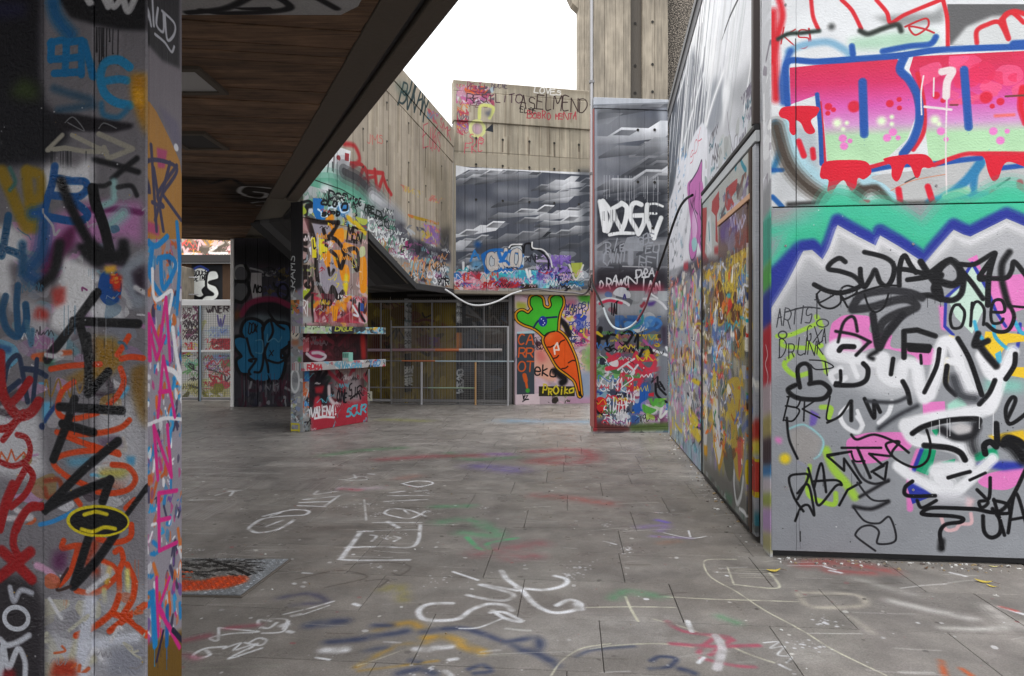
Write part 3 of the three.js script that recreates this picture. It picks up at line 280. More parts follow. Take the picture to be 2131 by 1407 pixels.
// left pillar, face towards the camera
const aLF = new Wall(0, 0, 0.955, 3.83, 460, '#77747a', 0.2);
{ const w = aLF, b = { soft: 0.14 }; w.concrete(0.9);
  w.layers('18.9 202.6 94.8 146', ['#b8b8be', '#9a979f', '#a877a0', '#5d5560', '#cfcfd4', '#8c6f92', '#7b7f8a', '#8f8d94', '#6d8f9c'], 110, 8, { seed: 21, mix: [0.6, 0.85, 0.9, 1] });
  w.f_('#16161b', '60.4 295.9 95.4 294 95.4 278.3 82.5 279.5 73 281.9 62.8 285.2 57.4 292.7', { blur: 4 }).drips('#121216', w.pts('73.6 280.8 87.2 278.7'), 12, 3);
  w.f_('#13131b', '12.7 299.6 49.6 297.6 49 261.9 51.4 250.6 57.4 244.8 62.8 236.9 51.4 226.6 12.7 224.3', { blur: 8 }).f_('#34421f', '34.9 255.7 41.1 262.2 47.7 258.6 48.4 251.8 38.6 253.3', { blur: 10 }).f_('#1c1c3c', '25.1 294.4 43.5 292.3 42.3 286.8 25.1 285.9', { blur: 10 });
  w.s_('#b9b9bd', 15, '70 292.6 71.2 290.8', b).s_('#b9b9bd', 13, '76.8 292.8 78.9 288.8', b).s_('#b9b9bd', 13, '79.5 292.1 81.3 288.7 83.6 290.7 84.8 292.9', b).s_('#b9b9bd', 15, '85.4 291.8 87.5 286.7 90.4 291.5', b);
  w.s_('#1b5f93', 26, '55 292.2 56.8 285.5 62.8 278', { soft: 0.8 });
  const DB = '#0f6ea6'; for (const p of ['54.4 275.6 54.1 268.3', '53.8 275 59.8 275.9 61 271.4 59.8 268.7 54.4 268.6', '61 274.7 60.4 262.5', '61.6 275.2 67.6 275.5', '61.6 268.6 67 268.9', '67.6 275.5 67.6 261.7', '68.8 274.9 70.6 268.2 72.4 260.9', '55.6 262.7 67.6 262.8']) w.s_(DB, 15, p, b);
  w.s_('#1f82b4', 18, '88.1 264.1 83.6 267.1 78.3 266.7 75.9 263 75.7 258.6 77.7 253.5 82.5 250 88.4 248.7', b).s_('#1f82b4', 16, '75.9 258.6 83.1 259.4 87.2 258.7', b).s_('#2b6a90', 12, '75.9 249.7 77.1 245.3 83.1 244 87.2 247.1', { soft: 0.8, a: 0.7 }).s_('#39556c', 14, '55.6 256.6 62.8 254.1 71.2 251.6', { soft: 1 }).s_('#39556c', 14, '57.4 247.6 65.2 248.4 72.4 249.3', { soft: 1 });
  w.f_('#b57d1c', '88.7 261.4 95.4 261.1 95.4 235.9 91.9 243.6 88.9 252.5', { blur: 6 }).f_('#d49a24', '89.5 255.8 94.2 254.5 94.2 248 90.1 249.2', { blur: 4 });
  w.f_('#1a171e', '54.4 246.6 65.2 245.7 90.1 241 88.9 239.4 80.7 238 62.8 239.1 58 239.2', { blur: 3 }).s_('#77787c', 2, '60.4 242.5 64 244.6 68.8 238.9 61.6 242.5').s_('#77787c', 2, '74.8 239.8 77.1 241.9 82.5 239.6');
  w.s_('#9c988c', 10, '59.2 237.5 52.6 231.6 60.4 232.2 68.8 230.6 77.7 230.3', { soft: 0.15, sharp: true }).s_('#9c988c', 9, '63.4 237.4 73 232.7 78.3 230.3', { soft: 0.15 }).s_('#9c988c', 11, '74.8 237.6 89.5 231.1 78.9 227.5 77.1 232', { soft: 0.15, sharp: true });
  w.drips('#25262a', w.pts('53.2 231 72.4 230.5'), 14, 3).s_('#17171c', 11, '73 227.2 82.5 224.7 91.9 221.7', { soft: 0.6 }).s_('#17171c', 11, '91.3 227.2 85.4 223 80.7 219.2', { soft: 0.6 });
  w.f_('#d3d3d8', '50.8 224.4 55.6 226 65.2 224 71.2 228.3 72.7 222.7 70 213.4 51.4 213.8', { blur: 7 }).f_('#cfcfd4', '56.8 222.5 67.6 221.7 73 218.2 73 211.1 65.2 210.1 57.4 213.1', { blur: 6 });
  w.s_('#8f7418', 24, '31.9 223.7 35.6 215.8 39.2 207.9 42.9 199.9', { soft: 0.5 }).s_('#8f7418', 22, '42.9 223.4 44.1 213.4 46.5 199.9', { soft: 0.5 }).s_('#8f7418', 20, '43.5 223.4 49 221.1 49 213.2 44.7 210', { soft: 0.6 }).s_('#3f6a66', 8, '35.6 224.8 38 219.2 35.6 215.8', { soft: 0.8 });
  w.f_('#b27aab', '52 203.1 68.8 210 93.1 210.1 93.6 192.5 85.4 195.9 62.8 192.4 51.4 185.3 47.7 193.2', { blur: 8 }).s_('#6e2a60', 12, '68.8 206.7 82.5 207 93.1 205.4', { soft: 0.5 }).f_('#5a1846', '49.6 188.7 61.6 199.6 65.8 201.8 64 192.9 54.4 181.9 49.6 176.4', { blur: 6 }).s_('#8fb6b8', 14, '81.3 218 81.3 210.9 75.9 208.2', { soft: 0.7 }).s_('#8fb6b8', 24, '79.5 200.4 85.4 205.3', { soft: 0.9 }).ell('#84848c', '82.5 215.8 89.5 210.7').s_('#1d1d22', 9, '73.6 216.6 77.1 216.5 79.5 217.5', { soft: 0.5 }).s_('#1d1d22', 9, '83.1 215.8 88.9 216.2 91.3 212.3', { soft: 0.5 });
  w.f_('#dcdce0', '59.8 188 68.8 185.1 73.6 182.8 73.6 170.7 68.8 166.8 62.8 155.2 53.2 159.6 57.4 174.1', { blur: 6 }).f_('#d0d0d5', '73 170.7 77.1 169.5 85.4 166.2 85.4 162.3 70 163.5', { blur: 5 }).f_('#cfcfd4', '27.6 200.8 36.8 201.2 43.5 195.5 42.3 186.5 34.9 186.1 37.4 168.6 27.6 174.3', { blur: 6 }).f_('#cfcfd4', '27.6 128.7 48.4 124.4 51.4 99.9 45.9 96.5 27.6 99.4', { blur: 8, a: 0.85 }).f_('#c8c8ce', '34.9 168.7 43.5 171.4 53.2 165.8 51.4 157.4 45.9 155.8 42.3 160.2', { blur: 8, a: 0.7 });
  w.f_('#88909c', '83.1 183.8 94.8 190.3 94.8 167.8 90.1 166.2 85.4 176.7', { blur: 6 }).f_('#2a1d2c', '88.9 181.6 94.8 184.8 94.8 172.2 91.3 172.8', { blur: 5 });
  const BB = '#14508f'; w.s_('#1f4f80', 30, '51.4 202 49.6 189.8 43.5 182 47.1 178.7', { soft: 0.9 }).s_(BB, 17, '55.9 224.8 54.7 217.6 52.3 210.9 50.8 205.4', b).s_(BB, 16, '55.6 220.3 62.8 218.8 68.8 218.3 70 215.5 67 212.6 61.6 212.4 55 213.1', b).s_(BB, 16, '60.4 212.4 65.2 209.6 70 205.6 68.8 203.1 64 202.4 56.8 203.6 51.4 204.8', b).s_(BB, 22, '45.9 206 50.2 206.5', { soft: 1 });
  const K = '#0e0e13'; w.s_(K, 22, '72.4 215.5 73.6 209.4 77.1 199.9 79.5 190.5', b).s_(K, 20, '58.6 218.6 62.8 208.5 68.8 197.3 74.8 188.4', { soft: 0.6 }).f_(K, '65.2 192.9 72.4 193.9 79.5 190.5 83.1 190.4 83.6 194.8 87.2 194.8 88.4 188.2 85.4 183.8 78.3 185 73.6 183.4 67.6 188.4', { blur: 4 }).s_(K, 20, '58 193 55.6 181.9 49.6 176.4', { soft: 0.7 });
  w.ell('#124a94', '74.5 182.8 84.8 168.1').f_('#124a94', '75.4 180.6 79.5 181.7 84.2 179.4 83.6 169.5 79.5 168.4 75.9 172.3', { blur: 2 }).f_('#d03018', '79.5 181.1 84.8 180 84.5 174.5 81.3 173.9', { blur: 3 }).f_('#dba83c', '77.1 183.9 82.5 184.4 81.9 181.1 77.7 181.1', { blur: 3 }).layers('79.5 181.1 84.5 170.6', ['#d5381c', '#e0a03c'], 14, 1.4, { seed: 3, mix: [0.9, 1, 1, 1] });
  w.f_('#b03a34', '47.7 168 53.2 165.8 53.2 162.4 45.9 163', { blur: 5 }).f_('#b03a34', '54.4 174.7 60.4 176.3 60.4 169.6 55.6 167.4', { blur: 5 });
  const NB = '#1c4f76'; w.s_(NB, 17, '34.9 205.1 33.7 197.9 31.9 188.9', b).s_(NB, 16, '31.3 192 36.8 190.5 41.7 188.2', b).s_(NB, 17, '41.1 193.3 41.7 182.1', { soft: 0.7 }).s_(NB, 16, '33.7 172 32.2 165.9 34.3 158.6 39.2 155.8 42.9 161.3 42.6 168.6', b).s_(NB, 15, '39.2 176.5 38.6 168.6 39.2 158.6', b);
  // lower half
  w.layers('18.9 155.7 94.8 78.5', ['#c2c2c8', '#a9a7ae', '#b48bb0', '#8d8a90', '#8a6a34', '#5aa0c4', '#c9c5cb', '#4a3f48', '#c75a30'], 46, 8, { seed: 31, mix: [0.5, 0.85, 0.92, 1] });
  w.f_('#8e6a22', '73 155.7 82.5 154.6 85.4 146.9 81.9 141.3 74.8 139.1 65.2 137.9 64 140.1 73.6 144.6', { blur: 6 }).f_('#7a5a22', '88.9 142.5 94.9 144.7 94.9 118.4 91.9 121.6 89.5 128.2', { blur: 5 }).f_('#86622a', '60.4 139 67.6 140.2 73.6 137.4 62.8 136.3', { blur: 5 });
  w.f_('#bdbdc3', '73.6 124.7 88.9 132 94.9 117.3 94.9 96.4 88.9 92.5 74.8 100.4', { blur: 10, a: 0.8 }).f_('#6a5a70', '73.6 114.8 83.1 115.5 85.4 111.6 75.9 109.8', { blur: 5 });
  w.s_('#22304c', 11, '33.1 137.2 34.9 144.5 39.2 147.8 41.1 141.7 43.5 128.8', b).s_('#22304c', 12, '42.3 142.3 47.1 141.7 52 139.5', b).s_('#22304c', 10, '47.7 146.2 45.9 128.9', b).s_('#22304c', 12, '33.7 132.7 39.8 137.2', b).s_('#2a5a8a', 14, '30 151.2 34.9 150.1', { soft: 0.6 });
  const CR = '#9c1418'; w.s_(CR, 22, '31.3 148.4 31.9 134.3 34.9 127.6 39.2 123.2 44.7 124.4 48.4 128.9', b).s_(CR, 17, '44.4 137.8 39.8 131.6 35.6 127.6', b).s_(CR, 16, '29.4 117.5 34.9 118.1 39.8 122.1 41.7 124.3', b).s_(CR, 13, '32.5 113 36.2 117.5 39.2 122.1', b).s_(CR, 12, '38.9 115.3 42.9 114 44.7 109.3 42.9 104.8 36.8 102.4 30 104.5', b).s_(CR, 14, '42.9 102 38 93.5 34.3 86.1 31.3 75.9', b).s_(CR, 14, '42.9 102.5 45.9 98.1 42.3 90.8 36.2 85.6', b).s_(CR, 15, '50.8 85.4 45.3 86.4 41.1 81.2 38.6 76.1', b);
  w.f_('#5da5cc', '50.2 128.9 55 129 51.4 120 50.2 122.2', { blur: 3 }).s_('#1b3f78', 9, '56.8 127.9 53.8 124.5 51.4 121.1').dot('#1c2e58', 7, '50 118.9').f_('#5598b8', '60.4 105.7 73.6 107 70 103.6 62.8 102.9', { blur: 6 }).f_('#4b93bc', '86.6 107.3 90.7 107.3 90.1 103.5 87.2 104.5', { blur: 3 }).f_('#b8b04a', '74.8 101.5 88.9 102.4 85.4 99 75.4 98.8', { blur: 6 }).s_('#5da5cc', 8, '87.2 134.8 84.8 131.5', { soft: 0.9 }).f_('#1f6a4a', '50.2 147.9 55.6 147.3 55 143.4 51.4 144.5', { blur: 6 });
  w.s_('#8a3c22', 10, '51.4 96.6 57.4 97.3 58.6 92.8 53.2 89.9 51.4 93.8', { soft: 0.6 });
  const OR = '#cc4317'; for (const p of ['54.1 142.3 62.8 143.7 75.4 144.4', '84.5 146.6 88.9 147.4 93.9 146.9', '87.8 155.7 85.4 151.8 82.8 148.2', '64.3 137.1 59.2 133.4 57.1 126.7 59.2 122.9 65.8 122.4 74.2 124.7', '84.2 142.7 85.7 137.5 83.1 132 78.9 127.8', '88.1 121.9 84.2 118.8 75.9 116.7 65.2 116 59.2 117.3', '56.8 116.7 65.2 113.5 73.6 110.9 83.6 108', '83.1 108.8 73.6 109.5 64 108.5 56.8 106.2 55.6 103.3 61.6 98.5 70 95.3', '80.7 103.8 87.2 103.1 90.7 98.5 87.8 94.1 80.7 92.3 74.2 92.7', '59.8 72.6 59.2 69.5 65.2 70.8 70 70.4', '74.5 73.6 82.5 72.5 88.4 74.9 88.9 79.8', '81.9 68.6 84.2 69.8 85.4 65.4 83.6 60.4 83.6 52.1 80.7 44.3 73.6 38.5 65.2 34.2', '76.8 64.6 80.7 63 83.3 60.4', '82.5 58.7 77.7 54.1 72.4 51.7 65.2 52.5', '87.2 63.8 90.4 56.8 89.5 50.2 85.4 43.4', '94.5 47.6 87.8 42.9 79.5 36.5', '80.7 43.7 87.8 41.3 96 35.1', '65.8 69.2 62.8 60.2 58 54.5', '90.4 89.8 86.6 86.4', '65.2 89.7 67 87.5']) w.s_(OR, 12, p, { soft: 0.12 });
  w.s_('#9a3a24', 18, '67.6 69.2 73.6 71.6 70 64.9 73.6 60.6', { soft: 1, a: 0.7 }).s_('#c9a038', 10, '79.5 61.9 78.3 56.3', { soft: 0.8 }).s_('#d8cf7a', 10, '87.2 61.1 87.5 53.4', { soft: 0.8 }).s_('#d8cf7a', 10, '77.1 53 77.4 48.6', { soft: 0.8 });
  for (const p of ['74.2 173.4 65.2 161.8 52 146.3', '60.4 155.7 52.6 146.2', '64 161.9 77.1 161.3 91.9 160.7', '67 160.2 69.4 151.9 70.6 145.9', '70 155.7 70.6 145.7 70.6 133', '70.6 132.4 78.9 141.3', '58 127 84.8 125.7', '64.6 130.2 61.6 121.2 55.3 105.6', '59.2 120.1 72.4 116.7', '83.1 113.3 67.6 100.8 51.4 84.6', '52 85.4 65.2 91.9 79.8 97.5', '79.8 97.8 76.5 88.8', '70.6 73.8 64 54.1', '81.9 75.8 73.6 64.5 64.6 54.7']) w.s_(K, 18, p, { soft: 0.18 });
  w.s_(K, 11, '96.3 95.9 91.9 90.3 87.2 84.2', b).s_('#3a2622', 6, '61.6 61.3 56.8 52.7 62.8 54.1').f_('#5a2450', '55.6 67.7 61.6 69 60.4 60.1 54.4 61', { blur: 8 }).s_('#c79ab8', 15, '47.7 61.9 53.2 59.8 56.2 56.6', { soft: 0.3 });
  w.s_('#2e86c8', 9, '49 78.7 55.6 80.5 64.6 84.7', { soft: 0.3 });
  w.ell('#d6c31e', '61 87.4 88.1 74.4').ell('#101014', '62.5 86.2 87.3 75.5').s_('#d6c31e', 8, '67.6 77.5 72.4 76.6 77.1 78.4 81.9 78', { soft: 0.3 }).s_('#d6c31e', 8, '68.8 83.4 73.6 84.6 78.3 83.7', { soft: 0.3 });
  // bottom
  w.f_('#a9a9b0', '51.4 47.5 65.2 50.3 94.9 55.9 94.9 14.2 51.4 11.8', { blur: 10, a: 0.8 }).layers('51.4 48.6 94.9 16.9', ['#b9b9c0', '#a2a0a8', '#8f8d94', '#c6c7cf', '#b8b4a0'], 22, 10, { seed: 9, mix: [0.8, 1, 1, 1] });
  for (const p of ['83.6 51 80.7 44.3 73.6 38.5 65.2 34.2', '90.4 56.8 89.5 50.2 85.4 43.4', '94.5 47.6 87.8 42.9 79.5 36.5', '80.7 43.7 87.8 41.3 96 35.1']) w.s_(OR, 13, p, { soft: 0.2 });
  w.s_('#c6c9d6', 26, '71.2 48.3 70 39.4 68.2 29.4 68.2 15.5', { soft: 0.5 }).s_('#cdd0dc', 22, '70 30.6 78.3 32.1 90.7 34.3', { soft: 0.5 }).f_('#8d8f9b', '79.5 30.5 94.2 31.7 94.2 18.5 78.3 18.8', { blur: 8 }).f_('#a8331c', '55.6 23.2 65.2 24.2 65.8 17 53.2 16.4', { blur: 6 });
  w.f_('#2f2b30', '27.6 58.9 46.5 56.2 51.1 45.3 51.1 11.8 27.6 10.5', { blur: 9 }).s_(CR, 22, '31.9 67.5 38.6 62.1 45.3 56.2', { soft: 0.25 }).s_(CR, 22, '44.7 67.4 38 62.1 30.6 56.2', { soft: 0.25 }).s_(CR, 16, '49.6 86.2 43.5 84.7 38.6 77.8 37.1 70.5 39.2 65.8', { soft: 0.25 }).s_(CR, 16, '36.8 95.1 33.1 86.6 31.3 77', { soft: 0.25 });
  w.ell('#c3c6d0', '33.1 44.5 43.8 35.5', { w: 10 }).s_('#aeb0bc', 11, '35.6 52.5 37.4 46.9 40.4 51.5 45.3 50.6', { soft: 0.4 }).s_('#c3c6d0', 12, '31.3 30.9 34.3 28.8 39.2 30.2 44.1 33.2', { soft: 0.4 }).s_('#c3c6d0', 12, '31.9 16.4 32.5 28.2 34.9 19.3 39.2 27.4 42.3 22.5 42.3 15.8', { soft: 0.3 }).f_('#7a1820', '32.5 18.1 38 18.9 38 13.9 32.5 13.6', { blur: 4 });
  w.layers('31.3 208 94.8 146', ['#2a2830', '#c9c9ce', '#7a2c64', '#3f6a86', '#a8a6ae'], 26, 6, { seed: 34, mix: [0.1, 0.3, 0.5, 0.7] }).layers('51.4 67.6 94.8 19.3', ['#d0d0d6', '#8a888e', '#b9b6a8', '#c75a30'], 24, 6, { seed: 35, mix: [0.3, 0.6, 0.75, 0.9] });
  for (let i = 0; i < 500; i++) { w.g.globalAlpha = rnd(0.3, 0.85); w.g.fillStyle = pick(['#dcdce0', '#e6e6ea', '#16161a', '#c9a038', '#8a888e']); w.g.beginPath(); w.g.arc(rnd(20, 95), rnd(20, 250), rnd() ** 3 * 0.32 + 0.07, 0, 7); w.g.fill(); } w.g.globalAlpha = 1;  // paint specks, the white ones also painted as glints
  w.drips('#3a3a3e', w.pts('51.4 139 93.6 138.1'), 10, 2.4, 2); w.grain(0.06, 0.12);
}
// where that face carries silver paint it is glossy and crinkled
const aLR = new Wall(0, 0, 0.955, 3.83, 200, '#a8a8a8', 0.2);
{ const w = aLR, S = '#3c3c3c'; for (const p of ['50.8 224.4 55.6 226 65.2 224 71.2 228.3 72.7 222.7 70 213.4 51.4 213.8', '59.8 188 68.8 185.1 73.6 182.8 73.6 170.7 68.8 166.8 62.8 155.2 53.2 159.6 57.4 174.1', '73 170.7 77.1 169.5 85.4 166.2 85.4 162.3 70 163.5', '27.6 200.8 36.8 201.2 43.5 195.5 42.3 186.5 34.9 186.1 37.4 168.6 27.6 174.3', '27.6 128.7 48.4 124.4 51.4 99.9 45.9 96.5 27.6 99.4', '73 155.7 82.5 154.6 88.9 142.5 94.9 139.2 94.9 117.3 85.4 122.7 73.6 124.7 65.2 137.9 64 140.1', '88.7 261.4 95.4 261.1 95.4 235.9 91.9 243.6 88.9 252.5', '51.4 47.5 65.2 50.3 94.9 55.9 94.9 36.1 51.4 34.1']) w.f_(S, p, { blur: 10 }); w.layers([[0, 0], [95, 240]], ['#3c3c3c', '#a8a8a8', '#6a6a6a', '#c0c0c0'], 60, 7, { seed: 22, mix: [0.8, 1, 1, 1] }); }
const silverMap = new THREE.CanvasTexture(aLR.c); silverMap.repeat.set(1 / 0.955, 1 / 3.83); silverMap.needsUpdate = true;
// left pillar, narrow side
const aLS = new Wall(0, 0, 0.245, 3.83, 460, '#6e6a70', 0.2);
{ const w = aLS, b = { soft: 0.2 }; w.concrete(0.9);
  w.f_('#6f6a70', '-1.9 278.8 24.8 291.1 24.8 243.2 -1.9 251.6', { blur: 6 }).f_('#2a292c', '-2.7 293.7 21.8 306.3 21.8 271.9 9.5 270.4 -2.7 274.1', { blur: 4 });
  for (const p of ['-0.2 290.6 2.4 281.4', '3.2 292.3 4.1 282.2', '6.8 290.7 5.9 283.5 10.4 282.8 10.4 290.7', '9.5 290.9 17.9 289.7 17.9 285 13.1 280.6 11.3 290.6', '5 279.2 11.3 278.6 16 276.6 17.9 279.7']) w.s_('#a2a3ab', 6, p, b);
  w.f_('#a0743a', '-1.9 252.2 5.9 247.7 15 239.2 21.8 231.7 25.3 218.2 25.3 189.4 -1.9 186.3').f_('#5f5a6e', '6.8 251.3 20.8 247.9 23.8 237 16.9 238', { blur: 5, a: 0.7 }).dot('#c5c6cc', 8, '19.3 236.9');
  w.f_('#9e4468', '5.9 233.1 13.1 233.9 11.3 226 6.8 224.9', { blur: 2 }).f_('#9e4468', '-1 202.2 7.7 201.4 7.7 196.9 -1 197.8', { blur: 3 });
  for (const p of ['1.5 213.9 0.7 226.2 19.8 228.2 10.4 215.8', '2.4 233.2 5.9 198.9', '19.8 229.3 6.8 214.2 10.4 209.8 3.2 210.1', '10.4 214.4 22.8 206.3', '4.1 224.2 10.4 199.6', '15 229.3 5 203.2']) w.s_('#3a3850', 9, p, b);
  w.f_('#8b8690', '-1.9 194.4 25.3 198.4 25.3 1.8 -1.9 15.8'); w.layers('-1.9 196.6 25.3 7.8', ['#cf5f24', '#1d78b4', '#2a8fc6', '#c9c9ce', '#d8d8dc', '#c3662c', '#b33a7a', '#6a4a8c', '#3a3650', '#1d78b4', '#d9d9dd', '#b8552a'], 420, 5, { seed: 14, mix: [0.45, 0.8, 0.85, 0.97], sx: 0.35 });
  for (const p of ['-2.7 195.4 5 192.6 13.1 197.7', '8.6 188 10.4 175.7 18.8 185.7 15 189.3 7.7 187.9', '19.8 204.6 21.8 187.2 19.8 169.3', '3.2 192.4 2.4 179.5 9.5 172.2']) w.s_('#1878b8', 12, p, b);
  w.s_('#d6d6da', 9, '3.2 182.9 5 170.8 16 174.9 14.1 165.6', b).s_('#d6d6da', 12, '16.9 159.2 19.8 146.3 23.8 136.1', { soft: 0.2, drip: 8 }).s_('#d6d6da', 12, '10.4 142.6 17.9 140.5 22.8 135.5', { soft: 0.2 }).s_('#d0cfd4', 8, '0.7 120 11.3 121.4 23.8 119.4', b);
  for (const p of ['1.9 146 1.1 164.5 7.7 151.8 12.2 171.8 15 145.5', '2.4 155.7 5.9 146.2 11.3 155.7', '6.8 122.5 10.4 147.2 18.4 121.2', '7.7 132.6 15 132.6', '4.1 119 6.8 96.7', '4.1 119 10.4 106.7 16 95.9 13.1 118.3', '19.8 89.3 7.2 91 7.7 67.2 19.8 66.9', '6.8 79.8 15 78.8', '5.9 56.6 6.8 32.1', '14.5 53.5 7.7 44.1 21.8 20.7']) w.s_('#c52a7c', 9.5, p, { sharp: true, soft: 0.2 });
  w.f_('#6b5022', '-1 32.2 25.3 27.5 25.3 -28.9 -1 -12.5', { blur: 5 }).s_('#1f5f9a', 12, '13.1 41.9 12.7 26', { drip: 6 }).s_('#2a2440', 7, '10.4 32.8 5.9 22.4', { drip: 3 }).s_('#c52a7c', 9.5, '6.8 44.4 21.8 20.7').s_('#232338', 10, '16.9 30.5 23.8 22.8', b).s_('#1d78b4', 16, '3.2 51.4 5 29.5', { drip: 4 });
  w.grain(0.06, 0.1);
}
// side hoarding: white and grey sweeps above, crowded panels below
const aSW = new Wall(0, 0, 5.9, 5.9, 230, '#dfe1e5', 0.5);
{ const w = aSW; seed(77); w.concrete(0.25, false);
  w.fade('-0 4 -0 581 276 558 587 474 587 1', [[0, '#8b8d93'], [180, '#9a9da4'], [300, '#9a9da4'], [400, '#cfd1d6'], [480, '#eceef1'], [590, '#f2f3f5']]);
  w.f_('#41464f', '-83 392 -1 549 176 501 214 460 133 428 36 367', { blur: 16, a: 0.9 }).f_('#dcdee3', '358 517 583 448 583 331 518 378 435 402 366 468', { blur: 20 }).f_('#a3a7af', '214 497 331 451 331 394 238 398 133 412', { blur: 14, a: 0.85 }).f_('#aab0b8', '340 438 435 397 421 379 358 367 340 384', { blur: 12, a: 0.85 }).f_('#b5b6bc', '473 382 566 372 566 337 497 354', { blur: 12, a: 0.7 });
  w.f_('#646974', '-1 432 87 513 176 528 238 518 327 456 327 389 202 394 87 389', { blur: 12, a: 0.75 }).f_('#7d828c', '331 435 435 405 441 372 406 364 340 372', { blur: 10, a: 0.7 }).f_('#8f9299', '454 384 564 368 564 344 497 354', { blur: 10, a: 0.5 });
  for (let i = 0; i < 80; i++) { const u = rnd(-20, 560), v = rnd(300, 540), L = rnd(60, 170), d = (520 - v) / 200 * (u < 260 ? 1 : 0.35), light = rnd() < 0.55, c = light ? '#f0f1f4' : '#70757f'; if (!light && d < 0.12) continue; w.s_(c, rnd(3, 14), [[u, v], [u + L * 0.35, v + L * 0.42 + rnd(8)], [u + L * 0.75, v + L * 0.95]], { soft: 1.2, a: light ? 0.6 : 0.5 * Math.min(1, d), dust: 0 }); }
  for (const p of ['103 499 202 513 255 534', '238 452 303 469 366 490 379 504', '133 412 238 434 322 452', '340 388 383 401 435 410', '189 537 261 535 282 545']) w.s_('#f0f1f4', 14, p, { soft: 1.2, a: 0.75, dust: 0 });
  for (let i = 0; i < 60; i++) { const u = rnd(-30, 330), v = rnd(300, 470), L = rnd(50, 130), light = rnd() < 0.5; w.s_(light ? '#e9ebee' : pick(['#555a64', '#70757f', '#464a54']), rnd(3, 9), [[u, v], [u + L * 0.4, v + L * 0.5 + rnd(10)], [u + L * 0.8, v + L * 1.1]], { soft: 0.6, a: light ? 0.6 : 0.6, dust: 0 }); }
  w.s_('#1b1c20', 5, '499 448 467 449 441 446', { soft: 0.6, dust: 0 }).s_('#1b1c20', 2, '441 446 428 444', { soft: 1 });
  w.f_('#e6e8ec', '428 396 461 397 467 377 448 370 435 355', { blur: 8, a: 0.8 });
  // pale crest with blue and pink writing, far part
  w.f_('#d6d8e0', '62 358 95 401 148 406 202 390 214 401 266 404 317 400 349 382 349 301', { blur: 2 }).f_('#c9ccd4', '349 382 406 350 473 343 557 333 557 318 349 315', { blur: 6, a: 0.7 });
  w.f_('#d0d2da', '-4 370 80 385 327 329 327 249 203 251 5 263', { blur: 3 });
  w.layers('71 418 195 331', ['#3a86bd', '#2f6fa5', '#6fa6cc'], 26, 10, { seed: 3, mix: [0, 0.1, 1, 1] }); w.layers('5 390 197 248', ['#3c4a55', '#2f3a42', '#5b8a98', '#48708c', '#7f8288'], 46, 11, { seed: 5, mix: [0, 0.05, 0.9, 1] });
  w.t_('SOK', '#c23a56', 3, '226 374 317 382 220 387', { sharp: false }).layers('358 370 428 316', ['#55525a'], 8, 22, { seed: 6, mix: [0, 0, 1, 1] }).layers('497 359 561 310', ['#70687a', '#5d5868'], 12, 22, { seed: 7, mix: [0, 0, 1, 1] }).s_('#77727e', 3, '454 365 461 347 479 321 485 332 497 331 491 320');
  w.f_('#b56aa8', '214 328 220 350 244 352 282 353 314 357 314 308').f_('#b56aa8', '209 356 318 331 318 254 285 267 270 250 238 252 215 270 232 294 209 331', { sharp: false }).f_('#c9a0c8', '244 307 270 309 282 286 265 274 247 276', { sharp: false }).f_('#8fb9bd', '238 276 265 277 280 268 270 261 249 262', { sharp: false });
  w.s_('#3b2c48', 5, '214 328 220 350 244 352 282 353 314 357 310 335').s_('#3b2c48', 4, '215 354 227 329 254 312 280 291 285 271 265 254 232 254 215 274 232 294').s_('#3b2c48', 5, '300 335 295 304 318 280 300 269 318 254').s_('#3b2c48', 4, '270 332 260 314 285 301');
  w.f_('#4a4650', '-4 242 96 244 179 253 327 249 327 234 203 229 31 235', { blur: 7 }).f_('#777880', '153 249 227 238 227 196 166 199', { blur: 4 }).f_('#a03844', '166 256 209 253 209 243 166 247', { blur: 5 });
  // lower far part
  w.layers('-4 247 332 114', ['#7b86a8', '#b3a86a', '#b76a3a', '#c8bcae', '#6fa5ae', '#8c7a4a', '#b5678c', '#57607a', '#c2a03a', '#cfcac2', '#7a5a40', '#4c5d88'], 150, 18, { seed: 17, mix: [0.4, 0.75, 0.85, 0.96], sx: 1.1 });
  w.layers('-4 119 345 1', ['#7fa7b3', '#9ab8c2', '#5e8594', '#b08ab0', '#b9a23a', '#7b5a78', '#c7c0c4', '#4f6d7c', '#b77aa0', '#a9b7bd'], 170, 18, { seed: 18, mix: [0.4, 0.75, 0.82, 0.96], sx: 1.1 });
  w.s_('#c65a68', 11, '254 228 249 202 238 179', { soft: 0.3 }).s_('#c8a03a', 4, '249 230 270 217 265 178').s_('#3a3c80', 9, '314 211 314 176').s_('#c4c0d8', 3, '300 177 318 204 309 189').s_('#c2547c', 14, '209 197 215 170 227 151', { soft: 0.5 }).s_('#d8d0c0', 16, '265 165 254 136 254 114', { soft: 0.3 }).s_('#7a4a22', 6, '270 161 290 167 318 161').s_('#c2a828', 5, '327 170 290 172 260 168');
  w.s_('#c2ac2c', 12, '238 103 290 103 327 101', { soft: 0.4 }).s_('#2c2430', 6, '232 96 260 73 280 60 318 60 336 64').s_('#7a4a78', 16, '300 94 318 68', { soft: 0.4 }).f_('#c2ac2c', '221 69 290 62 327 45 309 33 227 37', { blur: 3, a: 0.9 }).s_('#2c2430', 6, '270 49 318 51 327 43 300 31 309 23').s_('#c2ac2c', 9, '88 30 153 27 166 45').f_('#7f9aa8', '56 17 345 35 345 -1 215 0', { blur: 6, a: 0.7 }).layers('80 25 345 2', ['#8fa7b2', '#6d8896', '#a9b6bc', '#4e6674'], 40, 16, { seed: 4, mix: [0.3, 0.9, 0.9, 1], sx: 0.5 });
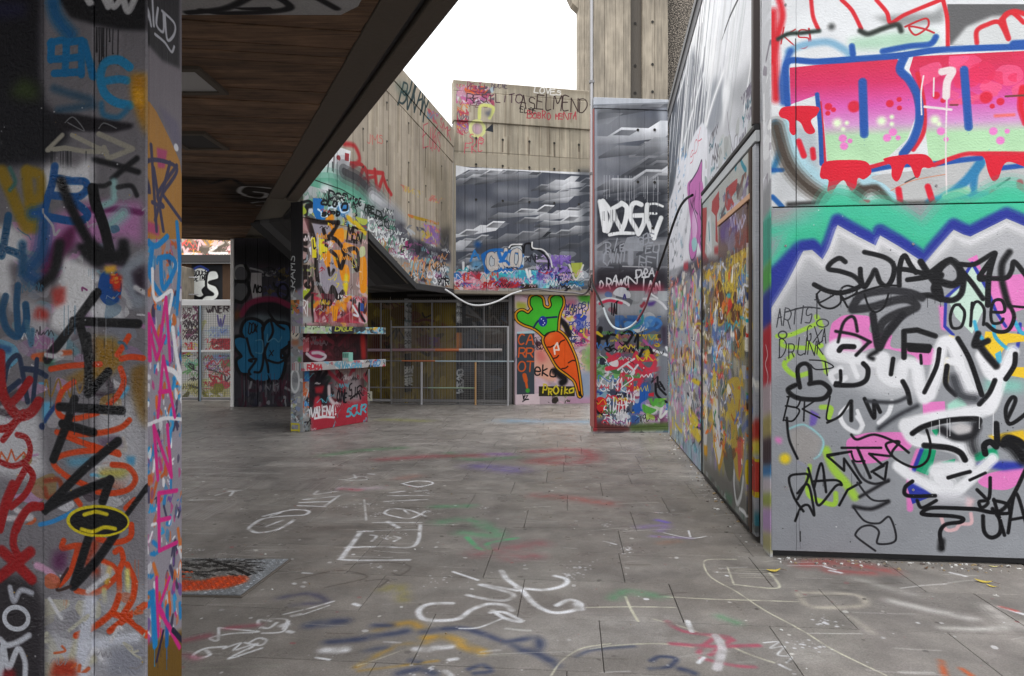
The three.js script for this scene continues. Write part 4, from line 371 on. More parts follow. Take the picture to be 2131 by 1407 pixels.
  // door panel: grey top with red letters
  w.f_('#a3a6a5', '332 314 565 325 565 209 332 234'); w.layers('332 358 565 222', ['#9a9e9c', '#acb0ae', '#94a3a3', '#a8aaa6'], 30, 22, { seed: 2, mix: [0.8, 1, 1, 1] });
  w.layers('353 361 552 256', ['#2f7480', '#3a7a8c', '#2a5f70'], 16, 13, { seed: 13, mix: [0, 0, 0.8, 1] }).s_('#2f7f92', 9, '518 312 528 299 543 289').s_('#2f7f92', 6, '499 311 505 299 510 307');
  const BR = '#9a4243'; w.f_(BR, '332 299 365 294 365 282 357 260 353 246 332 255').f_(BR, '396 294 431 297 434 281 421 275 427 247 414 251 414 276 392 285').f_(BR, '465 292 496 291 512 290 512 281 488 279 504 268 471 270 459 278').f_(BR, '332 256 377 237 369 230 332 237', { blur: 2 }).f_(BR, '407 246 434 244 434 235 407 239', { blur: 3 }).f_('#b9bfc2', '369 282 388 282 396 244 365 239', { blur: 3 }).s_('#c8caca', 4, '365 256 388 246 392 236').s_('#2f7480', 7, '377 275 381 257', { soft: 0.6 });
  w.f_('#6c5a56', '434 265 560 266 560 208 434 223').f_('#5d4a7c', '440 260 504 261 524 246 504 238 447 246', { blur: 6 }).f_('#7d4a44', '504 244 552 243 554 225 504 227', { blur: 6 }).layers('440 288 554 225', ['#5f4e78', '#6e5c58', '#82584c', '#7b7486', '#564a4e'], 40, 14, { seed: 23, mix: [0.5, 0.8, 0.9, 1] }).layers('482 271 547 244', ['#a9a2bc'], 7, 20, { seed: 2, mix: [0, 0, 1, 1] });
  w.f_('#4d4347', '332 243 447 232 560 222 560 201 332 218', { blur: 8 });
  // door panel: yellow rimmed drips and blue field
  w.f_('#6f6a58', '332 231 565 220 565 125 332 112', { blur: 6 }).layers('336 233 565 127', ['#7a6a4c', '#5c6a86', '#8a8468', '#6a5040', '#566a7c', '#8f8a90', '#7d7240', '#4f5a6c'], 120, 18, { seed: 29, mix: [0.5, 0.8, 0.9, 1] });
  w.layers('465 227 552 195', ['#c2a428', '#c9b03a', '#a88a20'], 40, 15, { seed: 12, mix: [0.02, 0.1, 0.9, 1] }).layers('340 227 459 203', ['#b0963a', '#b5b0c4', '#c9a030', '#6a76a0'], 26, 13, { seed: 15, mix: [0.1, 0.3, 0.9, 1] });
  const YL = '#b8932a', br = '#5f3b26'; for (const [p, q] of [['403 188 414 206 434 212 456 202 465 185 459 170 434 168 407 179', br], ['488 172 493 189 507 196 524 188 526 171 512 166', br], ['471 172 471 187 480 193 485 184 482 171', '#8a7a52'], ['392 160 399 180 427 184 434 173 427 160 407 155', '#5a7290']]) w.f_(q, p, { sharp: false }).s_(YL, 5, p, { closed: true });
  w.f_('#c8c6be', '536 170 543 186 554 189 554 148 538 148', { sharp: false }).s_(YL, 6, '526 137 531 170 543 188 554 192').s_(YL, 7, '552 221 534 219 529 204 531 170');
  w.f_('#5b6c96', '392 163 465 167 465 121 392 117', { blur: 4 }).layers('396 162 465 121', ['#c9cddc', '#b9c0d8'], 14, 17, { seed: 19, mix: [0, 0, 1, 1] }).s_('#2f9fb4', 5, '471 162 485 167 496 162 512 169 524 164 529 172 552 168').f_('#8c7aa0', '471 160 493 160 493 123 471 122', { blur: 3 }).f_('#9a8a3a', '529 170 543 159 543 126 529 125', { blur: 3, a: 0.8 }).s_('#b86a2c', 6, '504 142 524 137 526 125').f_('#cfc6b0', '501 138 524 136 526 125 501 123', { blur: 2 });
  w.f_('#7c7c74', '336 133 565 140 565 14 336 -2', { blur: 4, a: 0.7 }); w.layers('340 133 565 23', ['#5c6a94', '#8b8a90', '#6f6f70', '#8c8440', '#5f6258', '#a29a50', '#737a86', '#6b5f58', '#8f7fa0'], 120, 18, { seed: 33, mix: [0.5, 0.8, 0.9, 1], sx: 0.7 });
  w.layers('396 135 465 118', ['#c9cddc'], 9, 16, { seed: 20, mix: [0, 0, 1, 1] });
  w.f_('#c9c7c4', '388 104 399 114 421 116 424 99 434 78 462 69 459 54 440 30 414 38 399 58', { sharp: false }).s_(YL, 11, '391 111 396 77 407 51 434 31 456 46 465 67', { soft: 0.3 }).s_('#b88a1c', 12, '462 69 453 48 440 31', { soft: 0.3 }).f_('#bcb9b6', '345 110 361 122 369 103 365 44 349 36', { sharp: false }).f_('#b8861c', '346 38 369 41 368 30 349 28', { blur: 2 }).f_('#55584c', '459 44 482 67 499 62 499 37 482 28', { sharp: false });
  w.f_('#b89c34', '471 113 524 121 524 89 504 82 482 87', { sharp: false, a: 0.85 }).f_('#a88e3a', '491 78 524 82 538 71 529 47 519 36 504 47', { sharp: false }).f_('#b55548', '517 72 538 71 531 49 522 38', { sharp: false }).s_('#b88a20', 5, '524 37 536 53 539 71').s_('#a2521f', 5, '493 88 504 84 519 89 524 103');
  w.ell('#b8a018', '543 64 592 34').ell('#ad3a30', '550 62 585 38').s_('#6a2018', 5, '569 63 569 36', { soft: 0.8 }).f_('#9c3028', '560 87 588 101 588 79 565 73', { blur: 4 }).f_('#b8a83a', '547 70 585 82 585 70 552 63', { blur: 4 }).s_('#c9c9c4', 10, '565 123 575 118 577 105', { soft: 0.4 });
  w.f_('#565450', '349 21 427 27 504 31 569 28 581 6 349 -3', { blur: 7, a: 0.75 }).f_('#4c6a58', '465 15 499 18 493 8 471 6', { blur: 4 }).s_('#bdbfc0', 10, '504 40 504 28 514 16 529 25 538 42', { soft: 0.4 }).s_('#c9cbcc', 8, '524 13 543 15 552 11', { soft: 0.4 }).f_('#2f6a78', '569 22 588 26 588 11 569 10', { blur: 4 }).layers('353 13 581 8', ['#6a6a68', '#7d7f80', '#50504e', '#8a9590', '#4a6258'], 34, 18, { seed: 44, mix: [0.3, 0.95, 0.95, 1], sx: 0.5 });
  w.layers('336 230 565 127', ['#b8932a', '#c2a83a', '#5f3b26', '#2f9fb4', '#c9cddc', '#a89028', '#3a4468'], 90, 15, { seed: 46, mix: [0.04, 0.12, 0.5, 1], sx: 0.9 }).layers('336 133 565 44', ['#b8932a', '#c2a83a', '#5f3b26', '#6a76a8', '#c9cddc', '#a2521f', '#3a5a4a'], 90, 15, { seed: 47, mix: [0.04, 0.12, 0.5, 1], sx: 0.8 }).layers('-4 251 332 114', ['#c9b83a', '#c8604a', '#d8d4cc', '#3a3048', '#5fb0b8', '#b86aa0'], 70, 15, { seed: 48, mix: [0.05, 0.2, 0.6, 0.95] }).layers('-4 119 345 17', ['#2a2430', '#c9b83a', '#d8d4d8', '#5fb0c0', '#a85a98', '#4a5a70'], 80, 15, { seed: 49, mix: [0.05, 0.2, 0.6, 0.95] });
  w.layers('5 242 327 114', ['#d0c02c', '#d8542c', '#2f8fd0', '#c8489a', '#e8e4dc', '#2a2a34', '#3fa06a'], 110, 11, { seed: 146, mix: [0.12, 0.35, 0.75, 0.95] }).layers('5 119 345 35', ['#d0c02c', '#d8542c', '#3f9fd0', '#c8489a', '#e0e0e0', '#2a2a34', '#7a4fb0'], 90, 11, { seed: 147, mix: [0.12, 0.35, 0.75, 0.95] }).layers('336 218 565 127', ['#d8b81c', '#d86a1c', '#2f6fc0', '#c83a2c', '#e8e4dc', '#2a2218'], 80, 12, { seed: 148, mix: [0.08, 0.3, 0.75, 0.95] }).layers('340 130 565 52', ['#d8b81c', '#d86a1c', '#3f6fc0', '#c83a2c', '#e8e4dc', '#2a2a28', '#3f8a4a'], 70, 12, { seed: 149, mix: [0.08, 0.3, 0.75, 0.95] });
  w.drips('#cfcfd2', [[40, 230], [560, 230]], 30, 4, 3); w.drips('#4a4440', [[200, 200], [560, 180]], 20, 4, 3); w.grain(0.04, 0.08);
}
// front column beside it
const aDP = new Wall(0, 0, 1.26, 5.6, 300, '#595c66', 0.78);
{ const w = aDP; w.facets('-10 552 127 379', 5, { seed: 8, lo: 165, hi: 240 }); w.facets('-10 376 127 237', 4, { seed: 18, lo: 110, hi: 170, dark: '#2a2d37' });
  w.f_('#23252e', '-2 386 120 401 124 317 -0 315', { blur: 6, a: 0.75 }).f_('#a7abb3', '-10 551 127 560 127 540 -10 532').s_('#62666e', 1.5, '-7 533 124 541').f_('#aeb1ba', '106 532 122 532 122 473 114 449', { blur: 5, a: 0.7 }).s_('#8e929c', 7, '2 529 2 244', { soft: 0.8, a: 0.6 });
  const G = '#d7d9db'; for (const p of ['9 377 13 356 17 330', '14 378 18 359 21 329', '15 377 29 355 22 330', '31 366 36 348 45 332', '45 374 31 366', '45 375 54 367 51 345 45 330', '78 373 69 376 62 371 60 351 69 334 73 326', '66 355 88 356', '84 354 81 340 73 325', '88 373 87 353 96 328 99 319', '111 352 103 331 99 319']) w.s_(G, 10, p, { soft: 0.1, dust: 0 });
  w.s_(G, 5, '90 374 102 375 114 371', { soft: 0.1 }).s_(G, 5, '88 359 103 359').s_(G, 7, '25 323 42 326 66 326', { soft: 0.1 }).ell('#23252e', '99 362 102 358');
  const S = '#8f929a'; w.t_('RIE', S, 4, '17 294 51 297 17 311', { jit: 0.14 }).t_('OWNT', S, 4, '17 275 54 278 17 291', { jit: 0.14 }).t_('GBE', S, 4.5, '73 309 99 311 73 323').t_('REL', S, 4.5, '72 270 114 273 72 293', { jit: 0.14 }).t_('EU', S, 4, '84 293 109 296 84 308').f_(S, '54 319 70 322 81 308 81 297 45 297', { a: 0.85 }).s_(S, 12, '60 297 60 277').s_('#7b7f88', 3, '-0 272 31 270').s_('#b9bbc0', 2.5, '47 272 93 271').f_('#8a8e97', '3 281 19 301 19 281', { blur: 3, a: 0.7 });
  w.f_('#252229', '-0 266 124 267 124 235 -0 234', { blur: 8 }); w.t_('DRAWON', '#c9cacf', 4.5, '7 239 69 242 7 253', { jit: 0.15 }).t_('DRA', '#c0c1c7', 4.5, '67 252 100 255 67 267', { jit: 0.15 }).t_('TAN', '#c9cacf', 5, '75 231 112 234 75 252', { jit: 0.15 }).f_('#8c2238', '-0 240 115 242 115 229 63 223 -0 223', { blur: 5, a: 0.75 });
  w.f_('#8f9298', '-2 229 120 229 123 191 -2 191', { blur: 6 });
  w.layers('-10 232 127 -4', ['#8d9095', '#a4a6aa', '#6f7278', '#b9bcc0', '#4f6fa0', '#2f5c9a', '#8a2c3c', '#54565c', '#9aa0a4', '#c7c9cc'], 60, 22, { seed: 51, mix: [0.5, 0.8, 0.9, 1] });
  w.f_('#b9bbc1', '32 226 36 235 45 238 54 235 60 226 56 220', { sharp: false }).s_('#c7c9cf', 6, '6 213 25 219 48 214 57 209').s_('#b8324e', 6, '9 211 25 216 45 212').s_('#3a3470', 3, '48 219 50 226 52 219').t_('IAT', '#15151a', 4, '27 192 39 194 27 208').f_('#4a3278', '87 213 104 216 98 208 90 207', { blur: 2 }).s_('#b9bac0', 5, '82 219 99 219 112 212 120 203');
  w.layers('34 192 111 161', ['#2f5c98', '#3a6fb0', '#4a80b8', '#274f86'], 24, 15, { seed: 52, mix: [0.3, 0.75, 0.9, 1] }).s_('#3a6fb0', 6, '96 178 104 186 111 178 104 172').s_('#2f7a86', 6, '77 199 79 181 59 169');
  w.layers('34 161 111 125', ['#b59a24', '#c2a82c', '#2a2a30', '#7a4a5c', '#6b8a6a', '#a8508a'], 34, 15, { seed: 53, mix: [0.4, 0.8, 0.9, 1] });
  w.s_('#121217', 10, '10 170 5 142', { soft: 0.3 }).s_('#121217', 9, '2 156 20 156 24 163').s_('#121217', 5, '28 135 21 147 23 160 34 160').s_('#121217', 5, '45 161 56 166 63 161 55 147').s_('#121217', 5, '67 149 72 160 72 138').s_('#121217', 6, '75 125 82 138 91 139 96 130');
  w.layers('1 125 47 88', ['#4f8a4a', '#68a05c', '#1e2030', '#8fb0c0', '#c9cbd0', '#3f6f44'], 30, 17, { seed: 54, mix: [0.4, 0.8, 0.9, 1] });
  const RD = '#bf3448'; for (const p of ['24 119 40 128 32 113 56 119', '21 105 50 111 75 119 98 120', '69 130 63 106 75 99', '95 125 101 113 88 94', '75 113 88 103 111 105', '53 113 69 100', '47 97 40 75 39 60', '53 94 61 80 56 67', '82 97 75 80 69 63', '63 88 82 91']) w.s_(RD, 10, p, { soft: 0.15, drip: 1 });
  w.s_('#c9cbd0', 4, '39 103 53 113 66 121').s_('#c9cbd0', 4, '53 113 66 100 56 89 72 111').dot('#d6d8dc', 1.4, '61 80 72 110 67 105 82 106');
  w.s_('#2556a4', 22, '85 74 79 56 71 39', { soft: 0.2 }).f_('#4b4f66', '82 92 101 91 98 75 85 78', { blur: 5 }).f_('#6b6f78', '109 138 127 139 127 40 111 53 101 72 104 94', { blur: 5 });
  w.s_('#15151a', 5, '102 80 103 64 111 55 120 50').s_('#15151a', 4.5, '105 91 107 75 119 62').s_('#15151a', 4, '109 83 117 70').f_('#b0283a', '90 64 99 66 99 59 90 60').f_('#2f2436', '111 175 120 175 120 139 114 144', { blur: 4 });
  w.layers('2 76 75 11', ['#2c4c8c', '#b23040', '#c9cad0', '#3a3f54', '#7fa6bc', '#7c2f4c'], 40, 17, { seed: 55, mix: [0.4, 0.75, 0.9, 1] }).f_('#c02a2c', '4 57 15 58 21 48 15 32 4 38', { sharp: false }).s_('#141418', 4, '4 52 2 41 9 32 23 29');
  w.t_('SERM', '#d3d5da', 3.2, '10 69 47 74 10 85', { jit: 0.1 }).t_('STENOI', '#d3d5da', 3.4, '20 44 69 47 20 63', { jit: 0.12 }).t_('SIMITE', '#d3d5da', 3.4, '15 29 58 32 15 44', { jit: 0.12 }).t_('OSTEON', '#d3d5da', 3.4, '15 12 58 11 15 24', { jit: 0.12 });
  w.layers('75 56 122 11', ['#4f9a3c', '#8fb83a', '#c7cac6', '#6b2f58', '#2a2430', '#b7c8a8', '#a88ab0'], 30, 15, { seed: 56, mix: [0.45, 0.8, 0.9, 1] });
  w.layers('1 166 122 11', ['#d3d5da', '#15151a', '#bf3448', '#3a6fb0', '#c9b42a', '#4f8a4a', '#8a4a80'], 70, 13, { seed: 57, mix: [0.04, 0.14, 0.75, 1] });
  w.f_('#58312f', '-1 18 59 11 59 3 -1 3', { blur: 3 }).f_('#4c5c34', '59 14 125 17 125 3 59 3', { blur: 3 }).s_('#8c2c34', 8, '-1 228 -0 119 1 7', { soft: 0.5 }).s_('#b8703a', 3, '-1 135 -0 57', { soft: 0.5 });
  w.drips('#d3d5da', [[10, 420], [110, 420]], 26, 3, 3); w.drips('#1c1d24', [[10, 360], [110, 380]], 20, 3, 3); w.concrete(0.6).grain(0.05, 0.06);
}
// concrete wall above the mesh gate
const aCW = new Wall(0, 2.55, 3.24, 7.45, 230, '#9f9788', 1.08);
{ const w = aCW; w.concrete(1); seed(4);
  for (let i = 0; i < 60; i++) w.s_(rnd() < 0.5 ? '#7f7464' : '#b8ad9a', rnd(1, 5), [[rnd(0, 324), rnd(560, 730)], [0, 0]].map((p, j, l) => (j ? [l[0][0] + rnd(-2, 2), l[0][1] - rnd(30, 160)] : p)), { soft: 1, a: 0.35, dust: 0 });
  for (const u of [50, 112, 175, 235, 295]) for (const h of [610, 550]) w.s_('#4a4238', 3, [[u, h], [u + rnd(-1, 1), h - rnd(10, 36)]], { soft: 1, a: 0.5, dust: 0 }); w.s_('#5f574b', 2, [[-5, 578], [120, 579], [330, 577]], { soft: 0.8, a: 0.45, dust: 0 });
  w.f_('#8d8272', '-0 739 323 738 323 729 -0 728', { blur: 3, a: 0.7 });
  w.layers('4 729 92 685', ['#b0608c', '#a04a60', '#5a505a', '#b98a9c', '#c9c4c8', '#c2603a', '#8f5f84', '#9fb0b8'], 44, 26, { seed: 61, mix: [0.12, 0.45, 0.85, 1] });
  w.t_('RESTLITO', '#4a3340', 3, '27 692 157 696 27 711', { jit: 0.08 }).t_('PESTI', '#7a3550', 2.6, '27 715 73 717 27 732').t_('NUCNE', '#5a5058', 2.2, '85 727 124 729 85 737').t_('ASELMEND', '#3a2c2c', 3.4, '149 681 314 689 149 715', { jit: 0.05 }).t_('ELOE', '#2c2626', 2.6, '151 674 193 676 151 687').t_('BOBRO', '#a8404a', 3, '169 663 226 665 169 678').t_('MENTA', '#a8404a', 3, '235 666 289 667 235 682').t_('LOVES', '#dcdad6', 3.4, '185 724 251 723 185 737').t_('PEGI', '#6a4a50', 2, '35 679 92 681 35 690');
  w.ell('#c9cf8a', '37 648 69 615', { w: 7 }).f_('#c0a0b0', '45 643 61 644 61 620 45 619', { blur: 4 }).s_('#c4c878', 7, '57 655 61 683 89 681 81 657').f_('#30343c', '71 629 89 646 90 626').f_('#5a5c68', '69 668 85 677 81 657', { blur: 3 }).layers('6 690 33 615', ['#a84858', '#8a5a94', '#c2703a', '#6a5a68'], 20, 22, { seed: 62, mix: [0, 0, 0.9, 1] }).t_('EKE', '#c25062', 2.6, '22 575 69 582 22 602', { jit: 0.1 }).t_('SIS', '#c25062', 2.4, '33 599 69 601 33 615', { jit: 0.1 });
  w.facets('4 544 327 270', 10, { seed: 63, lo: 195, hi: 252 }); w.f_('#d9dbe0', '4 546 37 542 327 546 327 540 112 541 33 537 4 520').f_('#9f9788', '-6 574 335 578 335 552 4 546 3 227 -6 227'); w.concrete(0.5);
  w.f_('#2c2f3a', '6 377 318 391 318 258 6 254', { blur: 14, a: 0.3 }).f_('#3a3d46', '293 551 327 553 327 311 310 310', { blur: 6, a: 0.7 });
  w.layers('-3 358 319 267', ['#9da3ac', '#5d6370', '#7f858f', '#484d58'], 40, 22, { seed: 64, mix: [0.5, 0.9, 0.95, 1] });
  w.layers('90 312 248 271', ['#3fb0be', '#58c0c8', '#7fcdd0', '#3a93b0', '#8fa8d0', '#a8d8d8'], 60, 22, { seed: 65, mix: [0.4, 0.75, 0.92, 1] }).layers('192 349 276 289', ['#6a4fa0', '#7e62b4', '#563f8c', '#b0a0c8'], 50, 20, { seed: 66, mix: [0.15, 0.55, 0.9, 1] }).layers('-3 306 103 264', ['#b8323c', '#c8506a', '#d8d0d4', '#d85a34', '#e0b0bc', '#8a2c4c', '#dcdcdc'], 70, 18, { seed: 67, mix: [0.3, 0.6, 0.9, 1] }).layers('103 295 161 270', ['#c0303a', '#b83a50', '#8a2a38', '#58c0c8'], 26, 18, { seed: 68, mix: [0.3, 0.6, 0.9, 1] });
  w.f_('#b9bfc4', '66 342 86 354 127 357 134 369 157 369 161 353 161 320 144 316 90 308 73 311', { sharp: false }).s_('#2268b4', 7, '66 344 83 354 103 357 127 354 144 353 159 345').s_('#2268b4', 12, '68 341 73 324 76 308', { soft: 0.2 }).s_('#2268b4', 7, '90 310 113 311 140 315 157 321').bubble('CRUO', '#c3bcb8', '#3b4a60', 8, 1.2, '75 313 152 318 75 346').s_('#2268b4', 8, '103 350 110 335 120 350').s_('#2268b4', 5, '105 330 120 332 127 324').t_('A', '#2f78bc', 6, '36 332 58 334 36 358').f_('#5fa0d0', '40 330 63 332 64 314 40 312', { blur: 4, a: 0.8 }).dot('#234f88', 6, '54 368', { soft: 1 });
  w.s_('#18181c', 4, '128 361 134 367 156 369 161 352 164 370 171 374 178 373 181 360 190 362 206 354 220 338 221 318 216 306').s_('#d8d8da', 3, '127 363 134 370 157 371').s_('#d8d8da', 3, '182 377 184 364 208 360 225 341 230 321').t_('NE', '#22222a', 3, '178 332 199 331 178 347').t_('X', '#22222a', 3, '166 332 176 332 166 340').t_('RE', '#2c3060', 5, '237 281 255 278 237 300').s_('#26262e', 5, '255 275 267 288 271 275 262 265');
  w.f_('#a3ad4c', '276 331 304 333 303 313 288 296 278 312').s_('#c9cac0', 4, '272 327 288 292 306 327').s_('#d8d8dc', 6, '168 313 180 278 176 310').s_('#d8d8dc', 5, '21 326 23 300 31 317').t_('STS', '#d88aa0', 4, '25 268 56 270 25 284').t_('PIDO', '#b8242c', 4.5, '66 268 103 271 66 281').t_('TI', '#d0482c', 5, '18 285 36 287 18 303').f_('#2c2018', '154 280 195 279 195 269 154 268', { blur: 2 }).layers('269 290 308 276', ['#3a90a8', '#245a74'], 14, 14, { seed: 69, mix: [0, 0, 1, 1] });
  w.layers('-2 319 308 269', ['#d8d8dc', '#1c1c22', '#3fb0be', '#6a4fa0', '#b8323c', '#2268b4', '#c9a0b0'], 70, 15, { seed: 70, mix: [0.02, 0.1, 0.75, 1] });
  w.f_('#c9c9cc', '-0 265 151 269 151 265 -0 261', { blur: 2, a: 0.6 }); w.drips('#8f939c', [[20, 420], [300, 420]], 18, 2, 3); w.grain(0.05, 0.06);
}
// wall with the carrot
const aKW = new Wall(0, 0, 1.96, 2.66, 330, '#b6a3ac', 1.12);
{ const w = aKW, b = { soft: 0.15, dust: 0 }; w.layers('-2.7 263 191.4 -4.3', ['#c4b3ba', '#a8888f', '#b9a0b4', '#9aa0a8', '#c9a8b8', '#8f8a98'], 60, 22, { seed: 71, mix: [0.6, 0.9, 0.95, 1] });
  w.layers('113.1 248.2 191.4 135', ['#c9b42a', '#8a2f70', '#b03a6a', '#c9c0c4', '#2a3fa0', '#d2bb34', '#a84a80'], 50, 17, { seed: 72, mix: [0.5, 0.75, 0.95, 1] }).layers('141.9 146.2 191.4 68.1', ['#a9b0b8', '#c98aa0', '#8fa868', '#d0b0a0', '#7d5a80'], 40, 15, { seed: 73, mix: [0.4, 0.7, 0.95, 1] }).f_('#6a9a48', '171 135 191.4 140.5 191.4 68.1 173.9 79.4', { blur: 5, a: 0.8 }).f_('#4c9a38', '150.6 254.2 191.4 263.1 191.4 235.2 159.3 240.4', { blur: 3 }).f_('#9a9f3a', '2.9 238.6 28 236.2 28 219.9 2.9 222.3', { blur: 3 }).f_('#a05a70', '118.9 245.5 147.7 245.9 147.7 232 121.7 231.7', { blur: 4 });
  w.f_('#d6a08c', '46.3 140.8 73.2 140.8 113.1 85.6 95.9 52.7 46.3 53.4', { blur: 3 }).f_('#c9706a', '47.7 124.4 67.5 129.8 78.8 102.3 56.2 97', { blur: 5 }).f_('#d6c3c9', '1.5 24.2 59 25.9 59 -1.5 1.5 -0.2').f_('#cdb3bf', '46.3 69.8 78.8 53 78.8 39.2 46.3 23.4', { blur: 3 }).f_('#b18ba4', '124.6 16.4 191.4 20.7 191.4 -4.3 124.6 -2.9', { blur: 3 }).f_('#8a97ac', '153.5 74.1 185.6 73.7 185.6 15.3 153.5 15.9', { blur: 4 });
  w.t_('MAKOSI', '#262c66', 3, '121.7 220.7 182.6 226.8 121.7 233.1').t_('BOMITY', '#262c66', 3, '121.7 208.3 176.8 212.8 121.7 220.7').t_('Proika', '#2a3a90', 3, '130.4 182.1 188.5 185.1 130.4 195.9').t_('Keola', '#262c66', 3, '133.3 164.1 188.5 168.4 133.3 179.3').layers('124.6 160 171 140.6', ['#262c66', '#1c2454'], 20, 12, { seed: 74, mix: [0.1, 0.2, 0.9, 1] });
  w.s_('#181418', 12, '107.4 198.5 121.7 184.8 130.4 162.8', { soft: 0.3 }).layers('46.3 157.2 73.2 124.3', ['#2a2228', '#4a2c38', '#7a6a78'], 16, 13, { seed: 75, mix: [0.1, 0.4, 0.9, 1] }).s_('#141216', 14, '95.9 77.5 118.9 57.9 113.1 49.7', { soft: 0.5 });
  w.t_('eka', '#141216', 4.5, '44.9 69.8 101.6 63.6 44.9 94.4', { jit: 0.02 }).f_('#2c2a1c', '56.7 42.3 144.8 41 144.8 17.4 56.7 19.1').t_('PROika', '#c9b62c', 4.5, '64.6 24.4 144.8 24.4 64.6 42.2').layers('78.8 20 133.3 1.1', ['#3a3a24', '#7a8a3a', '#2a2420'], 12, 12, { seed: 76, mix: [0.4, 0.8, 0.9, 1] });
  w.f_('#3a434c', '4.3 164.8 46.3 165.9 46.3 24.5 4.3 24.1').f_('#a9c3cc', '4.3 169.4 47.7 172.2 47.7 165.9 4.3 164.8');
  w.t_('CA', '#cc5a24', 4.2, '5.1 139.5 44.9 140.8 5.1 162.1', { jit: 0.02 }).t_('RR', '#cc5a24', 4.2, '7 111 43.5 110.8 7 132.2', { jit: 0.02 }).t_('OT', '#cc5a24', 4.2, '5.1 78.4 44.9 76.6 5.1 101.5', { jit: 0.02 }).s_('#cc5a24', 9, '22.4 68.7 25.8 56.4', b).s_('#cc5a24', 5, '25.8 56.4 28.6 40', b).dot('#3f9a3c', 4.5, '30.3 32.7').t_('WZ', '#1a1a1e', 2.4, '16.8 11.7 30.8 12.7 16.8 21.2').s_('#1a1a1e', 2.4, '18.2 7.6 25.2 11.5 32.2 12.2');
  const leaf = '70.9 161.3 56.2 173.6 42.1 181.8 22.4 188.5 8.4 197.9 6.2 210.2 16.8 216.5 30.8 210.3 39.2 217.2 43.5 222.7 37.8 233.6 39.2 247.2 50.5 252.3 63.2 246.2 67.5 228.4 80.3 222.5 88.8 231.4 86.8 246.5 98.8 254.1 111.7 249.5 113.7 234.4 105.9 215 102.2 195.8 100.5 173.7 93.1 168.2 78.8 166.8', root = '83.1 166 71.7 154.5 73.2 140.8 87.4 116 104.5 88.4 130.4 68.8 147.7 52 157.9 20 152.1 68.6 145.4 101.9 135.6 126.8 123.2 150.3 108.8 166 93.1 170.4';
  for (const [c, d] of [['#15120e', 15], ['#c98e1e', 11.5], ['#15120e', 5]]) { w.s_(c, d, leaf, { closed: true, soft: 0, dust: 0 }).s_(c, d, root, { closed: true, soft: 0, dust: 0 }); }
  w.f_('#d9541a', root, { sharp: false }).f_('#3fae2c', leaf, { sharp: false }).s_('#15120e', 3, '70.9 160 78.8 166.8 95.9 171', b).s_('#1c2450', 4, '44.3 179 53.3 192.7 64.6 199.6 78.8 202.5 100.5 204.5', b).ell('#22308c', '56.2 206.4 77.4 181.3').dot('#c9cfe8', 1.2, '63.2 199.6 68.3 195.6 70.9 190.1 67.5 186').f_('#e37a40', '78.8 162.7 95.9 165.5 84.5 151.7 74.6 146.2', { blur: 4, a: 0.7 });
  for (const p of ['78.8 133.9 85.9 133.9 93.6 138', '105.9 139.3 110.2 146.2 119.4 150.3', '93.1 107.2 100.2 109.1 104.5 113.7', '128.9 96.5 139 101.9 145.4 101.3', '113.1 82.8 121.7 84.1 127.5 88.2']) w.s_('#3a1a0c', 3, p, b); w.s_('#e3cfc4', 3.4, '95.9 117.3 93.6 132.5 101.6 143.5 105.9 126.9 94.5 127', { sharp: true, soft: 0.2 }).s_('#15120e', 4, '156.4 26.9 162.2 15.7', b);
  w.grain(0.05, 0.07);
}
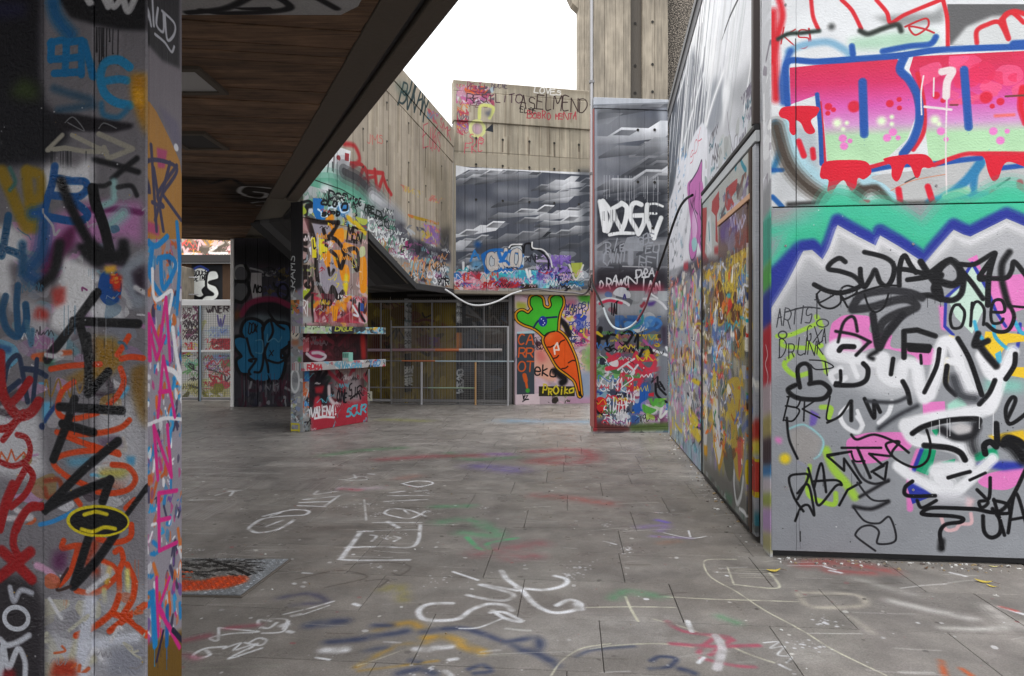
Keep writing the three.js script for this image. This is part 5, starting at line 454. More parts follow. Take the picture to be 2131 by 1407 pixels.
// sloping stair wall with the pillar under it
const aSL = new Wall(0, 0, 4.66, 8.2, 200, '#9b9183', 0.9);
{ const w = aSL; w.concrete(1); seed(9);
  for (let i = 0; i < 90; i++) { const x = rnd(120, 466), y = rnd(380, 780); w.s_(rnd() < 0.55 ? '#7d7262' : '#b5aa97', rnd(1, 6), [[x, y], [x + rnd(-2, 2), y - rnd(40, 220)]], { soft: 1, a: 0.35, dust: 0 }); }
  w.f_('#6f6657', '321 538 444 530 444 286 410 336 397 445', { blur: 16, a: 0.5 });
  for (const [u, h] of [[220, 610], [220, 535], [290, 590], [290, 510], [350, 555], [350, 475], [410, 530], [410, 450], [150, 540]]) w.s_('#463e34', 3, [[u, h], [u + rnd(-1, 1), h - rnd(12, 50)]], { soft: 1, a: 0.5, dust: 0 });
  w.t_('BOKAR', '#2c3a3c', 7, '258 624 345 619 274 680', { jit: 0.1 }).f_('#3c5a54', '241 659 286 667 286 639 252 639', { blur: 8, a: 0.4 }).t_('SMK', '#a8525a', 4, '397 615 444 594 397 634').t_('EK', '#a8525a', 4, '333 548 403 565 333 590', { jit: 0.1 }).t_('LOS', '#a8525a', 4, '364 559 403 562 364 592', { jit: 0.1 }).t_('JMS', '#b06058', 3.4, '159 517 209 527 159 535', { a: 0.7 }).layers('352 639 397 615', ['#5f7f94', '#8a6a94', '#a8525a'], 8, 24, { seed: 81, mix: [0, 0.2, 1, 1] });
  const RR = '#a02f30'; w.s_(RR, 9, '99 499 126 502 140 481 122 464', { soft: 0.8 }).s_(RR, 9, '131 423 154 469 169 431').s_(RR, 7, '140 444 184 459').s_(RR, 9, '184 472 189 441').s_(RR, 9, '159 463 209 471').s_(RR, 9, '209 465 220 447 233 435', { drip: 3 }).s_(RR, 10, '209 465 194 435').s_(RR, 8, '113 468 145 473 154 466');
  w.f_('#d2d4d6', '36 433 90 490 117 491 113 459 99 453 97 435 36 410').f_('#8f3238', '101 484 113 485 112 471 100 470').s_('#4a3a3c', 3, '73 444 75 484').dot('#8f3238', 5, '85 471').t_('II', '#2a2a2e', 4, '52 437 75 448 52 454');
  w.s_('#5e9c86', 44, '12 408 69 423 126 416 189 405', { soft: 0.9, dust: 0 }).s_('#39383c', 34, '99 450 140 444 179 426 199 417', { soft: 1, a: 0.8, dust: 0 }).s_('#b9bcc0', 30, '179 420 220 407 263 388', { soft: 1, a: 0.8, dust: 0 }).f_('#cfd2d4', '40 414 65 422 82 390 48 389', { blur: 5 }).s_('#1f2a26', 2, '28 420 90 417 126 410');
  w.layers('-9 408 156 375', ['#8a9290', '#6fa58c', '#a9aeb0', '#54665e', '#c2c6c8', '#5e8a78'], 60, 20, { seed: 82, mix: [0.4, 0.8, 0.9, 1] });
  w.f_('#7d7f84', '144 397 246 415 288 382 268 369 317 351 443 350 443 263 354 268 227 323 164 351', { blur: 10 }).f_('#34323a', '214 384 285 383 260 371 232 367', { blur: 4 }).f_('#3a3844', '254 355 329 356 373 347 447 349 447 324 363 316 317 323 271 339', { blur: 5 }).f_('#8d8f96', '335 318 379 348 399 341 354 313', { blur: 6 }).layers('156 385 440 268', ['#6c6f76', '#8f9298', '#4c4c56', '#a4a7ac'], 60, 22, { seed: 83, mix: [0.4, 0.8, 0.85, 1] }).f_('#2f2d36', '260 356 329 356 373 347 440 346 440 329 379 323 317 327 271 340', { blur: 6, a: 0.85 });
  w.t_('DOE', '#15171a', 6, '58 396 110 402 58 408', { jit: 0.06 }).t_('VIBE', '#1c1e22', 5, '107 398 147 399 107 409').t_('ABE', '#17201c', 5, '154 392 183 391 154 403').t_('Da', '#17201c', 5, '186 382 216 375 188 395').s_('#17201c', 4, '168 390 204 384').t_('NONO', '#cfd3d2', 6, '144 361 227 340 144 386', { jit: 0.03 }).t_('OKS', '#1c2a26', 4.5, '186 367 240 365 191 379').layers('181 366 288 313', ['#cfd3d2', '#b9bcc4', '#4f7a68', '#8a2f5a', '#d8dadc', '#9a9a60'], 50, 20, { seed: 84, mix: [0.05, 0.25, 0.9, 1] });
  w.layers('288 324 443 268', ['#b07a4c', '#4a86a0', '#c8c8cc', '#8c4a78', '#c09060', '#2a2a30', '#6aa0a8'], 50, 20, { seed: 85, mix: [0.1, 0.35, 0.9, 1] }).t_('KOUS', '#c08858', 6, '299 280 373 278 308 321', { jit: 0.08 }).t_('SINZ', '#b9babf', 5, '367 287 429 288 367 310').t_('SIR', '#e0e0e2', 5, '373 271 440 272 373 286').t_('GHR', '#17171a', 5, '392 276 440 276 392 289').layers('335 395 406 355', ['#b8903a', '#c0706a', '#8f6ab0', '#a89a4a', '#7d5f94'], 30, 20, { seed: 86, mix: [0, 0.2, 0.9, 1] }).layers('285 406 399 399', ['#a88a2c', '#9a7c22', '#b8603a'], 16, 18, { seed: 87, mix: [0.2, 0.6, 0.9, 1] }).f_('#3c3a38', '399 388 447 406 447 360 406 350', { blur: 8, a: 0.8 }).layers('258 461 444 446', ['#b06a60', '#b09a58', '#a8685c'], 18, 18, { seed: 88, mix: [0, 0.4, 0.9, 1] });
  w.layers('31 406 246 352', ['#15171a', '#cfd3d2', '#1c2a26', '#5e9c86', '#8a8f92'], 60, 15, { seed: 801, mix: [0.02, 0.1, 0.85, 1] }).layers('168 355 443 267', ['#d8dadc', '#1c1c20', '#b07a4c', '#6aa0a8', '#8a4a78', '#9a9fa4'], 90, 14, { seed: 802, mix: [0.02, 0.1, 0.85, 1] });
  // the pillar's wide face
  w.f_('#8f7a76', '-0 331 163 354 163 -25 -0 -4'); w.layers('-0 347 163 167', ['#a87a74', '#b88a8c', '#8a9a90', '#c2a0a2', '#6c8a58', '#d0c8ca', '#b86a80', '#5a4a4c', '#c9a24a'], 70, 22, { seed: 91, mix: [0.5, 0.8, 0.9, 1] });
  w.layers('2 375 163 354', ['#9aa3a8', '#7fae94', '#c2c7ca', '#51585a', '#b5c04a', '#1f68a8'], 50, 20, { seed: 93, mix: [0.4, 0.7, 0.9, 1] });
  w.f_('#1c6cb4', '23 389 43 392 50 380 45 364 54 358 31 354 23 366').f_('#2f7cc0', '79 387 110 395 114 381 88 371', { blur: 3 }).s_('#c9e0f0', 4, '35 372 43 369 45 362 60 367 62 380 79 383 85 391 92 377 110 383').t_('OCO', '#0f1418', 6, '43 381 81 386 45 391', { jit: 0.1 }).t_('SOPD', '#0f1418', 6, '45 364 88 369 45 371', { jit: 0.1 }).s_('#101418', 5, '92 385 96 392 107 394 107 384 96 381').ell('#c2c6ca', '10 373 23 362').s_('#141416', 10, '6 360 9 372 18 376').s_('#a8b83a', 8, '-5 371 4 364 -4 360').s_('#16181a', 5, '-5 376 12 382 21 380');
  w.f_('#938d98', '21 348 79 356 58 328 54 318 58 313 33 310 29 324').f_('#948d98', '33 290 66 302 96 287 101 261 96 238 79 229 66 240 50 226 39 241 33 267', { sharp: false });
  const OG = '#dd8a14'; for (const p of ['64 349 79 345 96 349 99 333 96 324 79 327', '58 333 66 338 75 321 60 325', '45 297 54 304 92 310 96 302 85 279 75 282 68 299 62 275 52 280', '99 324 123 322 140 318 133 306 110 310 101 303 96 309', '142 301 159 300 160 246 144 239 140 267', '96 284 110 283 114 259 99 248 88 272']) w.f_(OG, p, { sharp: false }); w.s_(OG, 10, '58 357 70 365 66 352', { soft: 0.3 }).s_('#c9a020', 10, '110 370 133 361 156 350', { soft: 0.3 }).s_('#c9b424', 6, '123 367 147 357 156 347');
  const bk = '#1c1210'; w.s_(bk, 14, '10 351 18 336 25 320', { soft: 0.1 }).s_(bk, 9, '16 351 45 352 83 357').s_(bk, 9, '85 358 70 338 60 326').s_(bk, 10, '48 339 52 327 54 309 48 304', { soft: 0.1 }).s_(bk, 9, '60 329 79 326 92 317').s_(bk, 8, '66 305 79 298 88 279').s_(bk, 10, '96 310 101 300 92 279').s_(bk, 9, '101 304 119 296 130 280 137 282 137 307 128 317 110 313', { soft: 0.1 }).s_(bk, 11, '31 295 31 269 37 244 50 227 62 225 70 242 83 226 96 236', { soft: 0.1 }).s_(bk, 7, '60 275 64 264 73 273').t_('MEN', bk, 6, '107 333 144 327 110 356').s_(bk, 5, '105 328 133 328');
  const yl = '#d8c81c'; w.f_(yl, '18 322 27 324 29 315 31 310 31 290 21 289 21 308').f_(yl, '37 322 50 324 50 312 58 310 58 304 45 301 43 295 37 295').f_('#d8d8de', '14 305 19 308 19 293 15 295').s_(bk, 3, '23 319 25 305 29 307').f_('#b8c090', '142 320 154 323 156 309 142 303', { sharp: false }).s_('#d8c21c', 12, '105 264 103 243', { soft: 0.5, drip: 6 });
  w.f_('#a8656c', '-5 350 12 355 14 330 -5 328', { blur: 4, a: 0.6 }).f_('#9cab2c', '-4 233 16 238 19 229 6 219 -4 221').f_('#8f9c34', '-5 268 12 271 12 259 -4 255', { blur: 2 });
  for (const p of ['-2 311 -2 320 8 324 13 317 8 311 -2 310 0 302 11 300', '-4 293 -2 282 6 282 12 289 13 296', '-4 272 14 273', '5 271 5 263', '-4 261 14 262', '-2 244 0 253 10 255 13 248 6 242 14 240', '19 254 23 243 18 231 6 221']) w.s_(bk, 8, p, { soft: 0.15 });
  w.layers('19 231 161 182', ['#a02c3c', '#b83848', '#d0c8cc', '#7a1c2c', '#c85060', '#e0d8da', '#d8841c', '#2c1c22', '#94293a'], 70, 22, { seed: 94, mix: [0.35, 0.75, 0.85, 0.92] }).f_('#8f2434', '24 198 161 207 161 181 24 179', { blur: 12, a: 0.5 }).f_(OG, '66 211 85 210 80 185 71 184').f_(OG, '88 219 105 216 105 203 91 204', { blur: 2 }).s_(bk, 6, '22 227 21 209 23 183').t_('SP', '#2a0c12', 6, '37 204 66 205 37 221').f_('#2a4a90', '140 220 152 218 152 204 143 204').s_('#141016', 6, '140 218 140 202 155 186').s_('#d0d4da', 5, '122 213 137 196 125 197').t_('RI', '#d8d8da', 3, '-0 194 14 194 -0 220').f_('#9ca09e', '-3 192 22 191 22 179 -3 178', { blur: 3 });
  w.f_('#3a1a20', '-3 165 165 166 165 107 -3 113'); w.layers('-3 163 165 109', ['#5a1c26', '#2c1216', '#40181e', '#1c1012', '#6c2430'], 40, 22, { seed: 95, mix: [0.6, 0.9, 0.95, 1] }).s_('#9c2420', 14, '149 156 152 122', { soft: 0.6 }).f_('#9a3458', '12 129 24 135 50 132 42 121 22 119', { sharp: false }).s_('#c0b4bc', 6, '9 129 22 121 42 118 53 124 37 130 22 130').layers('-0 156 14 132', ['#c08a90', '#c9c0c2', '#a85058'], 14, 16, { seed: 96, mix: [0.5, 0.8, 0.9, 1] }).layers('17 158 58 139', ['#a02a38', '#6a5a60'], 12, 16, { seed: 97, mix: [0, 0.3, 0.9, 1] });
  w.layers('-3 100 165 -23', ['#1c1418', '#5a2028', '#8a8084', '#a02c3c', '#2c2024', '#74686c', '#3a4a40', '#98303e'], 90, 26, { seed: 98, mix: [0.45, 0.8, 0.9, 0.97] });
  w.f_('#14101a', '12 100 50 96 69 71 58 34 12 38 4 57', { blur: 7, a: 0.85 }).f_('#8f8488', '102 88 143 82 143 34 114 41 105 68', { blur: 6 }).f_('#b02c3c', '27 55 37 58 47 35 24 37', { blur: 2 }).f_('#b4303f', '22 26 69 29 114 41 168 32 168 -3 22 -5', { blur: 4 }).f_('#a82c3c', '17 23 168 20 168 -5 17 -4').f_('#96202c', '27 73 50 74 45 61 29 62', { blur: 2 }).s_('#c8b8bc', 8, '61 71 63 52 74 40', { soft: 0.5 });
  w.t_('ONE', '#16121a', 5, '80 43 108 43 80 61').t_('SIR', '#1a1418', 4.5, '111 47 146 50 111 68', { jit: 0.12 }).s_('#1a1418', 4, '116 46 137 54 143 44').t_('OVALENA!', '#dfdfe3', 5, '8 22 82 22 8 37', { jit: 0.06 }).s_('#dfdfe3', 4, '27 20 50 20 74 17').t_('SOUR', '#55a8bc', 6, '105 16 158 15 105 30', { jit: 0.1 }).s_('#3a7fc0', 12, '9 96 9 82 -0 64', { soft: 0.4 }).layers('-3 83 14 2', ['#3a80c0', '#c05a30', '#9a9ea2', '#2a2a30', '#7fb0d0', '#c0c4c8'], 40, 16, { seed: 99, mix: [0.45, 0.8, 0.9, 1] }).f_('#7d7d7c', '-3 25 17 27 22 -5 -3 -1', { blur: 4, a: 0.8 });
  w.layers('2 375 162 167', ['#1c1210', '#e0d8da', '#dd8a14', '#d8c81c', '#a02c3c', '#8a929a', '#5a4a4c'], 60, 11, { seed: 803, mix: [0.03, 0.15, 0.7, 0.93] }).layers('2 99 162 -20', ['#1a1418', '#d0c8cc', '#a02c3c', '#55a8bc', '#74686c'], 40, 12, { seed: 804, mix: [0.05, 0.2, 0.7, 0.95] });
  w.drips('#d8d2d4', [[10, 330], [150, 330]], 40, 3, 5); w.drips('#2a1a1c', [[10, 300], [150, 100]], 40, 3, 4); w.drips('#c9c9cc', [[30, 250], [150, 240]], 30, 2.5, 5); w.grain(0.05, 0.07);
}
// pillar end, dark fin and the far bits
const aPF = new Wall(-0.02, 0, 0.29, 3.9, 260, '#8e9094', 0.8);
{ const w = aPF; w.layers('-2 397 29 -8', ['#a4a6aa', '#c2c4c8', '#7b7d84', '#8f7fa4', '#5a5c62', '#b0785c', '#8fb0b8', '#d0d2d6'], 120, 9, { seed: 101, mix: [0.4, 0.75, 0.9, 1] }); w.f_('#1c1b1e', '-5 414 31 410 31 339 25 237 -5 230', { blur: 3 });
  w.t_('KRAMS', '#b5b8ba', 3.4, '10 222 10 293 -1 223', { jit: 0.06 }).layers('-1 218 20 195', ['#c0602c', '#b8b030', '#3a6a40', '#2a2a2c'], 24, 8, { seed: 102, mix: [0.5, 0.8, 0.9, 1] }).ell('#cfc6b8', '1 170 20 152').s_('#3a3a3c', 2.5, '6 161 10 166 17 163 12 158').f_('#a86a4a', '2 152 19 152 18 143 2 143', { blur: 3 }).ell('#d0d3d6', '1 103 19 66', { w: 5 }).layers('-1 65 22 5', ['#d0d3d8', '#7f8fb0', '#8a8d92', '#5a5c64', '#b0b47a'], 40, 9, { seed: 103, mix: [0.3, 0.7, 0.85, 1] }).s_('#c2b424', 3.5, '-0 -4 1 13 19 13 19 -2', { sharp: true }).s_('#c2b424', 3.5, '-0 2 20 3').f_('#4a8a3c', '17 123 23 124 23 116 17 116', { blur: 2 });
  w.grain(0.05, 0.06); }
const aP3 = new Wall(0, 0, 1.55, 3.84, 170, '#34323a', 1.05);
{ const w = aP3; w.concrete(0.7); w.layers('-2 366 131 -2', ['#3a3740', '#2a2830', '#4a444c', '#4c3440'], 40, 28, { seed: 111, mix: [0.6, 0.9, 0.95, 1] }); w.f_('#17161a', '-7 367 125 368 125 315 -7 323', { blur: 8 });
  w.f_('#55555a', '-1 318 36 315 31 280 -1 280', { blur: 3 }).ell('#8a8b8c', '-1 318 31 280', { w: 5 }).ell('#5a5b5e', '-1 280 31 233').s_('#111113', 7, '-1 283 25 283 32 300 25 318').s_('#111113', 7, '2 239 19 236 33 257 31 280').s_('#85868a', 4, '36 312 59 306 76 295 91 304 76 306 65 295').layers('65 315 122 245', ['#2a2a30', '#4a4a50', '#6a5a2c', '#3a3a60', '#15151a'], 30, 18, { seed: 112, mix: [0.3, 0.7, 0.9, 1] }).ell('#15151a', '97 277 120 242', { w: 5 });
  w.f_('#a7a4a8', '38 302 61 302 61 243 41 243 36 274').t_('No', '#151518', 4.5, '42 257 62 257 43 274').f_('#15131a', '13 192 25 221 53 239 94 242 122 225 125 187 76 204 48 210', { blur: 3 }).s_('#7c2444', 12, '16 207 31 230 59 241 94 241 122 228', { soft: 0.4 }).f_('#6f8288', '10 192 59 210 122 198 122 175 59 187 19 175', { blur: 7, a: 0.8 }).f_('#73401f', '0 210 10 221 13 204 2 192', { blur: 4 }).f_('#b8bcc0', '2 186 13 175 5 154 -1 163', { blur: 5, a: 0.5 });
  const lobes = '25 154 19 169 25 189 39 195 59 187 65 169 71 184 82 192 94 187 120 181 122 146 105 128 111 105 102 67 85 58 74 73 74 61 53 58 36 67 33 76 16 79 8 102 19 114 5 134 2 151 13 156';
  w.s_('#101016', 14, lobes, { closed: true, soft: 0.2 }).f_('#1f6c96', lobes, { sharp: false }); for (const p of ['28 154 36 122 42 113', '39 102 33 105 48 108 45 99 33 81 36 73', '62 178 65 116 59 81 45 78', '82 192 86 169 76 146 68 122 74 93 76 78', '74 105 99 99 120 116 122 146', '105 128 105 110 117 116', '71 222 94 187 111 175']) w.s_('#101016', 5, p); w.t_('DOX', '#101016', 3.4, '31 166 51 166 32 186').s_('#4f8fb0', 2.5, '48 149 62 149 62 122 48 122', { soft: 0.8 }).s_('#4f8fb0', 2.5, '74 163 74 146 88 154 99 146 105 157', { soft: 0.8 }).t_('X', '#101016', 3, '76 113 88 116 76 128');
  w.layers('-1 61 125 -1', ['#4a2434', '#2c2c3c', '#8a8a90', '#3a2230', '#22222c'], 40, 22, { seed: 113, mix: [0.3, 0.8, 0.9, 1], sx: 0.4 }); w.drips('#a0a0a6', [[10, 60], [140, 60]], 20, 3, 3); w.drips('#6a2438', [[10, 75], [140, 75]], 30, 3, 3); w.grain(0.05, 0.1); }
const aBG = new Wall(0, 0, 3.9, 5.2, 110, '#5a5148', 1.5);
{ const w = aBG; w.concrete(1, false); w.layers('37 490 226 404', ['#c9bfb4', '#c28a3a', '#c0504a', '#d8d4d0', '#b0a49a', '#7a6a60', '#d8a0a0'], 70, 24, { seed: 121, mix: [0.25, 0.6, 0.9, 1] }); w.f_('#2a2019', '29 423 226 423 226 399 29 399').f_('#3a2c22', '29 399 226 399 226 255 29 255');
  w.f_('#17181b', '82 396 183 396 183 269 82 269'); const O = '84 337 84 375 109 387 137 375 137 337 130 324 118 311 124 294 105 286 84 303', S5 = '135 370 164 375 171 349 139 337 164 324 173 298 156 277 113 277 126 294 152 298 130 320'; for (const p of [O, S5]) w.f_('#a8aaa8', p, { sharp: false }).s_('#101012', 5, p, { closed: true }); w.s_('#2c3a78', 5, '84 377 109 390 135 377').t_('BOUKE', '#16161a', 2.6, '86 358 135 360 86 373').t_('SEIMU', '#16161a', 2.6, '86 341 133 345 86 356'); w.layers('46 307 82 269', ['#8a8c8c', '#3a3c3e', '#6a6c70'], 20, 22, { seed: 122, mix: [0.3, 0.7, 0.9, 1] });
  w.shade(() => 1.3); w.grain(0.05, 0.08); }  // whole wall brightened in its colour, standing in for sky light
const aBF = new Wall(0, 0, 1.55, 2.5, 220, '#c8c4c0', 1.18);
{ const w = aBF; w.f_('#8f8a62', '10 52 134 52 134 -2 10 -2', { blur: 12 }); w.layers('10 237 134 5', ['#a8a4a8', '#bcb8ba', '#9a9088', '#b0b0a8', '#9a9a70'], 50, 24, { seed: 131, mix: [0.6, 0.9, 0.95, 1] }); w.layers('10 234 51 132', ['#33262e', '#4a3038', '#2a2228', '#6a3a58'], 26, 22, { seed: 132, mix: [0, 0.05, 0.8, 1] }).t_('WNER', '#2c2228', 4.5, '69 215 124 221 69 231').t_('W', '#4a4478', 5, '93 183 115 183 93 215').f_('#6a7aa0', '73 183 128 186 128 157 73 157', { blur: 5, a: 0.8 }).layers('64 183 128 154', ['#4f6a9c', '#9aa4b8'], 12, 18, { seed: 133, mix: [0, 0.2, 0.9, 1] }).layers('64 154 131 126', ['#8a2c34', '#a03a40', '#6a2830'], 26, 22, { seed: 134, mix: [0.2, 0.6, 0.95, 1] }).layers('10 145 51 113', ['#b88a9c', '#a8a830', '#b03030', '#6a8a40'], 16, 22, { seed: 135, mix: [0.3, 0.6, 0.9, 1] }).f_('#4f6e9c', '80 116 131 116 131 100 80 100', { blur: 4, a: 0.8 }).layers('10 113 51 30', ['#1c1c20', '#2a2a2e', '#5a8a5a', '#6a9a8a'], 20, 24, { seed: 136, mix: [0.05, 0.2, 0.7, 1] }).layers('61 113 131 30', ['#943038', '#a03a48', '#5f7a54', '#4a3a40', '#7a6a94'], 40, 24, { seed: 137, mix: [0.1, 0.3, 0.8, 1] }).layers('10 43 131 2', ['#6a682c', '#7f7a3a', '#4a4a2c'], 18, 24, { seed: 138, mix: [0.1, 0.3, 0.8, 1] });
  w.shade(() => 1.55).grain(0.05, 0.06); }  // colours raised to stand in for daylight coming through the mesh
// boards behind the mesh gate
const aGP = new Wall(0, 0, 3.7, 2.7, 200, '#6a5a20', 1.15);
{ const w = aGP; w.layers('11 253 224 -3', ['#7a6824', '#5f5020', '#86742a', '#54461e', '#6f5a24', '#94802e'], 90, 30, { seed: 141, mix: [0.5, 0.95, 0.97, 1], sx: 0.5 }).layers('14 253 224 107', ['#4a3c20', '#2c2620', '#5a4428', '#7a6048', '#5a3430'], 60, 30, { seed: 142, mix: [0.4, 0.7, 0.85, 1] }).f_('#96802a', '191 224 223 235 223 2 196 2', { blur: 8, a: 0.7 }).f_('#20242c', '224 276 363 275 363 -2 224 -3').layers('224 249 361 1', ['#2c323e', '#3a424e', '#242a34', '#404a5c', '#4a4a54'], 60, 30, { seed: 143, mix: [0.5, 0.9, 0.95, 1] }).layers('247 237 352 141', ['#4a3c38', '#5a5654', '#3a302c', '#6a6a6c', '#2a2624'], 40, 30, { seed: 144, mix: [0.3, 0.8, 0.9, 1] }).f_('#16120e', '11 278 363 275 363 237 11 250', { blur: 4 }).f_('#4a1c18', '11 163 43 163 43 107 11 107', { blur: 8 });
  w.f_('#8f9090', '103 249 114 249 114 124 103 124').f_('#86888a', '228 249 238 249 238 185 228 185').f_('#a86a38', '228 168 238 168 238 130 228 130', { blur: 1 }).f_('#1c1a16', '103 118 114 118 114 26 103 26').layers('103 249 114 124', ['#2a2a2c', '#b9babc', '#5a6a70'], 26, 8, { seed: 146, mix: [0.2, 0.3, 0.9, 1] }).layers('228 249 238 179', ['#2a2a2c', '#b9babc'], 20, 8, { seed: 147, mix: [0.2, 0.3, 0.9, 1] });
  w.t_('VRIZE', '#a8a8a4', 5, '105 40 105 88 116 40', { jit: 0.04 }).t_('MZVO', '#b0b4b8', 5, '231 24 231 80 240 24', { jit: 0.04 }).f_('#b0b0ac', '107 88 116 82 114 43 106 46', { blur: 2, a: 0.6 }).layers('157 157 185 129', ['#5a3a70', '#7a4a3c'], 12, 22, { seed: 145, mix: [0.3, 0.7, 0.9, 1] }); w.grain(0.07, 0.1); }

// a stretch of the soffit with old smoke and marker
const aCE = new Wall(-8.5, 7.9, -1.8, 14.6, 90, '#4d3a2d', 1.5);
{ const w = aCE; w.shade((u, v) => 1 + 0.5 * fbm(u * 0.8, v * 9, 4) + 0.3 * fbm(u * 2, v * 2, 3)); w.f_('#0c0a09', '-425 1000 -355 985 -356 1049 -413 1144 -470 1123', { blur: 8, a: 0.8 }).f_('#0c0a09', '-454 927 -427 955 -461 1000 -486 985', { blur: 8, a: 0.6 }).s_('#8f8f90', 5, '-369 1022 -401 1010 -427 1056 -410 1093 -388 1063 -401 1049', { soft: 0.5 }).s_('#77777a', 4, '-437 1131 -403 1116 -409 1144 -438 1156', { soft: 0.5 }).s_('#6a6a6a', 3, '-551 1364 -521 1388 -459 1352', { soft: 0.8, a: 0.6 }).s_('#141110', 6, '-440 985 -402 961 -400 1000', { soft: 0.8, a: 0.7 }); w.grain(0.08, 0.1); }
// pavement paint, in plan: x and distance in cm
const aFN = new Wall(-3.2, 2.0, 5.2, 7.4, 235, '#807b76', 1), aFF = new Wall(-9.5, 7.2, 4.2, 17.6, 120, '#827d79', 1);
for (const w of [aFN, aFF]) {
  const far = w === aFF; seed(201); w.concrete(1.4, false);
  for (let i = 0; i < 240; i++) { const x = rnd(-700, 420), d = rnd(220, 1700), s = rnd(10, 60); w.f_(pick(['#7a756f', '#95908b', '#6c6762', '#9c9894', '#857f79']), [[x - s, d], [x, d - s * 0.4], [x + s, d], [x, d + s * 0.5]], { sharp: false, a: 0.5, blur: 5 }); }
  const soft = (c, p, a = 0.5, wd = 14) => w.s_(c, wd, p, { soft: 1, a, dust: 0 }), wh = (p, wd = 4, a = 0.9) => w.s_('#dedfe3', wd, p, { soft: 0.6, a });
  // wide washes of old colour
  soft('#5f7f62', '-247 888 -201 930 -158 947', 0.6, 22); soft('#5f7f62', '-83 904 -52 858 2 873', 0.5, 18); soft('#8a4f52', '-164 858 -108 880 -40 888', 0.55, 26); soft('#8a4f52', '31 921 97 930 91 843 28 843 64 873', 0.65, 26); soft('#6a5f8c', '-39 815 2 789', 0.7, 34); soft('#8a6a9a', '-26 896 -9 896', 0.7, 22); soft('#6f8aa0', '2 1259 130 1244', 0.5, 60); soft('#8a8a5a', '-236 1275 -170 1259', 0.5, 40); soft('#8f5f5c', '26 663 58 650 90 630', 0.6, 20); soft('#5f8f6c', '-70 618 -38 622', 0.5, 12); soft('#5f8f6c', '-61 565 -35 572 -11 529 -39 535', 0.5, 14);
  w.s_('#57a070', 4, '-35 523 -25 497 -14 485 -18 507 4 521', { soft: 0.7 }); soft('#8f5f62', '-25 483 -8 492 20 507', 0.55, 16); soft('#8f5f62', '-2 474 16 478', 0.55, 14); soft('#9a7a72', '-121 742 -109 754', 0.5, 20);
  soft('#8a8350', '-79 414 -71 421 -64 398', 0.45, 9); soft('#b08a3a', '-71 358 -56 366 -48 358', 0.6, 6); soft('#c8962c', '-44 347 -33 348 -23 338 -15 332', 0.9, 6); soft('#b08a3a', '-73 317 -58 338 -44 342', 0.5, 4); soft('#b08a3a', '-71 313 -36 323', 0.5, 2.5);
  const NV = '#3c4560'; soft(NV, '-108 363 -93 368', 0.8, 8); soft(NV, '-93 342 -81 345 -69 350 -56 355', 0.8, 6); soft(NV, '-73 362 -66 362', 0.8, 6); soft(NV, '-47 355 -28 359 -12 350 -3 343 12 348 13 336 5 334 -0 342', 0.85, 5); soft(NV, '9 334 17 325 21 319', 0.85, 5); soft(NV, '-72 334 -64 337', 0.7, 5); soft(NV, '-52 311 -43 315 -36 311', 0.8, 5); soft(NV, '-48 323 -45 322', 0.8, 4); soft(NV, '-20 315 -14 319 -10 313 -17 311', 0.8, 3); soft('#4a4a62', '-139 401 -124 408 -110 396 -126 390', 0.45, 6);
  // white writing
  wh('-7 448 -3 432 6 414 13 392 23 380 35 383 40 392 34 398 26 390', 3.6); wh('3 418 19 414 32 421 35 432 28 438', 3.6); wh('-27 406 -14 399 -3 398 -0 408 -20 423 3 413', 3.2); wh('-35 393 -48 392 -53 383 -49 371 -38 369 -29 372 -23 384 -14 392 -4 390 -0 383', 3.6); wh('-12 380 -4 380 5 368 -4 372 -11 383', 3); wh('-39 446 -22 431', 2.4);
  // telefono, reading away from us
  wh('-121 471 -109 469 -72 470', 3); wh('-120 474 -121 535', 4); wh('-123 497 -99 500 -73 502 -76 559', 3); wh('-123 539 -112 539', 3); wh('-119 541 -75 544', 2, 0.4); wh('-111 529 -106 526 -107 513', 2.4); wh('-92 526 -87 521 -90 513', 2.4); wh('-99 521 -96 518', 2); wh('-117 565 -76 565', 2, 0.7); wh('-77 603 -87 578 -103 585 -113 596 -109 610 -93 606 -75 585', 2.6); wh('-97 606 -91 592', 2.4); wh('-121 638 -82 646', 3); wh('-122 661 -83 663', 2.6); wh('-122 674 -109 681', 2.6); wh('-98 681 -86 683', 2); wh('-117 716 -105 729 -89 726 -85 713 -99 702 -117 716', 2.6); wh('-105 568 -93 550', 4); wh('-142 646 -124 572', 2, 0.4);
  // more white hands on the left
  wh('-215 550 -214 575 -199 585 -182 589 -183 603 -199 606 -216 585', 3.4, 0.8); wh('-214 546 -202 535 -190 544 -186 565 -186 573', 3.4, 0.8); wh('-202 553 -195 572', 2.6); wh('-210 585 -205 596', 2.6); wh('-198 622 -172 618', 3); wh('-200 634 -174 638', 3); wh('-200 646 -171 659', 3); wh('-173 622 -170 661', 3, 0.7); wh('-208 686 -197 691 -196 668 -177 681', 3, 0.7); soft('#a89aa0', '-185 696 -158 691 -140 696', 0.8, 14); soft('#a8646c', '-173 691 -157 686', 0.7, 9); wh('-189 737 -182 737 -168 754 -159 737 -181 731', 2.6, 0.6); wh('-180 765 -172 742', 2.6, 0.6); wh('-164 767 -157 765', 3); wh('-292 663 -283 681 -277 661', 3, 0.6); wh('-296 691 -278 705', 3, 0.55); wh('-287 681 -274 685', 3, 0.55); wh('-301 622 -293 630', 3, 0.5); wh('-307 642 -287 646', 2.6, 0.4);
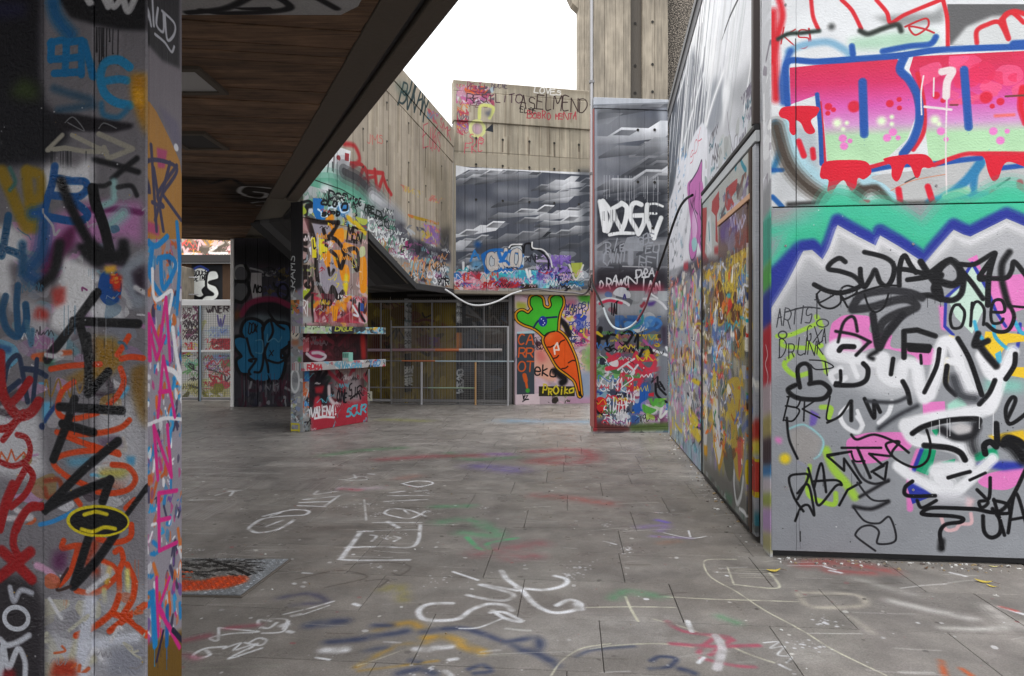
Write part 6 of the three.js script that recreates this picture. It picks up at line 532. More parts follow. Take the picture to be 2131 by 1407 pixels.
  wh('-157 360 -151 345 -156 348 -147 353 -134 355 -157 360', 1.6, 0.75); wh('-144 338 -153 336 -156 329 -152 325 -148 329 -152 334', 2, 0.75); wh('-144 336 -138 342 -138 334 -129 341 -137 325 -125 336', 1.6, 0.75); wh('-134 341 -131 347 -126 345 -127 339 -136 342', 1.6, 0.75); wh('-132 368 -139 370 -136 362 -130 359 -128 366', 2, 0.75); wh('-131 353 -121 355 -122 368', 1.6, 0.7); wh('-135 371 -124 370 -122 358', 1.6, 0.6);
  soft('#9a4a5a', '-167 345 -159 350', 0.5, 6); soft('#9a4a5a', '-152 360 -137 363', 0.45, 5); soft('#9a5a6a', '-161 329 -152 325', 0.5, 5);
  // right half
  const cr = (p, wd = 1.2, a = 0.7) => w.s_('#c9c5b0', wd, p, { soft: 0.5, a }); cr('157 471 139 471 132 463 129 436 137 411 144 382 154 356 160 334 172 309', 1.1); cr('91 403 118 399 145 397 168 395', 1.3); cr('43 387 71 388 94 387', 1.2); cr('68 403 68 385 69 368', 1.6); cr('78 371 89 363 103 349 115 331 125 321', 1.4); cr('39 335 52 339 75 341 91 337', 1.2); cr('146 456 140 425', 1.2); cr('140 423 165 417 170 444', 1.8); for (let i = 0; i < 5; i++) cr(w.pts('148 452 171 450').map(([x, y]) => [x, y - i * 4]), 0.9, 0.35);
  soft('#aea69a', '173 408 173 388 203 390 207 406 177 409', 0.7, 5); soft('#a59e94', '188 374 190 353', 0.5, 6); soft('#bdb9b4', '224 396 240 382 254 372', 0.7, 8); soft('#bdb9b4', '230 360 246 358 266 360', 0.8, 5); soft('#b5b0ab', '275 388 270 366 276 363', 0.6, 10); soft('#a8a4a0', '222 432 242 406', 0.4, 10); wh('281 387 287 377', 3, 0.7); soft('#b5504a', '282 387 286 382', 0.7, 3);
  soft('#9f5a58', '199 460 226 465 250 448', 0.7, 14); soft('#9f5a58', '211 448 237 444', 0.6, 10); soft('#8f7fa8', '104 550 126 556 119 541', 0.6, 9); soft('#7464c0', '124 572 130 565', 0.7, 6); soft('#8f7fa8', '110 526 138 521', 0.5, 6); soft('#5f8a68', '61 401 70 411 89 403', 0.55, 8); soft('#5f8a6a', '116 374 122 366', 0.4, 7); soft('#9a6a64', '62 646 88 630', 0.5, 10); soft('#96705f', '112 508 126 513', 0.4, 8);
  const PNK = '#b05a6c'; w.s_(PNK, 3.5, '81 341 100 338 124 339', { soft: 0.8, a: 0.8 }).s_(PNK, 3.5, '85 368 90 356 106 350 113 345', { soft: 0.8, a: 0.7 }).s_(PNK, 3, '92 331 96 338 108 350 112 345 97 329', { soft: 0.8, a: 0.7 }).s_(PNK, 3, '92 325 106 318 114 317', { soft: 0.8, a: 0.7 }).s_('#c9c6c9', 4.5, '106 350 105 336 96 315', { soft: 0.4, a: 0.8 }).s_('#d8d8da', 3, '96 368 95 355', { soft: 0.3 });
  w.s_(NV, 3, '67 323 72 327 79 325 74 317 65 315', { soft: 0.9, a: 0.7 }).s_(NV, 4, '79 315 84 311', { soft: 0.9, a: 0.7 }).s_(NV, 3, '31 327 40 334 61 338', { soft: 1, a: 0.4 }).s_('#b5562f', 3, '206 323 199 309', { soft: 1, a: 0.7 }).s_('#b5562f', 3, '211 315 211 309', { soft: 1, a: 0.7 }); wh('128 342 136 343 129 336 137 338 130 329 136 327 131 321', 1.1, 0.7); wh('127 319 130 314', 1.6); wh('70 513 78 505', 1.8); wh('89 321 93 326', 2.2); wh('121 535 138 521 152 526', 1.6, 0.7); wh('142 541 139 524', 1.6); wh('290 444 295 438', 3, 0.8); wh('212 456 216 450', 2.4, 0.8); wh('212 448 217 444', 3, 0.8); wh('38 392 39 385', 5);
  wh('-93 334 -87 334 -83 335', 7, 0.95); wh('-48 335 -42 334', 5, 0.8); wh('-39 336 -31 338', 5, 0.7); wh('-128 377 -117 385 -105 396', 1.6, 0.8); wh('-117 377 -106 390', 1.2, 0.7); wh('-124 362 -122 364', 4); wh('-118 355 -116 354', 3); wh('-122 375 -119 377', 3); wh('-131 335 -130 337', 1); wh('-28 359 -18 360 -6 371', 1.6, 0.7); wh('-92 392 -89 390', 3); wh('-138 425 -137 424', 2.4); wh('-131 420 -130 419', 2.4); wh('-132 427 -131 426', 2); wh('-138 444 -132 443', 2); wh('-31 313 -28 309', 3); wh('-30 324 -27 325', 3); cr('18 309 24 323 35 336 50 341', 1, 0.7); wh('-95 326 -88 324', 1.6); cr('-73 318 -64 325 -52 336', 1.2, 0.5); wh('-65 343 -57 342', 2, 0.5);
  w.wear(far ? [130, 125, 121] : [128, 123, 118], 0.34);
  // faint dark scrawls, scuffs, chalk dust, specks
  for (const p of ['-114 460 -86 465 -69 456 -73 440 -79 444', '-139 432 -116 448 -94 436 -116 418', '-93 429 -80 432 -83 418']) w.s_('#57524d', 1.6, p, { soft: 1, a: 0.55, dust: 0 });
  for (let i = 0; i < (far ? 700 : 420); i++) { const x = rnd(-800, 400), d = far ? rnd(700, 1650) : rnd(220, 740), l = rnd(4, far ? 50 : 26), an = rnd(-0.25, 0.35); w.s_(pick(['#b4b1ad', '#a5a19c', '#5a544e', '#c4c2c0', '#95908a']), rnd(0.4, 2.2), [[x, d], [x + l, d + l * an], [x + l * 1.8, d + l * an * 1.4]], { soft: 0.8, a: rnd(0.12, 0.5), dust: 0 }); }
  for (let i = 0; i < 2600; i++) { const x = rnd(-800, 480), d = far ? rnd(700, 1600) : rnd(210, 740), r = rnd() ** 4 * 1.5 + 0.2; w.g.globalAlpha = rnd(0.3, 0.95); w.g.fillStyle = pick(['#d6d6d8', '#d6d6d8', '#c9c7c2', '#4a4642', '#8f5a5c']); w.g.beginPath(); w.g.ellipse(x, d, r * rnd(0.7, 1.6), r, rnd(3), 0, 7); w.g.fill(); } w.g.globalAlpha = 1;
  for (let c = 0; c < 26; c++) { const x = rnd(-250, 330), d = rnd(300, 720); for (let i = 0; i < 40; i++) { const r = rnd() ** 2 * 0.9 + 0.15, an = rnd(6.3), q = rnd() * rnd() * 22; w.g.globalAlpha = 0.7; w.g.fillStyle = '#d0d0d4'; w.g.beginPath(); w.g.arc(x + Math.cos(an) * q, d + Math.sin(an) * q, r, 0, 7); w.g.fill(); } } w.g.globalAlpha = 1;
  w.grain(0.09, 0.14);
}
// shelf edges, box end, soffit panel
const aSH = new Wall(-0.5, 1.0, 2.4, 1.8, 220, '#a9a6a6', 0.8);
{ const w = aSH; w.layers('-56 178 210 160', ['#8fae6a', '#a8c49a', '#222226', '#6fb0d0', '#c9b43a', '#c8cacc', '#2f6f8a'], 90, 10, { seed: 151, mix: [0.45, 0.8, 0.95, 1] }).layers('-21 177 39 161', ['#9fb88a', '#b4c8a4', '#2a2c2a'], 40, 9, { seed: 155, mix: [0.4, 0.6, 0.95, 1] }).f_('#24222a', '40 178 96 179 96 162 40 161').t_('DAGLE', '#a8b040', 4, '49 167 93 168 49 174').f_('#7ab8d4', '98 177 125 178 125 164 98 164').layers('96 177 184 162', ['#78b4d0', '#c9a43a', '#2a2a2c', '#4a98c4'], 30, 9, { seed: 157, mix: [0.3, 0.6, 0.95, 1] });
  w.layers('-56 122 210 91', ['#b02c38', '#c9cacc', '#c9cacc', '#2a2428', '#6fa8c0', '#a83040'], 90, 9, { seed: 152, mix: [0.4, 0.7, 0.95, 1] }).t_('ROMA', '#b02c38', 5, '-16 104 18 103 -16 114').t_('IVANGAN', '#5a9cb8', 5, '55 103 116 102 55 113').t_('YGO', '#4a80b0', 5, '137 104 168 103 137 114'); w.grain(0.05, 0.05); }
const aRE = new Wall(0, 0, 0.2, 5, 200, '#b9bbc0', 0.335);
{ const w = aRE; seed(161); const band = (y0, y1, c) => w.f_(c, [[-2, y0], [22, y0 + 4], [22, y1 + 6], [-2, y1]], { blur: 6 }); w.layers([[0, 260], [20, 500]], ['#c8cad0', '#8f9198', '#dcdee2', '#6a6470'], 26, 12, { seed: 161, mix: [0.7, 1, 1, 1] }); band(240, 262, '#8a8c90'); band(205, 240, '#3f9a84'); band(186, 205, '#4f9a4a'); band(160, 186, '#26358c'); band(118, 160, '#a82834'); w.s_('#d8d8dc', 3, [[8, 150], [13, 143], [7, 136], [14, 128], [10, 120]]); band(96, 118, '#a89aa0'); band(80, 96, '#9a8f5a'); band(60, 80, '#3a2c34'); band(52, 60, '#2a6aa0'); band(40, 52, '#b8b0b8'); band(30, 40, '#8f9a4a'); band(12, 30, '#a88ab4'); band(0, 12, '#a09a70'); w.drips('#3a3a40', [[0, 240], [20, 240]], 10, 3, 4); w.grain(0.05, 0.06); }
const aSO = new Wall(-4.2, 2.6, -0.1, 4.8, 120, '#9a9a9c', 1);
{ const w = aSO; seed(171); for (const p of ['-157 434 -151 455 -193 462 -211 458', '-132 434 -119 455', '-222 461 -194 455 -172 440']) w.s_('#26262a', 6, p, { soft: 0.3 }); w.f_('#26262a', '-190 454 -163 453 -161 459 -184 457'); w.grain(0.05, 0.08); }

// ---------------------------------------------------------------- materials
const mat = {
  RP: aRP.mat({ rough: 0.55, bump: grainBlobs, depth: 0.0011, gloss: true }), LF: aLF.mat({ rough: 1, bump: grainBlobs, depth: 0.0035, spec: 0.75, rmap: silverMap }), LS: aLS.mat({ rough: 0.5, bump: grainBoard, depth: 0.003 }),
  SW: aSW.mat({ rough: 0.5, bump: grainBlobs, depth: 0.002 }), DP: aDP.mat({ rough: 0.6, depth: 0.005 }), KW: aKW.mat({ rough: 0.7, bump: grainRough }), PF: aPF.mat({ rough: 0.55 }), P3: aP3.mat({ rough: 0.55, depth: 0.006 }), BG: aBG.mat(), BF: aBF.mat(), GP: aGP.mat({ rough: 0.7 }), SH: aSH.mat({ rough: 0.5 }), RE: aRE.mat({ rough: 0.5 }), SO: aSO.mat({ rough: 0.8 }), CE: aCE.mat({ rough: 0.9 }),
  CW: [0.94, 1, 1.05].map((tone) => aCW.mat({ tone, depth: 0.008, rough: 0.85 })), SL: [0.94, 1, 1.05].map((tone) => aSL.mat({ tone, depth: 0.008, rough: 0.75 })),
  FN: [0.92, 0.97, 1, 1.03, 1.06].map((tone) => aFN.mat({ tone, bump: grainRough, depth: 0.003, rough: 0.72, gloss: true })), FF: [0.92, 0.97, 1, 1.03, 1.06].map((tone) => aFF.mat({ tone, bump: grainRough, depth: 0.003, rough: 0.72, gloss: true })),
  soffit: [[0.115, 0.078, 0.055], [0.095, 0.066, 0.048], [0.13, 0.088, 0.06], [0.105, 0.075, 0.056], [0.085, 0.057, 0.042]].map((c) => lin(...c, { bumpMap: rep(texBoard, 1.9, 1.1), bumpScale: 0.006, map: null })),
  edge: lin(0.09, 0.073, 0.057, { bumpMap: grainRough, bumpScale: 0.006 }), dark: lin(0.035, 0.032, 0.032), black: lin(0.012, 0.012, 0.014, { roughness: 0.5 }), hole: lin(0.02, 0.018, 0.016),
  concrete: [[0.34, 0.3, 0.245], [0.3, 0.262, 0.21], [0.36, 0.32, 0.262], [0.27, 0.235, 0.19]].map((c) => lin(...c, { bumpMap: grainBoard, bumpScale: 0.008 })), darkBoard: lin(0.1, 0.088, 0.075, { bumpMap: grainBoard, bumpScale: 0.008 }),
  core: lin(0.2, 0.18, 0.15), bedding: lin(0.06, 0.055, 0.05), steel: lin(0.2, 0.195, 0.2, { roughness: 0.45, metalness: 0.3, bumpMap: grainRough, bumpScale: 0.002 }), paleSteel: lin(0.4, 0.4, 0.42, { roughness: 0.5 }), white: lin(0.72, 0.73, 0.75, { roughness: 0.5 }),
};
// mottled maps made once for board-marked soffit and bare concrete
const mottle = (w, h, f) => { const d = new Uint8Array(w * h * 4); for (let y = 0; y < h; y++) for (let x = 0; x < w; x++) { const c = f(x, y), o = (y * w + x) * 4; for (let i = 0; i < 3; i++) d[o + i] = Math.max(0, Math.min(255, c[i])); d[o + 3] = 255; } const t = new THREE.DataTexture(d, w, h); t.colorSpace = THREE.SRGBColorSpace; t.magFilter = THREE.LinearFilter; t.minFilter = THREE.LinearMipmapLinearFilter; t.generateMipmaps = true; t.wrapS = t.wrapT = THREE.MirroredRepeatWrapping; t.needsUpdate = true; return t; };
seed(301);
const texSoffit = mottle(512, 512, (x, y) => { const s = 1 + 0.5 * fbm(x / 90, y / 9, 4) + 0.35 * fbm(x / 60, y / 60, 3) + rnd(-0.06, 0.06); return [132 * s, 104 * s, 82 * s]; });
const texConc = mottle(512, 512, (x, y) => { const s = 1 + 0.26 * fbm(x / 12, y / 140, 4) + 0.32 * fbm(x / 80, y / 90, 3) + rnd(-0.05, 0.05); return [150 * s, 141 * s, 127 * s]; });
const texPebble = mottle(512, 512, (x, y) => { const n = fbm(x / 9, y / 9, 2) + 0.5 * noise.noise(x / 4.6, y / 4.6, 4), s = n > 0.05 ? 1.3 : 0.5; return [140 * s, 132 * s, 122 * s]; });
const soffitMats = [0.5, 0.62, 0.74, 0.56, 0.43].map((k) => new THREE.MeshStandardMaterial({ map: rep(texSoffit, 2.4, 1.3), color: new THREE.Color(k, k * 0.97, k * 0.94), roughness: 0.9, bumpMap: rep(texBoard, 1.9, 1.1), bumpScale: 0.004 }));
const concMats = [1, 0.9, 1.08, 0.84].map((k) => new THREE.MeshStandardMaterial({ map: rep(texConc, 1.1, 2.1), color: new THREE.Color(k, k, k), roughness: 0.88, bumpMap: grainBoard, bumpScale: 0.006 }));

// ---------------------------------------------------------------- ground: paving slabs in running bond on a bed that reaches the horizon
const floor = thing('pavement', 'dark grey slab paving covered in chalk, spray paint and paint specks', 'pavement', [0, 0, 0], 0, null, 'structure');
{ const ground = new THREE.PlaneGeometry(500, 500); ground.rotateX(-Math.PI / 2); ground.translate(0, -0.034, 0); const gm = lin(0.16, 0.15, 0.14, { bumpMap: rep(texRough, 1), bumpScale: 0.004 }); mesh('bedding', ground, gm, floor);
  const a = 0.0872, e1 = [Math.cos(a), -Math.sin(a)], e2 = [Math.sin(a), Math.cos(a)], P = 0.584, Lg = 0.91, list = [];
  seed(17); const O = [0.03, 3.738];
  for (let r = -3; r < 25; r++) {
    const off = r === 0 ? 0 : r === -1 ? 0.45 : rnd(Lg);
    for (let c = -13; c < 9; c++) {
      const q = (s, t) => [O[0] + e1[0] * s + e2[0] * t, O[1] + e1[1] * s + e2[1] * t], s0 = c * Lg + off, t0 = r * P, j = 0.0018;
      const outline = [q(s0 + j, t0 + j), q(s0 + Lg - j, t0 + j), q(s0 + Lg - j, t0 + P - j), q(s0 + j, t0 + P - j)], [cx, cd] = q(s0 + Lg / 2, t0 + P / 2);
      const wall = cd > 4.9 ? 1.87 + 0.1123 * (cd - 4.9) : 9; if (cx - 0.45 > wall || cd > 16.9 || cd < 2.05) continue;
      if (Math.abs(cx) / cd > 0.9 || cx < -9.4) continue;
      list.push([outline, cx, cd, rnd(-0.0011, 0.0011), Math.floor(rnd(5))]);
    }
  }
  list.sort((p, q) => p[2] - q[2]); const rest = [[], [], [], [], []];
  list.forEach(([outline, cx, cd, h, tone], i) => { const g = slab(outline, h, 0.03, 0.0018); g.rotateX(-Math.PI / 2); if (i < 300) mesh('paving_slab', g, (cd < 7.15 && cx > -2.7 && cx < 4.7 ? mat.FN : mat.FF)[tone], floor); else rest[tone].push(g); });
  rest.forEach((l, t) => l.length && mesh('far_paving', mergeGeometries(l), mat.FF[t], floor, undefined, 'stuff'));
}

// ---------------------------------------------------------------- overhead slab with board-marked soffit
const HC = 3.825, EDGE0 = [2.19, -0.8], ED = [-0.4337, 0.9011], EN = [-0.9011, -0.4337];
const canopy = thing('concrete_canopy', 'dark board-marked concrete slab overhead whose edge runs diagonally to the pillar', 'canopy', [-3, HC, -6]);
const shiftCan = (g) => { g.rotateX(-Math.PI / 2); g.translate(3, 0, 6); return g; };            // outline in (x, distance), height along z
{ seed(41); const alongE = (s, n) => [EDGE0[0] + ED[0] * s + EN[0] * n, EDGE0[1] + ED[1] * s + EN[1] * n];
  const hull = [[2.19, -0.8], [-5.85, 15.9], [-7.55, 15.42], [-12, 13.6], [-12, -0.8]];
  mesh('slab_mass', shiftCan(slab(hull, 0.95, 0.91, 0.01)), mat.core, canopy);
  const inner = clip(hull, ([x, d]) => (x - EDGE0[0]) * EN[0] + (d - EDGE0[1]) * EN[1] - 0.47), ba = 0.157, bd = [Math.cos(ba), Math.sin(ba)], bn = [-Math.sin(ba), Math.cos(ba)], BW = 0.165;
  for (let k = -6; k < 125; k++) {
    const lo = k * BW + 0.0015, hi = (k + 1) * BW - 0.003; let p = clip(inner, ([x, d]) => x * bn[0] + d * bn[1] - lo); p = p.length ? clip(p, ([x, d]) => hi - (x * bn[0] + d * bn[1])) : p; if (p.length < 3) continue;
    const dz = rnd(0.014), depth = 0.05; const g = slab(p, 0.041 + dz * 0, depth - dz, 0.002); g.translate(0, 0, 0); const mid = p.reduce((s, q) => s + q[1], 0) / p.length; mesh('soffit_board', shiftCan(g), mid > 8.9 && mid < 13.2 ? mat.CE : pick(soffitMats), canopy);
  }
  const strip = (n0, n1, z0, z1, m, name) => mesh(name, shiftCan(slab([alongE(0, n0), alongE(0, n1), alongE(13.2, n1), alongE(13.2, n0)].reverse(), z1, z1 - z0, 0.006)), m, canopy);
  strip(0.22, 0.465, -0.012, 0.045, mat.edge, 'edge_band'); strip(0.17, 0.215, 0.02, 0.05, mat.black, 'drip_groove'); strip(0.0, 0.165, -0.025, 0.3, mat.edge, 'edge_lip');
  mesh('edge_lip', shiftCan(slab([[-3.51, 11.05], [-4.3, 15.9], [-5.85, 15.9]].reverse(), 0.2, 0.2, 0.006)), mat.black, canopy);
  mesh('added_shade_roof', shiftCan(slab([[-0.4, -7], [-0.4, -0.82], [-12, -0.82], [-12, -7]].reverse(), 0.95, 0.9, 0.01)), mat.edge, canopy);  // roof added out of view behind the camera to darken the left pillar
  const low = mesh('painted_soffit_panel', shiftCan(slab([[-4.1, 2.75], [-0.19, 2.75], [-1.036, 4.527], [-1.18, 4.646], [-4.1, 4.646]], 0, 0.045, 0.004)), mat.SO, canopy, 'pale painted panel with black strokes'); low.castShadow = true;
}
for (const [x0, x1, d0, d1, lit] of [[-3.42, -2.62, 5.62, 6.22, true], [-3.9, -3.38, 7.4, 8.05, false]]) {
  const t = thing('ceiling_light', lit ? 'pale square light panel set in the dark soffit' : 'dark empty square light box set in the soffit', 'ceiling light', [(x0 + x1) / 2, HC, -(d0 + d1) / 2]); const w = (x1 - x0) / 2, l = (d1 - d0) / 2;
  for (const g of [box(-w, -0.03, -l, w, 0.012, -l + 0.06), box(-w, -0.03, l - 0.06, w, 0.012, l), box(-w, -0.03, -l + 0.0605, -w + 0.06, 0.012, l - 0.0605), box(w - 0.06, -0.03, -l + 0.0605, w, 0.012, l - 0.0605)]) mesh('frame', g, mat.edge, t);
  mesh('diffuser', box(-w + 0.061, -0.016, -l + 0.061, w - 0.061, 0.0, l - 0.061), lit ? lin(0.34, 0.34, 0.35, { roughness: 0.35 }) : mat.dark, t);
}

// ---------------------------------------------------------------- helpers for things that stand on several wall planes
const planeMatrix = (k) => { const p = planeAt(k); return new THREE.Matrix4().makeRotationY(p.turn).setPosition(...p.pos); };
const onto = (g, k, group) => { group.updateMatrix(); return g.applyMatrix4(planeMatrix(k)).applyMatrix4(group.matrix.clone().invert()); };

// ---------------------------------------------------------------- left pillar
{ const t = wallThing('LPf', 'concrete_pillar', 'near pillar on the left edge, board joints, thick with black, orange and crimson tags', 'pillar');
  // board joints
  const L = planeAt('LPf').len, us = [0, 0.506, 0.727, L];
  for (let i = 0; i < 3; i++) mesh('face_board', slab(rect(us[i] + 0.002, 0.0, us[i + 1] - 0.002, 3.815), i === 1 ? 0.004 : 0, 0.05, 0.004), mat.LF, t);
  mesh('side_board', onto(slab(rect(0.003, 0, 0.244, 3.815), 0.003, 0.05, 0.012), 'LPs', t), mat.LS, t);
  mesh('core', box(0.0, 0, -0.235, L - 0.055, 3.812, -0.055), mat.core, t);
}

// ---------------------------------------------------------------- second pillar with its shelves, and the sloping stair wall above it
const topLine = (u) => 7.84 - 0.352 * u, bottomLine = (u) => (u < 1.635 ? 3.533 : u < 3.155 ? 3.533 - (u - 1.635) * 0.574 : 2.66 - (u - 3.155) * 0.02);
{ const t = wallThing('SLW', 'concrete_pillar', 'pillar with two paint-covered shelves and an orange and grey bubble letter piece', 'pillar');
  mesh('wide_face', slab(rect(0.002, 0, 1.635, 3.53), 0, 0.06, 0.006), mat.SL[1], t);
  mesh('core', box(0.0, 0, -0.27, 1.63, 3.525, -0.062), mat.core, t);
  mesh('narrow_face', onto(slab(rect(0, 0, 0.268, 3.8), 0.003, 0.05, 0.006), 'PF', t), mat.PF, t);
  mesh('ledge', slab(rect(0.05, 1.755, 1.6, 1.80), 0.03, 0.028, 0.004), mat.SL[0], t);
  const shelf = (h0, h1, label) => { const s = mesh('shelf', slab(rect(-0.232, h0, 1.852, h1), 0.0, 0.06, 0.006), mat.SH, t, label); onto(s.geometry, 'SH', t); mesh('shelf_board', onto(box(-0.232, h0 + 0.006, -0.245, 1.852, h1 - 0.006, -0.061), 'SH', t), mat.SH, s); return s; };
  shelf(1.622, 1.745, 'upper shelf with green, black and light blue tags on its edge'); shelf(1.02, 1.155, 'lower shelf with red and pale blue letters on its edge');
  const w = wallThing('SLW', 'stair_wall', 'board-marked concrete stair wall sloping down to the corner with green and black tags', 'wall'); seed(43);
  const cuts = []; for (let u = 0; u < 4.56; u += 0.205) cuts.push(u); cuts.push(1.635, 3.155, 4.57); cuts.sort((a, b) => a - b);
  const hole = new THREE.CylinderGeometry(0.02, 0.012, 0.008, 10); hole.rotateX(Math.PI / 2);
  for (let i = 0; i + 1 < cuts.length; i++) { const a = cuts[i] + 0.002, b = cuts[i + 1] - 0.002; if (b - a < 0.02) continue; mesh('board', slab([[a, bottomLine(a + 0.001) + 0.003], [b, bottomLine(b - 0.001) + 0.003], [b, topLine(b) - 0.75], [a, topLine(a) - 0.75]], rnd(-0.007, 0.007), 0.065, 0.005), pick(mat.SL), w); }
  const band = (k0, k1, front, name) => mesh(name, slab([[0, topLine(0) - k1], [4.57, topLine(4.57) - k1], [4.57, topLine(4.57) - k0], [0, topLine(0) - k0]], front, front + 0.06, 0.006), mat.SL[1], w);
  band(0.405, 0.745, 0.012, 'lower_band'); band(0, 0.4, 0.03, 'coping');
  const lip = (pts) => mesh('bottom_edge', slab(pts, 0.02, 0.07, 0.005), mat.black, w); lip([[1.637, 3.40], [3.155, 2.55], [3.155, 2.68], [1.637, 3.545]]); lip([[3.157, 2.55], [4.57, 2.53], [4.57, 2.65], [3.157, 2.68]]);
  mesh('wall_core', slab([[0, 3.54], [1.63, 3.54], [3.16, 2.68], [4.56, 2.66], [4.56, topLine(4.56) - 0.01], [0, topLine(0) - 0.01]], -0.065, 0.18, 0.01), mat.core, w);
  for (const [u, h] of [[2.2, 6.1], [2.2, 5.35], [2.2, 4.6], [2.9, 5.9], [2.9, 5.1], [2.9, 4.3], [3.5, 5.55], [3.5, 4.75], [3.5, 4.0], [4.1, 5.3], [4.1, 4.5], [1.5, 5.4], [1.5, 4.7]]) { const g = hole.clone(); g.translate(u, h, 0.004); mesh('tie_hole', g, mat.hole, w); }
  const dull = [lin(0.03, 0.03, 0.033), lin(0.09, 0.09, 0.095), lin(0.018, 0.018, 0.02), lin(0.05, 0.048, 0.05)];
  for (let k = 0; k < 9; k++) { const z1 = -0.25 - k * 0.26, z0 = z1 - 0.255; const mk = (u0, h0, u1, h1) => slab([[u0, h0], [u1, h1], [u1, h1 + 0.2], [u0, h0 + 0.2]], z1, z1 - z0, 0.003); mesh('soffit_board', mk(1.2, 3.79, 3.155, 2.67 + rnd(0.006)), pick(dull), w); mesh('soffit_board', mk(3.156, 2.67, 4.6, 2.64 + rnd(0.006)), pick(dull), w); }
  const c = thing('painted_box', 'small teal and white painted box standing on the lower shelf', 'box', [-2.79, 1.156, -11.42], -0.6);
  mesh('body', slab(rect(-0.078, 0, 0.078, 0.15), 0.05, 0.1, 0.006), lin(0.22, 0.5, 0.42), c); mesh('label_band', slab(rect(-0.07, 0.008, 0.07, 0.055), 0.0535, 0.003, 0.001), lin(0.6, 0.66, 0.64), c); for (const x of [-0.045, 0, 0.045]) mesh('mark', slab([[x - 0.014, 0.075], [x + 0.006, 0.07], [x + 0.014, 0.125], [x - 0.006, 0.13]], 0.0535, 0.003, 0.001), lin(0.12, 0.3, 0.24), c);
}

// ---------------------------------------------------------------- dark pillar behind
{ const t = wallThing('P3', 'concrete_pillar', 'dark shaded pillar at the back with a blue bubble piece outlined in black', 'pillar'); seed(44);
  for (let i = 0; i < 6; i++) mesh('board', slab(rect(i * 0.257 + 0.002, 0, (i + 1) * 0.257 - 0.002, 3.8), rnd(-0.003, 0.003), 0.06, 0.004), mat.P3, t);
  mesh('core', box(-0.02, 0, -0.5, 1.54, 3.79, -0.062), mat.core, t);
  mesh('pale_edge', slab(rect(-0.085, 0, -0.006, 3.78), 0.004, 0.3, 0.012), new THREE.MeshStandardMaterial({ map: aBF.tex(), roughness: 0.7 }), t, 'paint-splashed corner strip coloured pale for back light on the chamfer');
}

// ---------------------------------------------------------------- far left: mesh fence and the lit wall behind it
{ const t = wallThing('BF', 'mesh_fence', 'white framed mesh fence panel full of tags behind the pillars on the left', 'fence'); seed(45);
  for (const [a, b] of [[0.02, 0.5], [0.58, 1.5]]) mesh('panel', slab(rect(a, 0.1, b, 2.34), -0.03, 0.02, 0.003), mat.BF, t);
  mesh('top_rail', slab(rect(-0.05, 2.345, 1.52, 2.49), 0.02, 0.06, 0.006), mat.white, t); mesh('post', slab(rect(0.505, 0, 0.54, 2.34), 0.03, 0.05, 0.006), mat.black, t); mesh('post', slab(rect(0.545, 0, 0.575, 2.34), 0.03, 0.05, 0.006), lin(0.35, 0.48, 0.6), t); mesh('post', slab(rect(1.46, 0, 1.5, 2.34), 0.02, 0.05, 0.006), mat.white, t);
  for (const [a, b] of [[0.0, 0.5], [0.58, 1.455]]) { mesh('mid_rail', slab(rect(a, 1.2, b, 1.255), 0.02, 0.04, 0.006), mat.white, t); mesh('bottom_rail', slab(rect(a, 0.03, b, 0.09), 0.02, 0.04, 0.006), mat.steel, t); }
  const wires = []; for (let i = 0; i < 34; i++) { const u = 0.02 + i * 0.043; if (u > 0.5 && u < 0.58) continue; wires.push(box(u, 0.1, 0.0, u + 0.005, 2.34, 0.005)); } for (let i = 0; i < 52; i++) for (const [a, b] of [[0.02, 0.5], [0.58, 1.45]]) wires.push(box(a, 0.1 + i * 0.043, 0.0055, b, 0.105 + i * 0.043, 0.009)); mesh('wire_mesh', mergeGeometries(wires), mat.steel, t, undefined, 'stuff');
  const b = wallThing('BG', 'far_wall', 'far concrete wall with pale bubble letters above the mesh fence on the left', 'wall');
  mesh('face', slab(rect(0, 0, 3.85, 4.0), 0, 0.2, 0.01), mat.BG, b); mesh('parapet', slab(rect(0, 4.25, 3.85, 5.1), 0.08, 0.2, 0.01), mat.BG, b); mesh('ledge', slab(rect(0, 4.0, 3.85, 4.245), 0.25, 0.24, 0.01), mat.dark, b); for (const h of [2.95, 3.5]) mesh('handrail', bar([0.2, h, 0.35], [1.2, h, 0.35], 0.02), mat.paleSteel, b);
}

